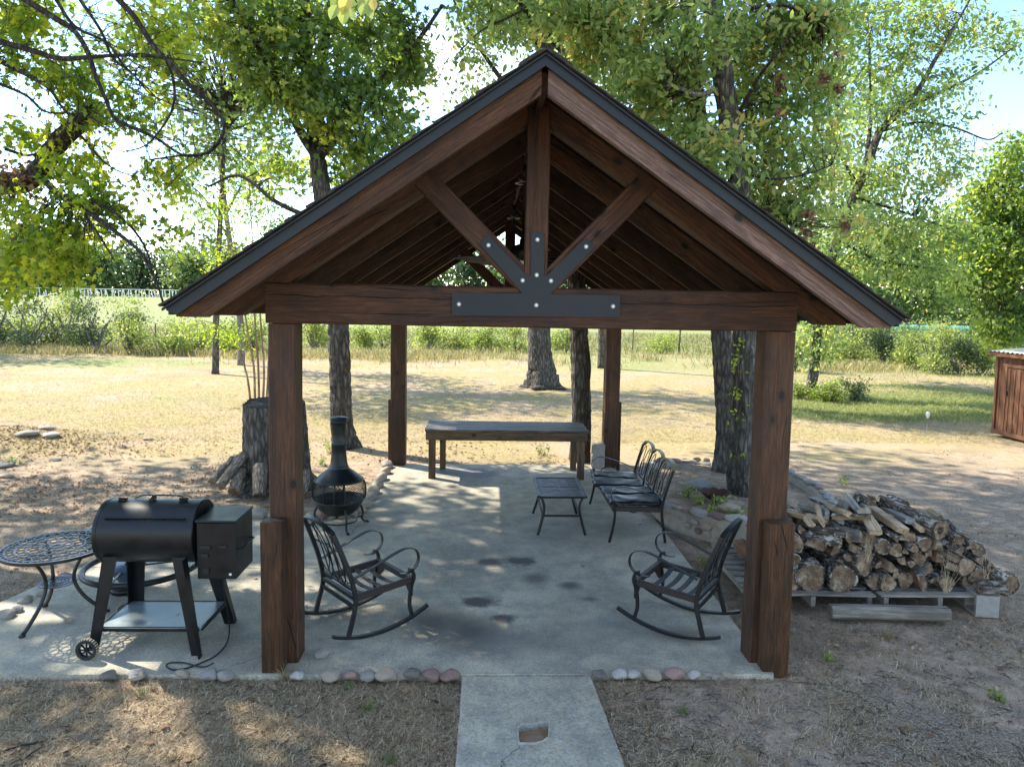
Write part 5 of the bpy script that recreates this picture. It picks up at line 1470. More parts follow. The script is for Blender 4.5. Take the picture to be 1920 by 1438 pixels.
def stack(u, v, rp, kind, Y=5.93, L=0.44, label=None, roll=None, sm='split_red', dz=0.0, yaw=0.0):
    px, py = zf(u, v); p = AT(px, py, Y); r = rp/3.556*Y/FPX
    p[2] = max(p[2], ZP+r*0.9)
    q = p+np.array([math.sin(yaw)*L, math.cos(yaw)*L, dz])
    log(p, q, r, kind, label or LB[kind], 'log' if kind in ('round', 'half', 'hollow') else 'split_log', random.uniform(0, 6.28) if roll is None else roll, sm)
stack(500, 735, 108, 'round', label='largest round log with white lichen at the left of the woodpile', L=0.5, roll=0.4)
stack(712, 755, 96, 'round', label='thick dark round log right of the lichen-covered one', L=0.5)
stack(862, 622, 92, 'round', 5.98, label='pale-faced round log with dark heart in the middle of the woodpile', yaw=-0.5)
stack(1015, 795, 62, 'round'); stack(925, 775, 58, 'round', 5.98); stack(1235, 760, 66, 'half', label='half log with pinkish face resting on the pallet', roll=1.2); stack(1408, 765, 60, 'round')
stack(1135, 740, 62, 'round', 6.0); stack(1325, 745, 45, 'wedge', 5.97); stack(1540, 650, 66, 'round', label='round log with loose grey bark high on the right side of the woodpile')
stack(1620, 720, 68, 'round', 6.0); stack(1730, 760, 60, 'round', 6.06); stack(1560, 770, 55, 'round', 6.02)
stack(375, 740, 78, 'round', 5.95, label='round log partly hidden behind the right front post'); stack(300, 760, 80, 'round', 5.98, label='round log fully behind the right front post')
stack(660, 528, 52, 'half', 5.97); stack(530, 515, 75, 'half', 5.95, label='lichen-spotted half log lying above the largest log', roll=0.2, yaw=0.5); stack(400, 500, 60, 'round', 6.0); stack(380, 620, 60, 'round', 6.0)
stack(700, 640, 48, 'round', 6.02); stack(753, 592, 26, 'round', 5.90, label='thin round branch with orange end grain in the woodpile', sm='split')
stack(1040, 655, 55, 'wedge', label='orange-brown triangular wedge near the middle of the woodpile', roll=-1.5, sm='split')
stack(1110, 605, 48, 'wedge', roll=-1.0); stack(1170, 632, 42, 'wedge', roll=1.7, sm='split'); stack(1285, 668, 46, 'half', label='grey half-round piece in the middle of the woodpile', sm='split_grey', roll=2.0)
stack(1440, 660, 58, 'half', roll=0.3); stack(1355, 598, 50, 'wedge'); stack(1230, 590, 55, 'round', 5.97); stack(1290, 560, 40, 'wedge', sm='split', roll=0.8)
stack(985, 520, 55, 'round', 5.97); stack(1070, 540, 50, 'round'); stack(1130, 545, 34, 'wedge'); stack(1193, 530, 30, 'round', 5.9); stack(1262, 500, 52, 'round')
stack(1350, 520, 50, 'wedge', label='orange triangular wedge right of the bark-rimmed round', sm='split', roll=2.6); stack(1150, 465, 66, 'half', label='half log with orange-brown face under the pale splits', roll=0.1, sm='split')
stack(1490, 480, 42, 'round', 6.0); stack(1498, 548, 50, 'wedge', roll=1.2); stack(1585, 520, 50, 'half', 6.0); stack(1630, 612, 50, 'wedge', 6.05); stack(1480, 600, 42, 'wedge', sm='split')
stack(890, 480, 60, 'round', 6.0); stack(800, 520, 55, 'half', 5.98); stack(760, 460, 52, 'wedge', 6.0, sm='split_grey'); stack(960, 640, 46, 'wedge', 5.98); stack(1060, 700, 50, 'half', 6.0); stack(980, 710, 48, 'round', 6.02)
# the rest of the stack behind the front row
for row, (zz, x0, x1) in enumerate(((0.24, 2.45, 4.3), (0.42, 2.55, 4.15), (0.58, 2.75, 3.95))):
    x = x0
    while x < x1:
        r = random.uniform(0.055, 0.085)
        log((x+r, 6.46+random.uniform(-.04, .04), zz+random.uniform(-.02, .02)), (x+r+random.uniform(-.05, .05), 6.86, zz), r*1.05, random.choice(['round', 'half', 'round', 'wedge']), 'log in the hidden rear row of the woodpile', 'log', random.uniform(0, 6), 'split_red', 'rear row of the woodpile'); x += 2*r
# loose splits thrown across the top
def top(u0, v0, Y0, u1, v1, Y1, r, kind, label, sm='split', roll=0.0):
    a = AT(*zf(u0, v0), Y0); b = AT(*zf(u1, v1), Y1)
    log(a, b, r, kind, label, 'split_log' if kind != 'hollow' and kind != 'round' else 'log', roll, sm)
top(1368, 410, 5.93, 975, 225, 6.55, 0.088, 'hollow', 'long hollow bark-covered log lying across the top right of the woodpile')
top(1110, 405, 5.92, 905, 262, 6.35, 0.062, 'plank', 'broad pale split slanting down the top of the woodpile', roll=0.25)
top(935, 425, 5.92, 838, 268, 6.25, 0.060, 'plank', 'pale orange split just left of the broad one', roll=0.1)
top(1225, 395, 5.98, 1150, 310, 6.30, 0.045, 'plank', 'small pale split tucked beside the hollow log', roll=0.5)
top(745, 440, 5.92, 500, 395, 6.15, 0.055, 'wedge', 'long orange-edged split lying sideways on the left of the pile', roll=1.0)
top(745, 295, 6.05, 610, 255, 6.35, 0.055, 'plank', 'thick sandy split with grey grain at the top left of the pile', roll=0.4)
top(570, 350, 6.05, 552, 262, 6.30, 0.050, 'plank', 'short pale upright split at the top left of the pile', 'split', 1.0)
top(505, 370, 6.05, 470, 330, 6.2, 0.035, 'plank', 'smallest pale split at the far left top of the pile')
top(820, 285, 6.25, 740, 175, 6.45, 0.060, 'plank', 'grey weathered split sticking up at the peak of the pile', 'split_grey', 0.8)
top(1160, 345, 6.05, 990, 260, 6.5, 0.055, 'plank', 'grey split between the broad split and the hollow log', 'split_grey', 0.2)
top(900, 320, 6.0, 640, 315, 6.15, 0.050, 'half', 'twisted tan split with a dark end lying across the pile', 'split', 0.6)
top(700, 485, 5.95, 440, 440, 6.1, 0.055, 'wedge', 'brown split lying flat above the lichen log', 'split_red', 0.2)
top(1075, 465, 5.92, 960, 385, 6.15, 0.045, 'wedge', 'reddish split under the broad pale split', 'split_red', 1.4)
top(830, 450, 5.95, 660, 400, 6.2, 0.055, 'half', 'grey half split wedged behind the tan twisted one', 'split_grey', 1.8)
top(900, 240, 6.4, 810, 185, 6.7, 0.05, 'round', 'dark bark stick at the back top of the pile')
top(960, 200, 6.5, 900, 178, 6.8, 0.045, 'plank', 'short orange split at the back of the pile')
top(1130, 240, 6.5, 1030, 195, 6.85, 0.055, 'half', 'tan split behind the hollow log', 'split', .5)
top(1350, 330, 6.15, 1270, 285, 6.5, 0.05, 'half', 'pale-faced half log at the back right of the pile', 'split', 2.1)
top(1520, 480, 6.1, 1400, 360, 6.5, 0.05, 'round', 'bark-covered branch sloping down the right of the pile')
top(1620, 540, 6.1, 1500, 470, 6.5, 0.055, 'round', 'rough bark log sloping off the right end of the pile')
top(1700, 640, 6.15, 1600, 590, 6.5, 0.05, 'wedge', 'brown wedge low on the right end of the pile', 'split_red')
top(440, 405, 6.1, 380, 385, 6.4, 0.05, 'wedge', 'pale wedge at the extreme left top of the pile', 'split')
top(1790, 790, 5.86, 1595, 790, 5.9, 0.072, 'half', 'chunk of thick furrowed bark log lying along the right pallet edge', 'split', 0.1)
b = AT(*zf(1835, 770), 5.95); c = AT(*zf(1715, 720), 6.1)
log(c, b, 0.105, 'round', 'short upright-sawn log block at the far right end of the pallet', roll=0.5)

for i in range(16):
    x = random.uniform(2.75, 3.9); y = random.uniform(6.25, 6.6); a = random.uniform(-.9, .5); L = random.uniform(.28, .42); z = 0.66+0.05*math.sin((x-2.4)*1.6)-abs(x-3.3)*0.07
    log((x, y-.15, z+random.uniform(-.02, .05)), (x+math.sin(a)*L, y-.15+math.cos(a)*L, z+random.uniform(-.04, .05)), random.uniform(.04, .06), random.choice(['plank', 'wedge', 'plank']), 'pale split piece thrown loosely on the back of the woodpile', 'split_log', random.uniform(0, 6), random.choice(['split', 'split', 'split_grey']))
# stump with logs leaning on it
q = G(520, 922, 0.0)
def stump():
    r0 = 0.47; H = 1.21; n, m = 64, 26
    t = thing('tree_stump', 'tall dark furrowed stump behind the left front post', 'stump', (q[0]-0.13, q[1]+0.42, -0.05))
    V = []
    for j in range(m+1):
        u = j/m; z = H*u; r = r0*(0.86+0.12*(1-u)+0.35*max(0, 1-u*5)**2)
        for i in range(n):
            a = 2*PI*i/n
            k = 1+0.05*math.sin(3*a+1)+0.03*math.sin(7*a+2)+0.022*math.sin(23*a+3*math.sin(z*4))+random.uniform(-.010, .010)+0.12*max(0, 1-u*5)*math.sin(5*a)
            V.append((r*k*math.cos(a)-0.04*u, r*k*math.sin(a), z+(random.uniform(-.015, .015)+0.03*math.sin(a) if j == m else 0)))
    F = [[j*n+i, j*n+(i+1) % n, (j+1)*n+(i+1) % n, (j+1)*n+i] for j in range(m) for i in range(n)]
    MB().add(V, F).build('trunk', M['bark'], t, True)
    V = [(0.985*x, 0.985*y, z-0.01) for x, y, z in V[-n:]]
    MB().add(V, [list(range(n))]).build('sawn_top', M['bark_dark'], t)
stump()
def lean(u0, v0, u1, v1, r, Y0, Y1, label, sm='split'):
    a = AT(u0, v0, Y0); b = AT(u1, v1, Y1); a[2] = max(a[2], 0.02)
    o = log(a, b, r, 'round', label, 'log', random.uniform(0, 6), sm, 'logs leaning on the stump'); o.data.materials[0] = M['logbark_pale']
lean(398, 905, 437, 862, 0.070, 9.45, 9.85, 'lowest leaning log at the far left of the stump')
lean(412, 912, 462, 852, 0.068, 9.25, 9.65, 'lichen-grey log leaning across the others at the stump')
lean(440, 922, 452, 880, 0.082, 9.25, 9.6, 'short thick orange-brown log leaning at the foot of the stump')
lean(486, 930, 488, 872, 0.088, 9.20, 9.45, 'upright pale-barked log in front of the stump')
lean(430, 870, 470, 850, 0.07, 9.8, 9.9, 'log tucked at the back of the leaning group')
lean(562, 930, 568, 885, 0.10, 9.35, 9.6, 'log half hidden behind the left front post beside the stump')

# ================================================================== TREES
LEAF = {
 'lobed': ([(0, 0), (0.10, 0.30), (0.28, 0.20), (0.42, 0.52), (0.56, 0.20), (1.0, 0.0), (0.56, -0.20), (0.42, -0.52), (0.28, -0.20), (0.10, -0.30)], [[0, 5, 4, 3, 2, 1], [5, 0, 9, 8, 7, 6]]),
 'oval': ([(0, 0), (0.30, 0.22), (0.70, 0.20), (1.0, 0.0), (0.70, -0.20), (0.30, -0.22)], [[0, 3, 2, 1], [3, 0, 5, 4]]),
 'kite': ([(0, 0), (0.5, 0.30), (1.0, 0.0), (0.5, -0.30)], [[0, 2, 1], [2, 0, 3]]),
}
def unit(a): return a/(np.linalg.norm(a, axis=-1, keepdims=True)+1e-9)
def leaf_arrays(Cn, D, Nn, size, tone, kind='lobed', fold=0.25, curl=0.15):
    T, FF = LEAF[kind]; T = np.array(T); k = len(T)
    D = unit(D); S_ = unit(np.cross(Nn, D)); N2 = np.cross(D, S_)
    size = np.asarray(size)[:, None, None]
    P = Cn[:, None, :]+size*(T[None, :, 0, None]*D[:, None, :]+T[None, :, 1, None]*S_[:, None, :]-(fold*np.abs(T[None, :, 1, None])+curl*T[None, :, 0, None]**2)*N2[:, None, :])
    n = len(Cn); base = (np.arange(n)*k)[:, None, None]
    F = (base+np.array(FF)[None]).reshape(-1, len(FF[0]))
    return P.reshape(-1, 3), F, np.repeat(tone, k)
def foliage(name, Cn, D, Nn, size, tone, kind, mat, parent, loc=(0, 0, 0), fold=0.25):
    V, F, t = leaf_arrays(Cn-np.array(loc), D, Nn, size, tone, kind, fold)
    return tag(link(name, np_mesh(name, V, F, t), mat, parent), kind='stuff')
def tubes_arrays(P, R, sides=4):
    """P (n,S,3) paths, R (n,S) radii"""
    n, S_, _ = P.shape
    T = unit(np.gradient(P, axis=1))
    ref = np.where(np.abs(T[..., 2:3]) > 0.9, np.array([1.0, 0, 0]), np.array([0, 0, 1.0]))
    A = unit(np.cross(ref, T)); B = np.cross(T, A)
    ang = np.arange(sides)*2*PI/sides
    V = P[:, :, None, :]+R[:, :, None, None]*(np.cos(ang)[None, None, :, None]*A[:, :, None, :]+np.sin(ang)[None, None, :, None]*B[:, :, None, :])
    idx = np.arange(n*S_*sides).reshape(n, S_, sides)
    a = idx[:, :-1]; b = idx[:, 1:]
    F = np.stack([a, np.roll(a, -1, 2), np.roll(b, -1, 2), b], -1).reshape(-1, 4)
    return V.reshape(-1, 3), F
def limb_mesh(path, r0, r1, parent, mat, loc, name='branch', ridge=0.04, sides=14, flare=0.0, step=0.09, power=1.0, seed=0):
    g = np.random.default_rng(seed+5)
    P = smooth_path(path, 10); d = np.concatenate([[0], np.cumsum(np.linalg.norm(np.diff(P, axis=0), axis=1))])
    m = max(6, int(d[-1]/step)); s = np.linspace(0, d[-1], m)
    P = np.stack([np.interp(s, d, P[:, i]) for i in range(3)], -1)
    u = s/d[-1]; R = r0+(r1-r0)*u**power
    R = R*(1+flare*np.exp(-s/(r0*1.1)))
    P[1:-1] += g.normal(size=(m-2, 3))*R[1:-1, None]*0.03
    T = unit(np.gradient(P, axis=0)); A = np.zeros_like(P); y = np.cross((0.1, 1, 0.1), T[0])
    if np.linalg.norm(y) < .1: y = np.cross((1, 0, 0), T[0])
    for i in range(m): y = y-T[i]*(y@T[i]); y /= np.linalg.norm(y); A[i] = y
    B = np.cross(T, A); ang = np.arange(sides)*2*PI/sides
    ph = g.uniform(0, 6, 5)
    rr = 1+ridge*(np.sin(3*ang[None]+ph[0]+s[:, None]*0.6)+0.6*np.sin(5*ang[None]+ph[1]-s[:, None]*0.9))+ridge*0.9*np.sin(sides/2.6*ang[None]+ph[2]+np.sin(s[:, None]*5)*1.2)
    rr = rr+g.normal(size=rr.shape)*ridge*0.35
    if flare > 0: rr = rr+flare*0.35*np.exp(-s[:, None]/(r0*1.5))*np.sin(5*ang[None]+ph[3])
    V = P[:, None]+(R[:, None]*rr)[..., None]*(np.cos(ang)[None, :, None]*A[:, None]+np.sin(ang)[None, :, None]*B[:, None])
    idx = np.arange(m*sides).reshape(m, sides); a = idx[:-1]; b = idx[1:]
    F = [np.stack([a, np.roll(a, -1, 1), np.roll(b, -1, 1), b], -1).reshape(-1, 4), idx[-1:][:, ::1], idx[:1][:, ::-1]]
    me = np_mesh(name, V.reshape(-1, 3)-np.array(loc), F)
    return link(name, me, mat, parent, True), P, R
TREE_LEAVES = [0]
def crown(root, loc, blobs, samples, leafkind, leafmat, twigmat, size=0.13, nleaf=22, spread=0.20, droop=0.35, seed=0, tone=(0.5, 0.22), twig_r=0.011, name='foliage', noisecut=0.0, twiglen=0.5, conn=True, upb=0.7):
    """blobs: (centre, radii, number of sprays); samples: (points, radii) on the limbs the twigs grow from"""
    g = np.random.default_rng(seed+11)
    Cs = []
    for c, r, n in blobs:
        c = np.array(c, float); r = np.array(r, float)*np.ones(3)
        p = g.normal(size=(int(n*1.5)+4, 3)); p = unit(p)*(g.random((len(p), 1))**0.45)
        q = c+p*r
        if noisecut > 0:
            k = fbm(q[:, 0]*0.9+seed+q[:, 1]*0.3, q[:, 2]*0.9+q[:, 1]*0.5, 3)
            q = q[k > noisecut]
        Cs.append(q[:n])
    Cn = np.concatenate(Cs); n = len(Cn)
    SP, SR = samples
    Dm = np.linalg.norm(Cn[:, None]-SP[None], axis=2)
    Dm = Dm*(1+0.15*g.random(Dm.shape)); j = Dm.argmin(1); A = SP[j]
    out = unit(Cn-A+np.array([0, 0, 0.001]))
    tdir = unit(out+g.normal(size=(n, 3))*0.5+np.array([0, 0, -droop*0.5]))
    tl = twiglen*g.uniform(0.6, 1.2, n)
    E = Cn+tdir*tl[:, None]*0.5; B0 = Cn-tdir*tl[:, None]*0.5
    S_ = 7; u = np.linspace(0, 1, S_)
    mid = (A+B0)/2+g.normal(size=(n, 3))*0.10*np.linalg.norm(B0-A, axis=1)[:, None]+np.array([0, 0, 0.06])*np.linalg.norm(B0-A, axis=1)[:, None]
    P = (1-u)[None, :, None]**2*A[:, None]+2*(u*(1-u))[None, :, None]*mid[:, None]+(u**2)[None, :, None]*B0[:, None]
    P = np.concatenate([P, E[:, None]], 1)
    L = np.linalg.norm(B0-A, axis=1)
    r0 = np.minimum(twig_r*(0.6+0.5*L), SR[j]*0.8)
    R = r0[:, None]*np.linspace(1, 0.22, S_+1)[None]
    P[:, 1:-1] += g.normal(size=(n, S_-1, 3))*0.03*L[:, None, None]*0.6
    Vt, Ft = tubes_arrays(P, R, 4)
    VT, FT = [Vt], [Ft]; off = len(Vt)
    # little side twigs
    m = 2
    for q in range(m):
        k = g.uniform(0.2, 0.9, n)[:, None]; st = B0*(1-k)+E*k
        sd = unit(tdir+g.normal(size=(n, 3))*0.9); en = st+sd*(tl*0.45)[:, None]
        Pp = np.stack([st, (st+en)/2+g.normal(size=(n, 3))*0.02, en], 1)
        v, f = tubes_arrays(Pp, np.tile(np.array([0.28, 0.2, 0.1])*twig_r, (n, 1)), 3)
        VT.append(v); FT.append(f+off); off += len(v)
    if conn:
        me = np_mesh('twigs', np.concatenate(VT)-np.array(loc), np.concatenate(FT))
        tag(link('twigs', me, twigmat, root), kind='stuff')
    N = n*nleaf
    ci = np.repeat(np.arange(n), nleaf)
    k = g.uniform(-0.15, 1.1, N)[:, None]
    pos = B0[ci]*(1-k)+E[ci]*k+g.normal(size=(N, 3))*spread*np.array([1, 1, 0.5])
    D = unit(tdir[ci]*0.6+g.normal(size=(N, 3))*0.8+np.array([0, 0, -droop]))
    CN = unit(g.normal(size=(n, 3))*0.6+np.array([0, 0, upb+.2]))
    Nn = unit(g.normal(size=(N, 3))*0.42+CN[ci])
    sz = size*g.uniform(0.55, 1.25, N)
    tn = np.clip(tone[0]+g.normal(size=n)[ci]*tone[1]+g.normal(size=N)*tone[1]*0.6, 0, 1)
    TREE_LEAVES[0] += N
    return foliage(name, pos, D, Nn, sz, tn, leafkind, leafmat, root, loc)
def B_(u, v, Y, ru, rv, n, ry=None):
    """a crown clump seen at pixel u, v at depth Y with pixel radii"""
    c = AT(u, v, Y); return (c, (ru*Y/FPX, ry if ry else max(ru, rv)*Y/FPX*1.1, rv*Y/FPX), n)
class Tree:
    def __init__(s, name, label, base, group=None, cat='tree'):
        s.loc = np.array([base[0], base[1], float(gz(base[0], base[1]))])
        s.root = thing(name, label, cat, tuple(s.loc), 0, group); s.P = []; s.R = []
    def limb(s, path, r0, r1, mat, name='branch', **k):
        o, P, R = limb_mesh([np.array(p, float) for p in path], r0, r1, s.root, mat, s.loc, name, **k)
        s.P.append(P); s.R.append(R); return o
    def samples(s, skip=0.0):
        P = np.concatenate(s.P); R = np.concatenate(s.R); m = P[:, 2] > s.loc[2]+skip
        return P[m], R[m]

MO, MY, MP, MF, MBU = M['leaf_oak'], M['leaf_yellow'], M['leaf_pale'], M['leaf_far'], M['leaf_bush']
BK, BD, BP = M['bark'], M['bark_dark'], M['bark_pale']
def gb(u, v, z=-0.03):
    p = G(u, v, z); p[2] = float(gz(p[0], p[1]))-0.06; return p

# --- tree seen left of the middle, behind the chiminea
b = gb(649, 836); Y1 = b[1]
t = Tree('maple_tree', 'broad maple with straight grey trunk rising behind the chiminea', b)
p1, p2, p3 = AT(634, 612, Y1), AT(612, 420, Y1), AT(596, 300, Y1)
t.limb([b, AT(640, 780, Y1), p1, p2, p3], 0.19, 0.145, BK, 'trunk', sides=44, flare=0.45, step=0.05, ridge=0.055, seed=1)
for k, (path, r0, r1) in enumerate([
    ([p3, AT(586, 230, Y1), AT(575, 120, Y1-.3), AT(570, 0, Y1-.5), AT(560, -200, Y1-.8), (-4.0, 12.5, 10.5)], 0.13, 0.05),
    ([p3, AT(560, 240, Y1-.2), AT(520, 150, Y1-.8), AT(470, 60, Y1-1.2), AT(400, -60, Y1-1.5)], 0.085, 0.03),
    ([p3, AT(640, 220, Y1-.3), AT(700, 160, Y1-.6), AT(780, 80, Y1-.9), AT(830, 10, Y1-1.2)], 0.08, 0.025),
    ([p3, AT(640, 250, Y1+.4), AT(690, 200, Y1+.8), AT(750, 130, Y1+1)], 0.07, 0.03),
    ([p3, AT(600, 150, Y1+.6), AT(625, 0, Y1+1), (-2.5, 14.8, 9.5), (-1.5, 16.0, 12)], 0.12, 0.04),
    ([p2, AT(520, 380, Y1+.5), AT(450, 330, Y1+1), AT(390, 350, Y1+1.3)], 0.05, 0.02),
    ([AT(565, 100, Y1-.3), AT(530, 40, Y1-.2), AT(515, -60, Y1), (-5.5, 13.5, 9.5)], 0.06, 0.03)]):
    t.limb(path, r0, r1, BD, seed=10+k)
Y = Y1
bl = [B_(500, 50, Y-1, 100, 60, 44), B_(620, 50, Y, 100, 70, 46), B_(725, 60, Y-.5, 75, 65, 36), B_(445, 140, Y-1, 70, 55, 26), B_(560, 160, Y-.8, 95, 60, 42), B_(680, 160, Y-.6, 90, 60, 42),
      B_(755, 110, Y-.5, 45, 60, 20), B_(470, 240, Y-.5, 75, 45, 26), B_(590, 240, Y-1, 85, 45, 36), B_(690, 270, Y-.8, 75, 40, 30), B_(730, 215, Y, 50, 50, 20), B_(400, 70, Y-1, 55, 50, 16), B_(405, 320, Y+1, 60, 40, 14),
      B_(520, 330, Y+.3, 55, 35, 14), B_(660, 330, Y+.4, 55, 30, 14), B_(520, 300, Y+1, 60, 40, 14)]
crown(t.root, t.loc, bl, t.samples(4), 'lobed', MO, BD, 0.12, 34, 0.15, 0.25, 21, (0.45, 0.30), noisecut=0.38, twiglen=0.6)
hi = [((-4.2, 12.5, 10.5), (2.2, 2.2, 1.6), 70), ((-2.2, 14.5, 10.5), (2.2, 2.2, 1.8), 70), ((-5.5, 14.5, 10), (2.0, 2.2, 1.8), 50), ((-3.5, 17, 12), (2.5, 2.5, 2), 60), ((-2.0, 11.5, 12.5), (2.5, 2.2, 1.6), 60), ((-5.0, 11.0, 12.5), (2.5, 2.2, 1.6), 60), ((0.2, 14.5, 13), (2.2, 2.5, 1.6), 60)]
crown(t.root, t.loc, hi, t.samples(5), 'kite', MO, BD, 0.26, 20, 0.30, 0.25, 22, (0.4, 0.2), name='upper_shade_foliage')  # crown above the view, added to shade the ground

# --- old tree at the left edge: its limb reaches into the view
t = Tree('old_maple_tree', 'old maple beyond the left edge whose thick limb and drooping branches hang into the view', (-9.2, 9.2))
L0 = AT(-20, 348, 8.0); L1 = AT(70, 322, 7.6); L2 = AT(105, 270, 7.4); L3 = AT(168, 205, 7.2)
t.limb([(-9.2, 9.2, -0.1), (-9.1, 9.1, 1.6), (-8.9, 9.0, 3.2), (-8.7, 9.3, 5.5), (-8.8, 9.8, 8.5)], 0.42, 0.2, BK, 'trunk', sides=30, flare=0.3, step=0.2)
t.limb([(-8.9, 9.0, 3.3), (-7.2, 8.5, 3.6), L0, AT(30, 345, 7.8), L1, L2, AT(135, 240, 7.3), L3], 0.20, 0.075, BD, sides=22, step=0.05, ridge=0.09)
br = [
 ([L1, AT(110, 365, 7.4), AT(160, 395, 7.0), AT(210, 430, 6.7), AT(262, 472, 6.4), AT(290, 520, 6.3), AT(306, 568, 6.2)], 0.035, 0.009),
 ([AT(110, 365, 7.4), AT(190, 385, 7.0), AT(240, 420, 6.8), AT(275, 470, 6.7), AT(292, 540, 6.6)], 0.022, 0.006),
 ([AT(150, 390, 7.1), AT(185, 440, 6.9), AT(215, 490, 6.7)], 0.014, 0.005),
 ([AT(-30, 70, 6.6), AT(60, 95, 6.5), AT(110, 110, 6.4), AT(170, 108, 6.3), AT(235, 104, 6.2), AT(300, 108, 6.1), AT(380, 118, 6.1)], 0.030, 0.006),
 ([AT(30, -10, 6.2), AT(95, 30, 6.1), AT(140, 60, 6.1), AT(165, 100, 6.0), AT(180, 145, 6.0), AT(200, 190, 6.0), AT(220, 226, 6.0), AT(290, 258, 5.9), AT(345, 292, 5.9), AT(395, 285, 5.8), AT(418, 258, 5.8)], 0.026, 0.006),
 ([AT(212, -10, 5.6), AT(250, 30, 5.6), AT(290, 90, 5.6), AT(320, 120, 5.6), AT(355, 160, 5.6), AT(400, 200, 5.6), AT(420, 235, 5.6), AT(412, 262, 5.6), AT(385, 288, 5.6), AT(340, 292, 5.6), AT(280, 300, 5.6)], 0.022, 0.006),
 ([AT(-30, 100, 7), AT(40, 135, 6.9), AT(90, 165, 6.8), AT(115, 200, 6.7), AT(140, 228, 6.7)], 0.030, 0.008),
 ([AT(-20, 150, 7), AT(50, 180, 6.9), AT(85, 210, 6.9), AT(150, 215, 6.8), AT(210, 240, 6.8)], 0.016, 0.004),
 ([AT(105, 0, 6.4), AT(140, 50, 6.4), AT(200, 80, 6.3), AT(230, 120, 6.3), AT(270, 160, 6.2), AT(300, 190, 6.2)], 0.016, 0.004),
 ([AT(150, 0, 6.8), AT(190, 60, 6.8), AT(212, 110, 6.8), AT(250, 140, 6.7), AT(280, 175, 6.7), AT(330, 200, 6.7)], 0.016, 0.004),
 ([AT(310, 110, 5.6), AT(325, 150, 5.7), AT(325, 200, 5.7), AT(300, 245, 5.8), AT(270, 275, 5.8), AT(230, 285, 5.8)], 0.012, 0.004),
 ([AT(140, 245, 7.2), AT(165, 270, 7.2), AT(190, 300, 7.1), AT(215, 318, 7.1), AT(245, 330, 7.0)], 0.014, 0.004),
 ([AT(10, 280, 7.4), AT(50, 292, 7.4), AT(80, 285, 7.4)], 0.018, 0.01),
 ([(-8.8, 9.5, 5.5), (-6.5, 8.0, 7.0), AT(-30, -100, 6.6), AT(100, -80, 6.0), AT(212, -10, 5.6)], 0.10, 0.023),
 ([(-8.8, 9.5, 5.0), (-7.0, 8.2, 5.8), AT(-120, 60, 7.0), AT(-30, 70, 6.6)], 0.08, 0.03),
 ([(-8.8, 9.5, 4.6), (-6.8, 8.2, 5.2), AT(-20, 150, 7.0)], 0.05, 0.016), ([(-6.8, 8.0, 6.2), AT(-60, -30, 6.6), AT(30, -10, 6.2)], 0.05, 0.026),
 ([(-8.8, 9.8, 7), (-7, 11, 8.5), (-5.5, 12, 9.5)], 0.12, 0.05), ([(-8.8, 9.8, 7), (-9.5, 12, 8.5), (-10, 14, 9.5)], 0.12, 0.05), ([(-8.8, 9.8, 7.5), (-8.2, 7.5, 8.5), (-8, 5.5, 9.0)], 0.12, 0.05), ([(-8.8, 9.8, 7), (-11, 10, 8.5), (-13, 11, 9)], 0.12, 0.05)]
for k, (p, a, c) in enumerate(br): t.limb(p, a, c, BD, seed=40+k, sides=10, step=0.06, ridge=0.06)
SPv = t.samples(1.5)
view = [B_(60, 40, 7.2, 80, 45, 26), B_(180, 40, 7.2, 80, 45, 22), B_(300, 50, 6.6, 70, 50, 20), B_(60, 130, 7.2, 80, 40, 16), B_(170, 170, 7.2, 60, 35, 16), B_(255, 200, 7, 45, 35, 12), B_(360, 130, 6.5, 55, 55, 16), B_(385, 230, 6.6, 45, 45, 16), B_(170, 225, 7.4, 45, 30, 10),
        B_(30, 250, 7.5, 45, 35, 10), B_(150, 320, 7.4, 65, 40, 20), B_(200, 370, 7.2, 50, 40, 16), B_(120, 430, 7.4, 75, 40, 26), B_(50, 490, 7.4, 70, 40, 24), B_(160, 490, 7.3, 60, 35, 20), B_(20, 400, 7.6, 55, 50, 16), B_(20, 530, 7.6, 30, 25, 8), B_(330, 330, 7.2, 45, 30, 8), B_(300, 440, 7.0, 25, 35, 4)]
crown(t.root, t.loc, view, SPv, 'lobed', MY, BD, 0.078, 26, 0.085, 0.3, 31, (0.58, 0.28), 0.006, twiglen=0.4, noisecut=0.38)
# bare drooping twiglets
g_ = np.random.default_rng(5); m_ = (SPv[0][:, 1] < 7.8) & (SPv[0][:, 2] > 3.0) & (SPv[1] < 0.04); src = SPv[0][m_]; ii = g_.integers(0, len(src), 420)
A0 = src[ii]; d_ = unit(g_.normal(size=(420, 3))*np.array([1, .6, .8])+np.array([0.4, 0, -0.2])); ln = g_.uniform(0.1, 0.55, 420)[:, None]
Pt = np.stack([A0, A0+d_*ln*0.4+g_.normal(size=(420, 3))*0.015, A0+d_*ln*0.75+np.array([0, 0, -.03])*ln/0.3+g_.normal(size=(420, 3))*0.02, A0+d_*ln+np.array([0, 0, -.08])*ln/0.3], 1)
Vt, Ft = tubes_arrays(Pt, np.tile(np.array([0.0035, 0.003, 0.0024, 0.0012]), (420, 1)), 4)
tag(link('bare_twigs', np_mesh('bare_twigs', Vt-t.loc, Ft), BD, t.root), kind='stuff')
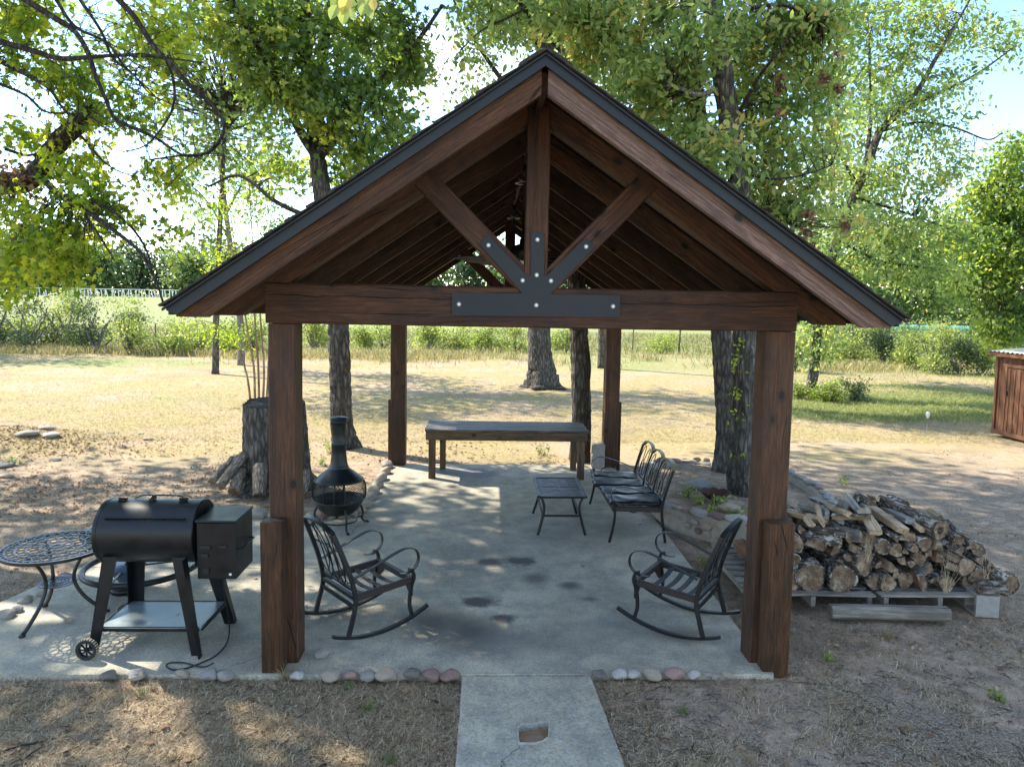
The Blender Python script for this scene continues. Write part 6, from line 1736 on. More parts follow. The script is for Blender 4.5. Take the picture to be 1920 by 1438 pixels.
hi = [((-6.5, 9, 9.0), (2.2, 2.2, 1.4), 60), ((-8.5, 11.5, 9.0), (2.4, 2.4, 1.6), 60), ((-10.5, 13.5, 8.5), (2.4, 2.4, 1.8), 60), ((-8.5, 6.5, 9.0), (2.4, 2.2, 1.5), 60), ((-12, 10.5, 8.5), (2.4, 2.4, 1.8), 60), ((-9, 9, 11), (3, 3, 1.6), 80), ((-8.9, 13.2, 9.6), (2.2, 2.0, 1.3), 60), ((-7.2, 11.6, 9.3), (1.8, 1.6, 1.2), 40), ((-6.8, 12.8, 9.5), (2, 2, 1.5), 40), ((-11.0, 7.5, 7.5), (2.2, 2.2, 1.6), 50), ((-13.5, 13.5, 7.5), (2.4, 2.4, 1.8), 50), ((-7.0, 5.0, 8.3), (1.6, 1.3, 1.0), 24)]
crown(t.root, t.loc, hi, t.samples(5), 'kite', MO, BD, 0.24, 20, 0.28, 0.25, 32, (0.45, 0.2), name='upper_shade_foliage')  # unseen crown, clumps added to break up the sun on the slab
def dead_clump(tr, u, v, Y, r, n=60, sz=0.10):
    c = AT(u, v, Y); g = np.random.default_rng(int(u+v)); P = c+g.normal(size=(n, 3))*np.array([r*.8, r*.6, r])*0.55
    foliage('dead_leaf_cluster', P, g.normal(size=(n, 3))+np.array([0, 0, -.8]), g.normal(size=(n, 3)), g.uniform(.6, 1.1, n)*sz, np.clip(g.normal(size=n)*.25+.35, 0, 1), 'lobed', M['leaf_dead'], tr.root, tr.loc, 0.5)
dead_clump(t, 15, 345, 7.75, 0.22, 170, 0.07); dead_clump(t, 55, 330, 7.6, 0.17, 120, 0.07); dead_clump(t, 40, 460, 7.4, 0.07, 24, 0.07); dead_clump(t, 45, 425, 7.4, 0.06, 16, 0.07)

# --- twin tree in the stone bed
t = Tree('twin_pecan_tree', 'tall twin-trunked tree growing out of the stone-edged bed', (3.25, 9.2))
bL = gb(1358, 882, 0.12); bR = gb(1392, 926, 0.12); YL, YR = bL[1], bR[1]
aL_ = t.limb([bL, AT(1362, 800, YL), AT(1357, 700, YL), AT(1352, 612, YL), AT(1345, 450, YL), AT(1333, 330, YL), AT(1312, 230, YL), AT(1300, 130, YL), AT(1290, -40, YL), (3.0, YL+.3, 9)], 0.165, 0.09, BK, 'trunk', sides=44, flare=0.25, step=0.05, ridge=0.055, seed=3)
aR_ = t.limb([bR, AT(1386, 860, YR), AT(1392, 740, YR), AT(1396, 612, YR), AT(1388, 450, YR), AT(1384, 330, YR), AT(1368, 230, YR), AT(1352, 130, YR), AT(1338, 30, YR), AT(1325, -120, YR), (2.7, YR, 9.5)], 0.155, 0.10, BK, 'trunk', sides=44, flare=0.35, step=0.05, ridge=0.055, seed=4)
for k, (p, r0, r1) in enumerate([
    ([AT(1355, 165, YR), AT(1310, 178, YR-.2), AT(1280, 168, YR-.3), AT(1250, 160, YR-.4)], 0.035, 0.022),
    ([AT(1385, 215, YR), AT(1420, 150, YR-.4), AT(1450, 110, YR-.7), AT(1490, 60, YR-.9)], 0.03, 0.01),
    ([AT(1390, 320, YR), AT(1440, 335, YR-.3), AT(1500, 330, YR-.4), AT(1560, 310, YR-.4)], 0.022, 0.006),
    ([AT(1380, 240, YR), AT(1345, 240, YR-.3), AT(1320, 262, YR-.4)], 0.016, 0.008),
    ([AT(1300, 100, YL), AT(1240, 60, YL-.3), AT(1170, 60, YL-.6), AT(1100, 40, YL-.8)], 0.05, 0.015),
    ([AT(1335, 330, YL), AT(1260, 280, YL+.3), AT(1200, 230, YL+.3), AT(1150, 200, YL+.3)], 0.04, 0.012),
    ([AT(1330, -20, YR), AT(1420, -60, YR), AT(1520, -60, YR+.5), AT(1620, -20, YR+1)], 0.06, 0.02),
    ([AT(1345, 50, YR), AT(1400, 20, YR-.3), AT(1470, 10, YR-.5), AT(1540, 40, YR-.4)], 0.03, 0.01),
    ([AT(1386, 400, YR), AT(1430, 390, YR+.3), AT(1480, 420, YR+.6), AT(1540, 440, YR+.8)], 0.025, 0.006),
    ([(2.9, YL+.2, 8), (1.5, 10, 10), (0.5, 11, 11.5)], 0.07, 0.03), ([(2.8, YR, 8), (4.5, 9.5, 9.5), (6, 10.5, 11)], 0.07, 0.03), ([(2.8, YR, 8.5), (3.2, 7.5, 10), (3.5, 6.5, 11)], 0.06, 0.03)]):
    t.limb(p, r0, r1, BP if k in (0, 3) else BD, seed=70+k, sides=12)
Y = 9.2
bl = [B_(1090, 40, Y+.6, 80, 60, 40), B_(1190, 50, Y+.3, 80, 70, 44), B_(1250, 120, Y-.2, 65, 60, 36), B_(1180, 150, Y+.6, 60, 45, 26), B_(1240, 210, Y+.4, 60, 40, 26), B_(1290, 270, Y+.3, 60, 45, 26), B_(1330, 60, Y-.8, 70, 50, 20), B_(1420, 60, Y, 80, 70, 40), B_(1500, 80, Y, 70, 70, 36),
      B_(1450, 170, Y+.2, 75, 60, 36), B_(1530, 190, Y+.3, 55, 60, 20), B_(1440, 270, Y+.2, 60, 50, 28), B_(1510, 300, Y+.4, 65, 50, 22), B_(1420, 350, Y+.4, 55, 40, 20), B_(1490, 390, Y+.6, 65, 45, 22), B_(1350, 270, Y-.7, 40, 30, 7), B_(1340, 310, Y-.6, 60, 25, 9), B_(1560, 420, Y+.8, 60, 45, 14), B_(1300, 330, Y+.9, 50, 30, 12),
      B_(1120, 110, Y+1, 60, 40, 22), B_(1060, 30, Y+1.2, 50, 40, 16), B_(1540, 30, Y, 70, 50, 24), B_(1240, 20, Y, 70, 50, 26), B_(1380, 120, Y+1.0, 70, 60, 22)]
crown(t.root, t.loc, bl, t.samples(3.6), 'oval', MP, BD, 0.108, 34, 0.13, 0.3, 41, (0.46, 0.30), 0.008, twiglen=0.5, noisecut=0.36)
hi = [((3, 9, 10.5), (2.2, 2.2, 1.5), 50), ((1, 10.5, 11), (2.2, 2.2, 1.5), 50), ((5.5, 10, 11), (2.2, 2.2, 1.5), 50), ((3.3, 7, 11), (2.2, 1.8, 1.5), 40)]
crown(t.root, t.loc, hi, t.samples(5), 'kite', MP, BD, 0.26, 20, 0.28, 0.25, 42, (0.4, 0.2), name='upper_shade_foliage')  # unseen clumps overhead, put in for their shade
for u, v, r in ((1458, 145, .10), (1460, 165, .07), (1519, 402, .10), (1512, 435, .09), (1520, 462, .10), (1584, 422, .10), (1440, 30, .10), (1460, 212, .08), (1545, 150, .10), (1570, 165, .09)): dead_clump(t, u, v, YR-.2, r*0.75, 34, 0.075)
# vine leaves on the right trunk
g = np.random.default_rng(9); n = 70; uu = g.choice([1375, 1380, 1372, 1385, 1390], n)+g.normal(size=n)*5; vv = g.choice([645, 660, 672, 735, 775, 690, 850], n)+g.normal(size=n)*7
Pv = np.array([AT(a, b_, YR-0.22) for a, b_ in zip(uu, vv)])
vt = thing('creeper_vine', 'small green creeper leaves climbing the front trunk of the twin tree', 'vine', tuple(AT(1385, 760, YR-.2)))
foliage('leaves', Pv, g.normal(size=(n, 3))+np.array([0, -.3, -.5]), np.array([0, -1, .4])+g.normal(size=(n, 3))*.4, g.uniform(.04, .075, n), np.clip(g.normal(size=n)*.2+.6, 0, 1), 'oval', MY, vt, tuple(vt.location))
Pst = np.array([smooth_path([AT(1388+dx, 920, YR-.24), AT(1380+dx, 840, YR-.21), AT(1383+dx, 760, YR-.20), AT(1376+dx, 680, YR-.19), AT(1380+dx, 640, YR-.18)], 4) for dx in (-3, 6, 14)])
V_, F_ = tubes_arrays(Pst, np.full(Pst.shape[:2], 0.004), 4); link('stem', np_mesh('stem', V_-np.array(vt.location), F_), BD, vt)

# --- hollow-split tree behind the wooden table
t = Tree('split_trunk_tree', 'leaning tree with a long dark split in its bark standing behind the wooden table', gb(1092, 872))
b = gb(1092, 872); Y = b[1]+0.45; b[1] = Y
t.limb([b, AT(1090, 780, Y), AT(1088, 700, Y), AT(1085, 612, Y), AT(1080, 500, Y), AT(1070, 300, Y), AT(1060, 100, Y), AT(1050, -60, Y), (1.0, 12.2, 9)], 0.165, 0.10, BK, 'trunk', sides=44, flare=0.15, step=0.06, ridge=0.05, seed=6)
path = [AT(1102, 870, Y-.155), AT(1104, 800, Y-.16), AT(1100, 740, Y-.162), AT(1104, 690, Y-.16), AT(1099, 640, Y-.15)]
MB().sweep(smooth_path(path, 6), [(-.035, -.01), (-.02, .012), (.02, .014), (.038, -.008), (0, -.02)], up=(0, 1, 0)).build('bark_split', M['bark_dark'], t.root, False, Matrix.Translation(-Vector(t.loc)))
t.limb([AT(1060, 100, Y), AT(1000, 40, Y), AT(950, -40, Y), (0, 12, 8.5)], 0.06, 0.03, BD)
t.limb([AT(1050, -20, Y), AT(960, 30, Y-.3), AT(900, 60, Y-.5), AT(850, 110, Y-.6)], 0.028, 0.006, BD)
crown(t.root, t.loc, [B_(1040, 20, Y, 60, 45, 26), B_(960, 20, Y, 60, 40, 22), B_(900, 40, Y, 40, 35, 7), B_(875, 110, Y-.5, 30, 35, 4), B_(980, 70, Y, 45, 40, 12), B_(870, 10, Y, 40, 20, 6)], t.samples(3.6), 'oval', MP, BD, 0.13, 17, 0.16, 0.3, 51, (0.45, 0.25), 0.007, twiglen=0.45)
crown(t.root, t.loc, [((0.3, 12.5, 9.5), (2.2, 2.2, 1.4), 60), ((1.8, 13.0, 11), (2.2, 2.2, 1.6), 50)], t.samples(5), 'kite', MP, BD, 0.26, 18, 0.28, 0.25, 52, (0.4, 0.2), name='upper_shade_foliage')  # second crown is out of view, placed to shade the yard

# --- big flared oak out in the field
t = Tree('oak_tree', 'large oak with a widely flared base standing in the dry field behind the patio', gb(1019, 729))
b = gb(1019, 729); Y = b[1]+0.3; b[1] = Y
t.limb([b, AT(1017, 700, Y), AT(1013, 660, Y), AT(1011, 612, Y), AT(1008, 500, Y), AT(1012, 300, Y), AT(1020, 120, Y), AT(1030, 0, Y), AT(1030, -150, Y)], 0.36, 0.22, BK, 'trunk', sides=40, flare=0.85, step=0.1, seed=7)
for k, p in enumerate([[AT(1015, 250, Y), AT(940, 150, Y), AT(880, 60, Y), AT(850, 0, Y)], [AT(1018, 200, Y), AT(1100, 100, Y), AT(1170, 20, Y)], [AT(1020, 100, Y), AT(960, 20, Y), AT(900, -80, Y)]]): t.limb(p, 0.10, 0.03, BD, seed=80+k)
crown(t.root, t.loc, [B_(900, 90, Y, 30, 60, 10), B_(930, 30, Y, 60, 50, 22), B_(1000, 40, Y, 70, 60, 30), B_(1100, 60, Y, 90, 70, 40), B_(900, 190, Y, 22, 45, 5), B_(1180, 120, Y, 70, 60, 26), B_(870, 160, Y, 22, 40, 4), B_(1000, -80, Y, 160, 60, 50)], t.samples(5), 'kite', MF, BD, 0.17, 40, 0.30, 0.4, 61, (0.5, 0.25), 0.012, twiglen=0.8)

# --- small tree and its shrubs to the right
t = Tree('young_oak_tree', 'slim grey-trunked tree with pale limbs spreading right of the pavilion', gb(1520, 742))
b = gb(1520, 742); Y = b[1]+0.1; b[1] = Y
f1 = AT(1622, 320, Y); f2 = AT(1648, 248, Y)
t.limb([b, AT(1526, 690, Y), AT(1533, 620, Y), AT(1550, 520, Y), AT(1580, 420, Y), f1, f2], 0.15, 0.11, BK, 'trunk', sides=26, flare=0.25, step=0.1, seed=8)
for k, (p, r) in enumerate([([f2, AT(1680, 210, Y), AT(1720, 170, Y-.3), AT(1755, 110, Y-.5), AT(1790, 50, Y-.6), AT(1830, -20, Y-.6)], .10), ([f2, AT(1700, 205, Y), AT(1770, 170, Y), AT(1830, 140, Y), AT(1900, 90, Y)], .08),
    ([f1, AT(1633, 210, Y+.5), AT(1630, 100, Y+.6), AT(1625, -20, Y+.6)], .07), ([AT(1600, 370, Y), AT(1700, 400, Y-.5), AT(1780, 430, Y-1)], .045), ([AT(1610, 350, Y), AT(1570, 280, Y), AT(1550, 190, Y)], .05), ([f2, AT(1720, 230, Y-.2), AT(1790, 240, Y-.3), AT(1850, 262, Y-.3), AT(1880, 250, Y-.3)], .04), ([AT(1570, 450, Y), AT(1650, 490, Y-.5), AT(1720, 500, Y-.8), AT(1790, 510, Y-1)], .035)]):
    t.limb(p, r, 0.018, BK if k < 3 else BD, seed=90+k)
bl = [B_(1600, 60, Y, 75, 60, 30), B_(1700, 40, Y, 80, 45, 30), B_(1800, 60, Y, 65, 40, 20), B_(1880, 80, Y, 45, 32, 10), B_(1680, 130, Y, 80, 50, 28), B_(1775, 160, Y-.5, 60, 45, 20), B_(1620, 220, Y, 80, 50, 28), B_(1740, 240, Y-.5, 75, 45, 22), B_(1600, 330, Y, 80, 50, 30), B_(1700, 330, Y-.5, 90, 45, 30), B_(1780, 310, Y-.5, 45, 45, 10),
      B_(1620, 430, Y-.4, 90, 50, 34), B_(1720, 430, Y-.8, 90, 50, 34), B_(1640, 510, Y-.6, 80, 40, 24), B_(1740, 510, Y-.8, 70, 45, 20), B_(1560, 500, Y, 50, 50, 16), B_(1540, 600, Y, 40, 28, 10), B_(1700, -50, Y, 180, 40, 40), B_(1510, 640, Y, 22, 22, 6), B_(1540, 660, Y-.2, 25, 22, 6)]
crown(t.root, t.loc, bl, t.samples(2.0), 'oval', MP, BD, 0.15, 44, 0.24, 0.35, 71, (0.42, 0.28), 0.012, twiglen=0.7)
for u, v in ((1545, 250), (1560, 330), (1570, 100)): dead_clump(t, u, v, Y-.5, 0.16, 40, 0.15)

t = Tree('spreading_tree', 'dense leafy tree filling the right edge above the shed', gb(1965, 735))
b = gb(1965, 735)
t.limb([b, AT(1960, 620, b[1]), AT(1950, 480, b[1]), AT(1930, 330, b[1])], 0.26, 0.13, BK, 'trunk', sides=20, step=0.2)
for k, p in enumerate([[AT(1955, 520, b[1]), AT(1900, 480, b[1]), AT(1830, 440, b[1])], [AT(1955, 560, b[1]), AT(1900, 540, b[1]), AT(1840, 530, b[1]), AT(1790, 530, b[1])], [AT(1940, 420, b[1]), AT(1900, 380, b[1]), AT(1850, 350, b[1])]]): t.limb(p, 0.08, 0.02, BD, seed=100+k)
Y = b[1]
crown(t.root, t.loc, [B_(1900, 300, Y, 45, 50, 34), B_(1870, 370, Y, 65, 45, 50), B_(1920, 400, Y, 60, 60, 50), B_(1850, 450, Y, 65, 42, 50), B_(1910, 500, Y, 65, 50, 54), B_(1840, 530, Y, 60, 38, 46), B_(1900, 590, Y, 60, 40, 46), B_(1860, 620, Y-.5, 38, 22, 20), B_(2000, 450, Y, 70, 170, 60)], t.samples(1), 'kite', MO, BD, 0.165, 56, 0.26, 0.35, 81, (0.55, 0.28), 0.012, twiglen=0.7)

# --- multi-stemmed shrub tree behind the stump
b = gb(488, 752); Y = b[1]+0.2
t = Tree('crape_myrtle', 'multi-stemmed crape myrtle with smooth tan stems rising behind the stump', (b[0], Y))
for k, (u0, pts) in enumerate([(478, [(478, 752), (476, 690), (466, 630), (455, 560), (440, 460), (430, 380)]), (486, [(486, 752), (484, 680), (478, 600), (476, 500), (470, 400), (466, 320)]), (493, [(493, 752), (495, 690), (490, 620), (488, 560), (500, 460), (515, 370)]), (500, [(500, 752), (503, 700), (505, 640), (510, 560), (530, 470), (550, 400)]), (473, [(470, 752), (462, 700), (440, 640), (410, 610), (370, 600)])]):
    t.limb([np.append(AT(pts[0][0], pts[0][1], Y)[:2], float(gz(b[0], Y))-.05)]+[AT(u, v, Y+0.1*(k-2)) for u, v in pts[1:]], 0.032, 0.008, M['bark_tan'], 'stem', seed=110+k, sides=10, ridge=0.02)
crown(t.root, t.loc, [B_(430, 390, Y, 60, 50, 26), B_(500, 400, Y+.4, 60, 55, 30), B_(465, 460, Y, 70, 45, 30), B_(540, 440, Y+.5, 50, 40, 20), B_(420, 500, Y, 55, 35, 18), B_(480, 520, Y+.3, 45, 30, 12), B_(400, 620, Y, 55, 16, 16), B_(450, 640, Y, 30, 20, 10), B_(470, 340, Y+.3, 55, 40, 20)], t.samples(0.6), 'oval', MY, M['bark_tan'], 0.085, 26, 0.16, 0.2, 91, (0.45, 0.22), 0.005, twiglen=0.4)

# --- middle distance trees
def simple_tree(name, label, base, trunk, r, blobs, leafmat, size, nleaf, seed, group=None, bark=BK, tone=(.45, .22), kind='kite', limbs=(), cut=0.0):
    t = Tree(name, label, base, group)
    b = np.array([base[0], base[1], float(gz(base[0], base[1]))-.1])
    t.limb([b]+list(trunk), r, r*0.5, bark, 'trunk', sides=14, flare=0.2, step=0.25, seed=seed)
    for k, p in enumerate(limbs): t.limb(p, r*0.4, r*0.12, bark, seed=seed+k, sides=8, step=0.2)
    crown(t.root, t.loc, blobs, t.samples(0.8), kind, leafmat, bark, size, nleaf, size*1.6, 0.3, seed, tone, 0.014, twiglen=size*3.5, noisecut=cut)
    return t
b = gb(453, 684); simple_tree('field_tree', 'thin grey trunk standing in the field left of the left front post', b, [AT(450, 600, b[1]), AT(430, 450, b[1]), AT(415, 330, b[1]), AT(405, 230, b[1])], 0.14, [B_(400, 300, b[1], 70, 60, 20), B_(370, 380, b[1], 60, 60, 14), B_(460, 330, b[1], 60, 60, 18), B_(330, 330, b[1], 50, 40, 8), B_(440, 220, b[1], 60, 50, 14), B_(380, 460, b[1], 50, 30, 10)], MF, 0.24, 22, 120, bark=BP, tone=(.6, .25), limbs=[[AT(430, 450, b[1]), AT(390, 380, b[1]), AT(340, 330, b[1])], [AT(425, 400, b[1]), AT(460, 330, b[1]), AT(480, 260, b[1])]])
b = gb(1127, 690); simple_tree('field_tree', 'slim trunk in the field just left of the right rear post', b, [AT(1128, 612, b[1]), AT(1130, 450, b[1]), AT(1140, 250, b[1]), AT(1150, 80, b[1])], 0.14, [B_(1160, 80, b[1], 90, 60, 34), B_(1250, 160, b[1], 80, 60, 30), B_(1130, 0, b[1], 90, 60, 30), B_(1300, 250, b[1], 60, 50, 18)], MF, 0.28, 24, 121)
b = gb(1563, 655); simple_tree('field_tree', 'pale trunk among the shrubs behind the slim tree on the right', b, [AT(1566, 610, b[1]), AT(1570, 500, b[1]), AT(1560, 350, b[1]), AT(1570, 200, b[1])], 0.24, [B_(1550, 300, b[1], 70, 60, 30), B_(1600, 200, b[1], 80, 60, 34), B_(1520, 420, b[1], 60, 50, 24), B_(1640, 380, b[1], 80, 60, 30), B_(1560, 120, b[1], 70, 50, 24), B_(1600, 500, b[1], 80, 50, 30)], MF, 0.36, 26, 122, bark=BP)
simple_tree('shade_tree', 'tall pale-leaved tree in the field seen through the gaps at upper left', (-9.5, 25.0), [(-9.4, 25, 3), (-9.2, 25, 6), (-9.0, 25, 9)], 0.12, [((-9.5, 25, 8.5), (2.2, 2.4, 1.8), 44), ((-7.0, 25, 9.5), (2.0, 2.2, 1.5), 30), ((-11.5, 24, 10.5), (2.4, 2.4, 1.8), 40), ((-8.5, 25, 12.5), (2.6, 2.6, 2), 40), ((-6.0, 27, 13), (2.6, 2.6, 2), 40)], MF, 0.26, 24, 123, tone=(.6, .22))
simple_tree('shade_tree', 'unseen broad tree far to the left that stripes the field with shade', (-28.5, 33.0), [(-28.5, 33, 3), (-28.3, 33, 6)], 0.3, [((-28.5, 33, 7), (3.5, 3.0, 2.4), 60), ((-26, 34, 9), (3, 3, 2), 40), ((-31, 33, 9), (3, 3, 2.4), 40)], M['leaf_cedar'], 0.32, 30, 124)  # stands out of view, kept for its shade stripes
# the wood beyond: every crown a tree of its own
g = np.random.default_rng(77)
LBL = ['dark green rounded tree in the distant tree line', 'mid green tree in the distant tree line', 'yellowish green tree in the distant tree line']
def far_tree(x, y, h, w, mat, seed, lb, nsp, sz, grp, bark=BD):
    z = float(gz(x, y)); g = np.random.default_rng(seed)
    bl = [((x+g.uniform(-.3, .3)*w, y+g.uniform(-1, 1), z+h*f), (w*q, w*q, h*0.17), int(nsp*1.4)) for f, q in ((0.14, .8), (0.32, .95), (0.54, .95), (0.74, .75), (0.90, .45))]
    simple_tree('distant_tree', lb, (x, y), [(x, y, z+h*.35), (x+.3, y, z+h*.7)], h*0.022, bl, mat, sz, 20, seed, grp, bark=bark, tone=(.4+.2*g.random(), .2))
k = 0
for x in np.arange(-118, -52, 5.2):        # behind the white fence at the left
    h = g.uniform(8.5, 11.5); far_tree(x+g.uniform(-1.5, 1.5), 150+g.uniform(-8, 10), h, 4.2, [M['leaf_cedar'], MF, MF][k % 3], 200+k, LBL[k % 3], 16, 1.0, 'distant tree line'); k += 1
for x in np.arange(-50, 30, 7.5):
    far_tree(x, 165+g.uniform(-8, 10), g.uniform(9, 13), 5.0, [MF, M['leaf_cedar'], MF][k % 3], 200+k, LBL[k % 3], 14, 1.2, 'distant tree line'); k += 1
for x in np.arange(24, 82, 5.0):           # right: closer wood
    h = g.uniform(11, 16); far_tree(x+g.uniform(-1.5, 1.5), 92+g.uniform(-5, 8), h, 4.2, [MF, MP, MF][k % 3], 200+k, ['hazy green tree in the wood behind the shed', 'pale leafy tree in the wood behind the shed', 'tall light green tree in the wood behind the shed'][k % 3], 20, 0.8, 'wood on the right beyond the field'); k += 1
far_tree(-29, 37, 6.5, 2.6, M['leaf_cedar'], 300, 'dark evergreen at the far left edge behind the brush', 50, 0.28, None)

# ------------------------------------------------------------------ brush
def bush(label, u, v, Y, wpx, hpx, mat, size, nspr, seed, group=None, tone=(.45, .22), name='bush', kind='kite', nleaf=24):
    c = AT(u, v, Y); x, y = c[0], Y; z = float(gz(x, y)); w = wpx*Y/FPX/2; h = hpx*Y/FPX*(1.25 if Y > 25 else 1.0)
    t = Tree(name, label, (x, y), group, 'bush')
    g = np.random.default_rng(seed)
    P0 = np.tile(np.array([x, y, z-0.05]), (7, 1)); tips = np.array([x, y, z])+np.stack([g.uniform(-.7, .7, 7)*w, g.uniform(-.5, .5, 7)*w, g.uniform(.5, .85, 7)*h], -1)
    PP = np.stack([P0, P0*.5+tips*.5+g.normal(size=(7, 3))*0.06*h, tips], 1)
    V_, F_ = tubes_arrays(PP, np.tile(np.array([.022, .016, .007])*max(.4, h), (7, 1)), 5)
    link('stems', np_mesh('stems', V_-t.loc, F_), BP, t.root)
    SP = PP.reshape(-1, 3); SP = np.concatenate([SP, (PP[:, 1]+PP[:, 2])/2]); SR = np.full(len(SP), 0.02)
    bl = [((x+g.uniform(-.6, .6)*w, y+g.uniform(-.4, .4)*w, z+h*g.uniform(.15, .95)), (w*g.uniform(.3, .6), w*.4, h*g.uniform(.15, .35)), nspr//6) for _ in range(6)]
    crown(t.root, t.loc, bl, (SP, SR), kind, mat, BD, size*0.72, int(nleaf*1.35), size*1.3, -0.15, seed, tone, 0.006, twiglen=size*4.5, upb=0.3)
k = 0
MC = M['leaf_cedar']
for (u, v, Y, w, h, m_, lb) in [(-20, 645, 34, 120, 95, MC, 'dark scrub bush cut by the left edge'), (50, 648, 34, 110, 80, MC, 'dark scrub bush left of the lone fence stake'), (120, 645, 35, 100, 85, MBU, 'olive scrub bush in front of the far pasture'), (180, 648, 34, 100, 80, MC, 'low dark bush in the middle of the left brush'),
    (245, 648, 33, 90, 78, MBU, 'tall bright bush below the drooping branch'), (310, 650, 33, 90, 52, MBU, 'light green bush left of the eave tip'), (365, 648, 34, 90, 46, MBU, 'pale bush under the left eave'), (420, 648, 34, 80, 44, MBU, 'yellow-green bush beside the thin grey trunk'), (475, 650, 34, 60, 55, MBU, 'bush behind the tan stems'),
    (590, 642, 36, 70, 70, MBU, 'bright bush right of the left front post'), (685, 640, 37, 50, 34, MBU, 'small bush right of the maple trunk'), (800, 648, 36, 60, 50, MBU, 'yellow-green bush behind the wooden table'), (850, 648, 36.5, 60, 45, MBU, 'second yellow-green bush behind the wooden table'), (905, 640, 38, 60, 36, MBU, 'low bush left of the flared oak'), (965, 640, 38, 60, 40, MBU, 'bush partly hidden by the flared oak'),
    (1060, 640, 38, 60, 36, MBU, 'bush between the flared oak and the split trunk'), (1490, 690, 29, 70, 60, MBU, 'bush just right of the right front post'), (1600, 665, 33, 90, 60, MBU, 'bright bush right of the slim grey trunk'), (1655, 668, 33, 70, 70, MC, 'dark green shrub in the right brush'), (1700, 680, 31, 60, 55, MBU, 'upright shrub in the right brush'),
    (1750, 690, 29, 80, 75, MBU, 'rounded green shrub left of the shed'), (1800, 692, 29, 90, 50, MC, 'low dark shrub left of the shed'), (1850, 690, 29, 80, 60, MBU, 'shrub touching the shed wall line'), (1620, 640, 42, 110, 45, MBU, 'pale brush behind the right shrubs'), (1710, 640, 42, 110, 45, MBU, 'pale brush in front of the green shade cloth'), (1800, 645, 42, 110, 45, MBU, 'pale brush near the right edge of the field'), (1460, 650, 40, 80, 40, MBU, 'distant brush beside the right front post'),
    (1560, 745, 19.6, 50, 34, MBU, 'small bush at the foot of the slim grey trunk'), (1600, 745, 19.8, 40, 36, MC, 'dark tuft-like bush right of the slim trunk'), (1550, 705, 19.8, 44, 32, MY, 'leafy shoot beside the slim trunk'), (1500, 742, 20.2, 30, 30, MBU, 'green shoots left of the slim trunk')]:
    bush(lb, u, v, Y, w, h, m_, 0.16 if Y > 25 else 0.09, 66 if Y > 25 else 48, 400+k, tone=(.55, .25) if m_ is MBU else (.4, .25)); k += 1

g = np.random.default_rng(88)
k = 0
for u in (-30, 10, 60, 100, 150, 250, 360, 450):
    bush(['scrub bush in the back row of the left brush', 'darker scrub bush in the back row of the left brush'][k % 2], u+g.uniform(-8, 8), 640, 37+g.uniform(-1, 1.5), g.uniform(80, 110), g.uniform(30, 48), [MBU, MC][k % 2], 0.17, 66, 520+k, 'back row of the left brush', tone=(.45, .25)); k += 1
for u in (600, 730, 840, 930, 1240):
    bush('low pale bush along the wire fence', u+g.uniform(-15, 15), 640, 40+g.uniform(-1, 1), g.uniform(60, 90), g.uniform(22, 42), MBU, 0.17, 54, 520+k, 'low bushes along the wire fence', tone=(.65, .2)); k += 1
for u in list(range(1440, 1930, 52)):
    bush(['tangled bush along the right edge of the field', 'pale tangled bush along the right edge of the field'][k % 2], u+g.uniform(-15, 15), 660, 35+g.uniform(-1.5, 3), g.uniform(80, 110), g.uniform(36, 60), [MC, MBU][k % 2], 0.17, 66, 520+k, 'tangled bushes on the right edge of the field', tone=(.5, .25)); k += 1

# ------------------------------------------------------------------ far fences, shade cloth, shed, stake
t = thing('pipe_fence', 'long white picket-like pipe fence across the far pasture at the left', 'fence', tuple(AT(170, 552, 118)))
gr = Vector(t.location); me_p = MB().box((0, 0, 0.55), (0.10, 0.10, 1.3)).mesh('picket')
me_p.materials.append(M['white'])
for i, u in enumerate(np.linspace(44, 330, 46)):
    p = AT(u+random.uniform(-1, 1), 552, 118); z = float(gz(p[0], 118))
    o = bpy.data.objects.new('picket', me_p); C.objects.link(o); o.parent = t
    o.location = Vector((p[0], 118, z))-gr; o.rotation_euler = (0, random.uniform(-.28, .10), 0)
a = AT(40, 540, 118); b = AT(335, 540, 118)
MB().bar(Vector((a[0], 118.1, 3.72))-gr, Vector((b[0], 118.1, 3.72))-gr, 0.06, 0.09).build('rail', M['white'], t)
# wire fence along the field edge
yf = 39.0
t = thing('wire_fence', 'sagging wire fence with thin posts along the far edge of the field', 'fence', (0, yf, 0))
for i, x in enumerate(np.arange(-31, 34, 2.6)):
    z = float(gz(x, yf)); h = random.uniform(1.15, 1.4)
    MB().tube([(x, 0, z-0.1), (x+random.uniform(-.05, .05), 0, z+h)], 0.035 if i % 4 else 0.06, 6).build('post', M['post_grey'], t)
for h in (0.35, 0.75, 1.1):
    MB().tube([(x, 0.05, float(gz(x, yf))+h+0.03*math.sin(x)) for x in np.arange(-31, 34, 1.3)], 0.008, 4).build('wire', M['galv'], t)
q = G(65, 642, 0)
t = tag(MB().tube([(0, 0, -0.1), (0.03, 0, 1.5)], 0.05, 8).build('fence_stake', M['post_grey']), 'lone dark fence stake standing against the brush at the left', 'stake'); t.location = (q[0], 32.5, float(gz(q[0], 32.5)))
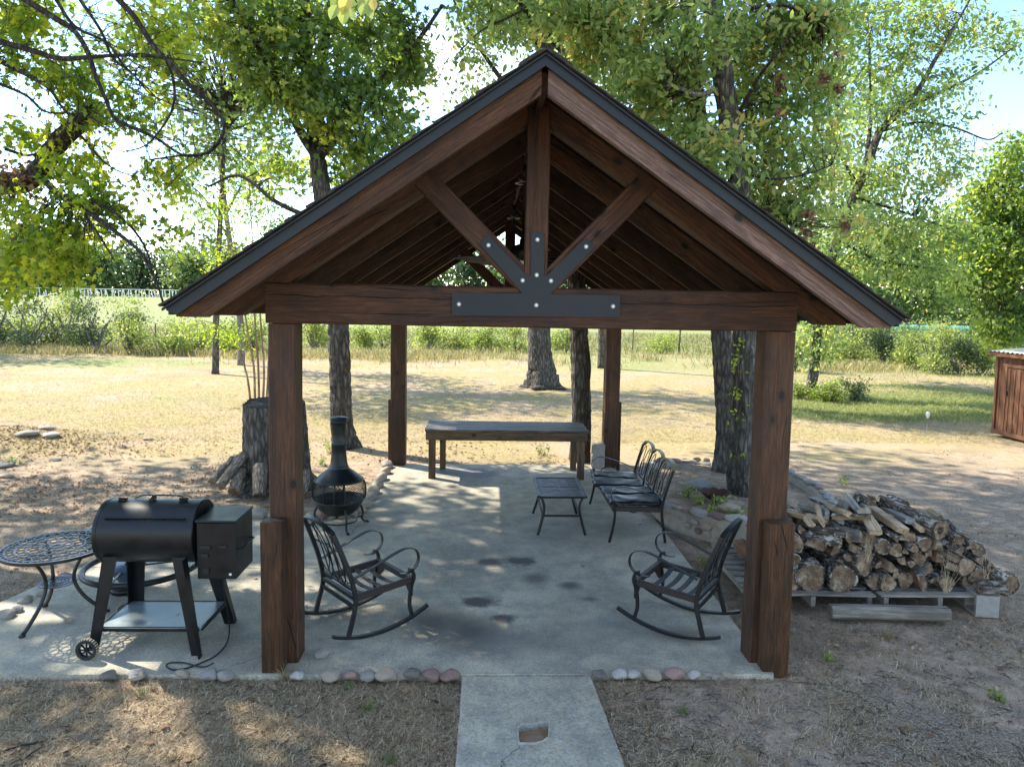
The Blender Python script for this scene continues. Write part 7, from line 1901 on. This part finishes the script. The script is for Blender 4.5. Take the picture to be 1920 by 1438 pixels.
# teal shade cloth
a = AT(1655, 612, 74); b = AT(1865, 616, 74); z0 = float(gz(a[0], 74))
t = thing('shade_cloth_tunnel', 'long low teal green shade cloth tunnel beyond the right brush', 'tunnel', ((a[0]+b[0])/2, 74, z0))
L_ = b[0]-a[0]; n = 30; V = []
for i in range(n+1):
    x = -L_/2+L_*i/n; s = 1+0.06*math.sin(i*1.7)+0.05*math.sin(i*4.1)
    for k in range(9):
        an = PI*k/8; V.append((x, 0.9*math.cos(an), 0.75*s*math.sin(an)))
MB().add(V, [[i*9+k, (i+1)*9+k, (i+1)*9+k+1, i*9+k+1] for i in range(n) for k in range(8)]).build('cover', M['green_cloth'], t, True)
for i in range(0, n+1, 3):
    x = -L_/2+L_*i/n; MB().tube([(x, 0.95*math.cos(PI*k/8), 0.80*math.sin(PI*k/8)) for k in range(9)], 0.03, 5).build('hoop', M['galv'], t)
# shed
sx, sy0, sy1 = 10.85, 12.4, 14.72
t = thing('garden_shed', 'small reddish board shed with corrugated roof cut by the right edge of the view', 'shed', (sx+0.9, (sy0+sy1)/2, -0.05))
r = t.location
def ts(name, p0, p1, w, h, mat=M['shed_wood'], up=(0, 0, 1), ch=0.003): return timber(name, p0, p1, w, h, mat, t, root=r, up=up, ch=ch)
nb = 16
for i in range(nb):
    yy = sy1-(i+0.5)*(sy1-sy0)/nb
    ts('wall_board', (sx+0.02+random.uniform(-.004, .004), yy, 0.0), (sx+0.02, yy, 1.66), (sy1-sy0)/nb-0.008, 0.02, up=(1, 0, 0))
for i in range(11):
    xx = sx+0.05+i*0.16
    ts('wall_board', (xx+0.07, sy1-0.01, 0.0), (xx+0.07, sy1-0.01, 1.66), 0.152, 0.02, up=(0, 1, 0)); ts('wall_board', (xx+0.07, sy0+0.01, 0.0), (xx+0.07, sy0+0.01, 1.66), 0.152, 0.02, up=(0, 1, 0))
    if i % 1 == 0: ts('wall_board', (sx+1.80, sy0+0.1+i*0.205, 0.0), (sx+1.80, sy0+0.1+i*0.205, 1.66), 0.2, 0.02, up=(1, 0, 0))
ts('corner_trim', (sx-0.005, sy1-0.03, 0.0), (sx-0.005, sy1-0.03, 1.68), 0.07, 0.03, up=(1, 0, 0))
ts('base_board', (sx-0.015, sy0, 0.05), (sx-0.015, sy1, 0.05), 0.03, 0.09)
dr = ts('door', (sx-0.012, 14.05, 0.10), (sx-0.012, 14.05, 1.42), 0.62, 0.016, M['shed_wood'], up=(1, 0, 0))
for yy in (14.39, 13.71): ts('door_frame', (sx-0.018, yy, 0.05), (sx-0.018, yy, 1.50), 0.06, 0.03, up=(1, 0, 0))
ts('door_frame', (sx-0.019, 13.68, 1.47), (sx-0.019, 14.42, 1.47), 0.03, 0.06)
for i in range(4):
    yy = 14.28-i*0.145; b_ = timber('door_batten', (sx-0.028, yy, 0.12), (sx-0.028, yy, 1.40), 0.03, 0.012, M['shed_wood'], t, root=r, up=(1, 0, 0))
MB().box((sx-0.04-r[0], 14.33-r[1], 0.9-r[2]), (0.03, 0.03, 0.10)).build('door_handle', M['rust'], t)
V = []; n = 64
for i in range(n+1):
    yy = sy0-0.12+(sy1-sy0+0.24)*i/n; z = 0.014*math.sin(i*PI/1.6)
    V += [(sx-0.14-r[0], yy-r[1], 1.76+z-r[2]), (sx+1.95-r[0], yy-r[1], 1.94+z-r[2])]
o = MB().add(V, [[2*i, 2*i+1, 2*i+3, 2*i+2] for i in range(n)]).build('corrugated_roof', M['tin'], t, True); md = o.modifiers.new('s', 'SOLIDIFY'); md.thickness = 0.006
ts('roof_fascia', (sx-0.10, sy0-0.10, 1.70), (sx-0.10, sy1+0.10, 1.70), 0.025, 0.10)
# white-topped stake
q = gb(1738, 805)
t = thing('marker_stake', 'thin metal stake topped with a crumpled white cup in the open yard', 'stake', tuple(q))
MB().tube([(0, 0, 0), (0.005, 0, 0.40)], 0.012, 6).build('rod', M['galv'], t, True)
MB().lathe([(0.022, 0.33), (0.03, 0.36), (0.045, 0.43), (0.028, 0.47), (0.0, 0.475)], 12).build('cup', M['white'], t, True)

# ------------------------------------------------------------------ dry grass, leaf litter, weeds
def blades(name, x, y, length, width, lean, tone, mat, seed, kind='stuff', zoff=0.0):
    g = np.random.default_rng(seed); n = len(x); z = gz(x, y)+zoff
    a = g.uniform(0, 2*PI, n); el = np.clip(g.normal(size=n)*0.25+lean, 0.03, 1.5)
    d = np.stack([np.cos(a)*np.cos(el), np.sin(a)*np.cos(el), np.sin(el)], -1); s_ = np.stack([-np.sin(a+.4), np.cos(a+.4), np.zeros(n)], -1)
    b = np.stack([x, y, z-0.002], -1); L = length[:, None]; W = width[:, None]
    mid = b+d*L*0.55+s_*W*g.normal(size=(n, 1))*3; tip = b+d*L*np.array([1, 1, 0.6])+s_*W*g.normal(size=(n, 1))*8
    tip[:, 2] = np.maximum(tip[:, 2], gz(tip[:, 0], tip[:, 1])+0.004) if zoff == 0 else tip[:, 2]
    V = np.stack([b-s_*W/2, b+s_*W/2, mid+s_*W*0.4, mid-s_*W*0.4, tip], 1).reshape(-1, 3)
    i = np.arange(n)[:, None]*5
    F4 = i+np.array([[0, 1, 2, 3]]); F3 = i+np.array([[3, 2, 4]])
    return tag(link(name, np_mesh(name, V, [F4, F3], np.repeat(tone, 5)), mat), kind=kind)
g = np.random.default_rng(31)
def scatter(n, u0, u1, v0, v1, cut=0.0, sc=1.2, pw=6):
    """points on the ground spread evenly over part of the view"""
    u = g.uniform(u0, u1, n); v = g.uniform(v0, v1, n)
    d = (Rn @ np.stack([(u-960)/FPX, -(v-719-SY)/FPX, -np.ones(n)]))
    t_ = (-0.04-CAM_H)/d[2]; x = d[0]*t_; y = d[1]*t_
    k = fbm(x*sc, y*sc, 4)
    m = (~on_hard(x, y, 0.01)) & (k+g.normal(size=n)*0.06 > cut)
    return x[m], y[m]
# foreground: flattened dead grass in patches
x, y = scatter(210000, -150, 2080, 1230, 1560, 0.455); m = np.zeros(len(x), bool)
blades('dry_grass', x, y, g.uniform(.025, .09, len(x)), g.uniform(.0018, .0042, len(x)), 0.16, np.clip(g.normal(size=len(x))*.36+.58, 0, 1), M['straw'], 1)
x, y = scatter(60000, -150, 2080, 1230, 1560, 0.50, 2.2)
blades('dry_grass', x, y, g.uniform(.03, .085, len(x)), g.uniform(.0018, .0035, len(x)), 0.75, np.clip(g.normal(size=len(x))*.3+.62, 0, 1), M['straw'], 11)
x, y = scatter(150000, -100, 2050, 820, 1235, 0.42)
blades('dry_grass', x, y, g.uniform(.03, .10, len(x)), g.uniform(.002, .0045, len(x)), 0.22, np.clip(g.normal(size=len(x))*.28+.42, 0, 1), M['straw'], 2)
x, y = scatter(120000, -60, 2000, 652, 830, 0.0)
gzv = green_zone(x, y)
blades('field_grass', x, y, g.uniform(.05, .13, len(x)), g.uniform(.006, .014, len(x)), 0.5, np.clip(0.72-0.75*gzv+g.normal(size=len(x))*.18, 0, 1), M['field_grass'], 3)
x, y = scatter(60000, 1380, 2000, 690, 800, 0.0); k = (green_zone(x, y)+g.normal(size=len(x))*.15) > 0.35; x, y = x[k], y[k]
blades('green_grass', x, y, g.uniform(.08, .2, len(x)), g.uniform(.008, .016, len(x)), 0.8, np.clip(g.normal(size=len(x))*.25+.55, 0, 1), M['grass'], 4)
# tall rough grass in front of the brush
x = g.uniform(-34, 36, 60000); y = 33.5+g.normal(size=60000)*1.6+np.abs(x)*0.0-2.0*(x > 14); k = fbm(x*.3, y*.3, 3)+g.normal(size=len(x))*.1 > 0.42; x, y = x[k], y[k]
blades('rough_grass', x, y, g.uniform(.25, .7, len(x)), g.uniform(.02, .035, len(x)), 1.15, np.clip(g.normal(size=len(x))*.3+.5, 0, 1), M['field_grass'], 5)
x = g.uniform(-60, 60, 50000); y = g.uniform(38, 60, 50000)
blades('pasture_grass', x, y, g.uniform(.3, .6, len(x)), g.uniform(.03, .06, len(x)), 1.1, np.clip(g.normal(size=len(x))*.22+.25, 0, 1), M['field_grass'], 6)
# leaf litter and crumbs of bark
def litter(n, u0, u1, v0, v1, s0, s1, seed, cut=0.0, cen=None):
    x, y = scatter(n, u0, u1, v0, v1, cut, 0.8)
    if cen:
        k = g.random(len(x)) < np.exp(-(((x-cen[0])/cen[2])**2+((y-cen[1])/cen[3])**2)); x, y = x[k], y[k]
    g2 = np.random.default_rng(seed); n = len(x)
    P = np.stack([x, y, gz(x, y)+g2.uniform(0.002, 0.012, n)], -1)
    D = g2.normal(size=(n, 3))*np.array([1, 1, .25]); Nn = g2.normal(size=(n, 3))*np.array([.5, .5, .3])+np.array([0, 0, 1.0])
    V, F, t_ = leaf_arrays(P, D, Nn, g2.uniform(s0, s1, n), np.clip(g2.normal(size=n)*.28+.5, 0, 1), 'lobed' if s1 > .05 else 'kite', -0.4, -0.25)
    tag(link('leaf_litter', np_mesh('leaf_litter', V, F, t_), M['litter']), kind='stuff')
litter(16000, -60, 700, 745, 990, .015, .055, 1, 0.42, (-5.5, 10.4, 3.2, 1.9)); litter(22000, -60, 520, 740, 900, .02, .06, 9, 0.30, (-8.3, 12.2, 2.0, 0.9)); litter(9000, -60, 2000, 830, 1230, .012, .045, 2, 0.40); litter(14000, -60, 2000, 1240, 1560, .006, .026, 3, 0.38); litter(6000, 500, 1200, 740, 880, .02, .07, 4, 0.4, (-0.5, 12.3, 2.6, 1.0))
def clods(n, u0, u1, v0, v1, s0, s1, seed, mat, cut):
    x, y = scatter(n, u0, u1, v0, v1, cut, 3.0); g2 = np.random.default_rng(seed); n = len(x)
    T = np.array([(1, 0, 0), (0, 1, 0), (-1, 0, 0), (0, -1, 0), (0, 0, .7), (.7, .7, .2), (-.7, .7, .25), (-.7, -.7, .2), (.7, -.7, .25)])
    FF = np.array([[0, 5, 4], [5, 1, 4], [1, 6, 4], [6, 2, 4], [2, 7, 4], [7, 3, 4], [3, 8, 4], [8, 0, 4]])
    sz = g2.uniform(s0, s1, n)**1.0; P = T[None]*sz[:, None, None]*g2.uniform(.6, 1.2, (n, 9, 1))+np.stack([x, y, gz(x, y)-0.002], -1)[:, None]
    F = (np.arange(n)*9)[:, None, None]+FF[None]
    tag(link('dirt_clods', np_mesh('dirt_clods', P.reshape(-1, 3), F.reshape(-1, 3)), mat), kind='stuff')
clods(26000, -60, 2000, 1240, 1560, .003, .011, 21, simple('dirt_clod', (0.27, 0.215, 0.165), 0.95, var=.4, scale=8), 0.42)
clods(9000, -60, 2000, 830, 1240, .005, .016, 22, simple('gravel_bit', (0.30, 0.26, 0.21), 0.95, var=.4, scale=8), 0.45)
x, y = scatter(2600, -60, 2000, 1240, 1560, 0.3); n = len(x); a_ = g.uniform(0, 6.28, n); L_ = g.uniform(.02, .11, n); z = gz(x, y)+.004
x2, y2 = x+np.cos(a_)*L_, y+np.sin(a_)*L_; P = np.stack([np.stack([x, y, z], -1), np.stack([(x+x2)/2+g.normal(size=n)*.004, (y+y2)/2+g.normal(size=n)*.004, (z+gz(x2, y2))/2+.008], -1), np.stack([x2, y2, gz(x2, y2)+.004], -1)], 1)
V_, F_ = tubes_arrays(P, np.tile(g.uniform(.0009, .0024, (n, 1)), (1, 3)), 4); tag(link('twig_litter', np_mesh('twig_litter', V_, F_), M['bark_dark']), kind='stuff')
# leaves one can pick out
lm = []
for i in range(6):
    g2 = np.random.default_rng(500+i); T = np.array(LEAF['lobed'][0]); n = 10
    V = [(a-.5, b*(0.8+.3*g2.random()), 0.25*abs(b)+0.35*(a-.5)**2+g2.uniform(-.03, .05)) for a, b in T]
    me = bpy.data.meshes.new('fallen_leaf'); me.from_pydata(V, [], LEAF['lobed'][1]); at = me.attributes.new('tone', 'FLOAT', 'POINT'); at.data.foreach_set('value', np.full(10, [.2, .35, .5, .65, .8, .95][i], np.float32)); me.materials.append(M['litter']); lm.append(me)
spots = [(240, 1295), (290, 1292), (255, 1308), (363, 1287), (508, 1283), (515, 1288), (128, 1435-70), (90, 1330), (250, 1385), (120, 1405), (230, 1398), (330, 1375), (310, 1362), (405, 1405), (440, 1400), (283, 1390), (530, 1385), (480, 1423), (700, 1378), (745, 1376), (680, 1395), (620, 1248), (575, 1262), (800, 1238), (842, 1322), (1180, 1326), (1150, 1328), (1340, 1330), (1480, 1350), (1640, 1300), (1745, 1378), (1630, 1217), (1490, 1260), (1700, 1290), (1250, 1380), (1300, 1270),
         (470, 1310), (200, 1440), (150, 1290), (400, 1330), (560, 1340), (640, 1320), (600, 1420), (760, 1300), (820, 1400), (1390, 1400), (1560, 1410), (1830, 1340), (1880, 1250), (1780, 1230), (60, 1275), (350, 1425), (500, 1360), (35, 1400)]
for i, (u, v) in enumerate(spots):
    q = G(u, v, -0.03); s = random.uniform(0.045, 0.085)
    o = bpy.data.objects.new('fallen_leaf', lm[i % 6]); C.objects.link(o); o.location = (q[0], q[1], float(gz(q[0], q[1]))+0.006); o.scale = (s, s, s); o.rotation_euler = (random.uniform(-.3, .3)+(PI if i % 3 == 0 else 0), random.uniform(-.3, .3), random.uniform(0, 6))
    if i % 3 == 0: o.location.z += 0.02
    tag(o, 'curled brown dead leaf lying on the bare dirt in front of the patio', 'leaf', 'fallen leaves in front of the patio')
for (u, v, lb, k, s) in ((130, 1166, 'tan curled leaf on the concrete between the lattice table and the grill', 4, .10), (478, 1085, 'yellow-green leaf on the slab left of the left front post', 3, .05), (1094, 1063, 'small green sprig lying in the middle of the slab', 1, .05), (1200, 985, 'dark twig curl on the slab under the loveseat', 0, .05)):
    q = G(u, v, 0); o = bpy.data.objects.new('fallen_leaf', lm[k]); C.objects.link(o); o.location = (q[0], q[1], 0.008); o.scale = (s, s, s); o.rotation_euler = (0.2, 0, random.uniform(0, 6)); tag(o, lb, 'leaf')
# straws and sticks on the dirt
for (a_, b_, r_) in (((1195+0, 0), 0, 0),): pass
for i, (u0, v0, u1, v1, r_) in enumerate([(498, 1304, 605, 1311, .0025), (400, 1360, 490, 1361, .0025), (452, 1343, 500, 1318, .0025), (0, 1403, 80, 1385, .006), (40, 1420, 75, 1395, .004), (1440, 1325, 1480, 1300, .003), (804, 1304, 830, 1313, .007), (1215, 1330, 1265, 1286, .002), (590, 1437, 620, 1422, .006)]):
    a = G(u0, v0, -.02); b = G(u1, v1, -.02); a[2] = float(gz(a[0], a[1]))+.006; b[2] = float(gz(b[0], b[1]))+.008
    tag(MB().tube([a, (a+b)/2+np.array([0, .006, .006]), b], r_, 5).build('stick', M['bark_tan'] if r_ < .004 else M['bark_dark']), 'thin pale straw or dark stick lying on the foreground dirt', 'stick', 'straws and sticks on the dirt')
# weeds
def weed(label, x, y, z, h, n, seed, mat=MBU, grp=None, size=.035, name='weed'):
    g2 = np.random.default_rng(seed); t = thing(name, label, 'plant', (x, y, z), 0, grp)
    nb_ = max(3, n//8); tip = np.stack([g2.normal(size=nb_)*h*.45, g2.normal(size=nb_)*h*.45, g2.uniform(.5, 1, nb_)*h], -1)
    P = np.stack([np.zeros((nb_, 3)), tip*np.array([.4, .4, .6]), tip], 1); V_, F_ = tubes_arrays(P, np.full((nb_, 3), .002), 4); link('stems', np_mesh('stems', V_, F_), M['grass'] if False else M['bark_tan'], t)
    j = g2.integers(0, nb_, n); k = g2.uniform(.3, 1.05, n)[:, None]; pos = tip[j]*k+g2.normal(size=(n, 3))*size*.5
    foliage('leaves', pos, g2.normal(size=(n, 3)), g2.normal(size=(n, 3))*.5+np.array([0, 0, 1]), g2.uniform(.6, 1.2, n)*size, np.clip(g2.normal(size=n)*.25+.5, 0, 1), 'oval', mat, t)
for i, (u, v, h, n, lb) in enumerate([(1558, 1232, .05, 60, 'small green clover weed in the dirt below the long timber'), (1012, 850, .28, 90, 'green weed growing behind the wooden table'), (885, 862, .10, 50, 'small weed at the rear slab edge under the table'), (1320, 1056, .10, 90, 'green weed at the slab edge beside the right rocking chair'), (1388, 1018, .08, 60, 'green weed under the stone wall behind the right post'),
    (620, 845, .22, 90, 'green weed in the dirt right of the chiminea flue'), (600, 870, .14, 70, 'weed behind the chiminea bowl'), (22, 872, .12, 90, 'green weed among the stones at the left edge'), (1330, 972, .14, 90, 'weed in the stone bed nearest the loveseat'), (1350, 955, .18, 120, 'leafy weed in the stone bed under the dish'), (1290, 935, .16, 120, 'grassy weed in the stone bed behind the loveseat'), (1375, 975, .14, 90, 'weed by the boulder in the stone bed'),
    (1310, 948, .12, 90, 'low weed in the left of the stone bed'), (1225, 905, .10, 60, 'weed at the back of the loveseat'), (1585, 905, .12, 50, 'small shoots in the dirt behind the woodpile'), (1870, 1305, .05, 130, 'low green weed patch in the lower right dirt')]):
    q = G(u, v, 0.12 if 1280 < u < 1400 and v > 900 and v < 1000 else -.02); weed(lb, q[0], q[1], float(gz(q[0], q[1])), h, n, 600+i, size=.03 if h < .12 else .05)
def tuft(label, u, v, h, n, seed, mat='straw', tn=.6):
    q = G(u, v, -.02); g2 = np.random.default_rng(seed); z = float(gz(q[0], q[1]))
    a = g2.uniform(0, 2*PI, n); el = g2.uniform(.5, 1.4, n); L = g2.uniform(.5, 1, n)*h
    d = np.stack([np.cos(a)*np.cos(el), np.sin(a)*np.cos(el), np.sin(el)], -1); b = g2.normal(size=(n, 3))*np.array([.02, .02, 0])
    P = np.stack([b, b+d*L[:, None]*.6, b+d*L[:, None]*np.array([1.1, 1.1, .85])], 1); V_, F_ = tubes_arrays(P, np.tile([.0018, .0014, .0005], (n, 1)), 3)
    o = link('grass_tuft', np_mesh('grass_tuft', V_, F_, np.full(len(V_), tn)), M[mat]); o.location = (q[0], q[1], z); tag(o, label, 'grass tuft')
for i, (u, v, h, n, mt, lb) in enumerate([(537, 1268, .16, 60, 'straw', 'yellow dry grass tuft at the foot of the left front post'), (470, 1258, .12, 40, 'straw', 'dry grass tuft left of the left front post'), (655, 1283, .08, 30, 'grass', 'small green-grey tuft in the foreground dirt'), (690, 1322, .10, 40, 'grass', 'green grass tuft in the dirt left of the path'), (265, 1300, .08, 30, 'grass', 'grey-green tuft below the grill'), (1025, 0, 0, 0, '', ''),
    (1665, 1190, .12, 60, 'straw', 'pale grass tuft in front of the long timber'), (1455, 1258, .08, 30, 'grass', 'green tuft at the foot of the right front post'), (1420, 1130, .10, 40, 'grass', 'green tuft behind the right front post'), (560, 800, .22, 60, 'straw', 'tan grass clump left of the maple trunk'), (1400, 1420, .07, 40, 'straw', 'dry tuft at the bottom right of the path'), (1280, 1330, .06, 40, 'grass', 'little green tuft right of the path'), (1700, 1360, .07, 60, 'straw', 'dry tuft in the lower right dirt'), (500, 1360, .08, 60, 'straw', 'dry tuft in the lower left dirt'), (320, 1420, .08, 50, 'straw', 'dry tuft near the bottom left corner'), (730, 1420, .08, 50, 'grass', 'green-grey tuft left of the path near the bottom')]):
    if n: tuft(lb, u, v, h, n, 700+i, mt)
# dead weed stems standing in front of the woodpile
for u, v, sc, lb in ((1772, 1112, .48, 'tall bleached dead weed standing in front of the woodpile'), (1628, 1052, .24, 'small bleached dead weed sticking out of the woodpile'), (1850, 1085, .2, 'wispy dead weed at the right end of the woodpile')):
    q = AT(u, v, 5.82); g2 = np.random.default_rng(int(u)); n = 13
    base = g2.normal(size=(n, 3))*np.array([.012, .012, 0]); tipv = np.stack([g2.normal(size=n)*.07*sc/.48, g2.normal(size=n)*.03, g2.uniform(.5, 1, n)*sc], -1)
    P = np.stack([base, base*.5+tipv*.5+g2.normal(size=(n, 3))*.015, base+tipv, base+tipv*1.08+g2.normal(size=(n, 3))*.03], 1); V_, F_ = tubes_arrays(P, np.tile([.0014, .0012, .0008, .0004], (n, 1)), 4)
    o = link('dead_weed', np_mesh('dead_weed', V_, F_, np.full(len(V_), .9)), M['straw']); o.location = q; tag(o, lb, 'dead weed')
# hanging leaves close to the camera at the top
hc_ = AT(655, 5, 3.0)
t = thing('hanging_leaf_spray', 'spray of big pale green leaves hanging close at the top of the view', 'leafy twig', tuple(hc_))
MB().tube([(-.1, 0, .30), (-.04, 0, .14), (0, 0, .05), (.03, 0, .0)], .003, 6).build('twig', BD, t)
for i, (u, v, w) in enumerate(((630, 4, 26), (648, 10, 30), (662, 0, 28), (645, 30, 26), (684, 14, 30), (692, 22, 22), (626, 24, 24), (700, 10, 18), (660, 26, 18), (672, -14, 26), (612, -16, 26))):
    c = AT(u, v, 3.0+random.uniform(-.05, .05))-hc_; s = w*1.25*3/FPX; ang = random.uniform(-1, 1)
    d = Vector((math.sin(ang)*.6, random.uniform(-.3, .3), -1)).normalized()
    sp = [(0, 0), (.2, .28), (.5, .36), (.8, .22), (1.0, 0), (.8, -.22), (.5, -.36), (.2, -.28)]
    V = [(x*s, y*s, abs(y)*s*.3) for x, y in sp]; me = bpy.data.meshes.new('leaf'); me.from_pydata(V, [], [[0, 4, 3, 2, 1], [4, 0, 7, 6, 5]]); at = me.attributes.new('tone', 'FLOAT', 'POINT'); at.data.foreach_set('value', np.full(8, random.uniform(.5, 1), np.float32))
    Mx, _ = frame(c-np.array(d)*s*.5, c+np.array(d)*s, (random.uniform(-.5, .5), -1, .3)); link('leaf', me, MP, t, False, Mx)
def nth(i): return ['first', 'second', 'third', 'fourth', 'fifth', 'sixth', 'seventh', 'eighth', 'ninth', 'tenth'][i] if i < 10 else f'{i+1}th'
same = {}
for o in list(scene.objects):
    if o.parent is None and o.get('label') and o.get('category'): same.setdefault(o['label'], []).append(o)
for lb, os_ in same.items():
    if len(os_) < 2 or os_[0].name.startswith('fallen_leaf') or 'hidden rear' in lb or os_[0].name.startswith('stick'): continue
    cob = 'cobble' in lb
    os_.sort(key=(lambda o: -o.matrix_basis.translation.y+o.matrix_basis.translation.x*.0) if cob else (lambda o: o.matrix_basis.translation.x/max(1, o.matrix_basis.translation.y)))
    for i, o in enumerate(os_): o['label'] = (lb+', '+nth(i)+(' from the rear post' if cob else ' such from the left'))
print('leaves', TREE_LEAVES[0], 'tris', sum(len(o.data.loop_triangles) if o.type == 'MESH' and (o.data.calc_loop_triangles() is None) else 0 for o in scene.objects))
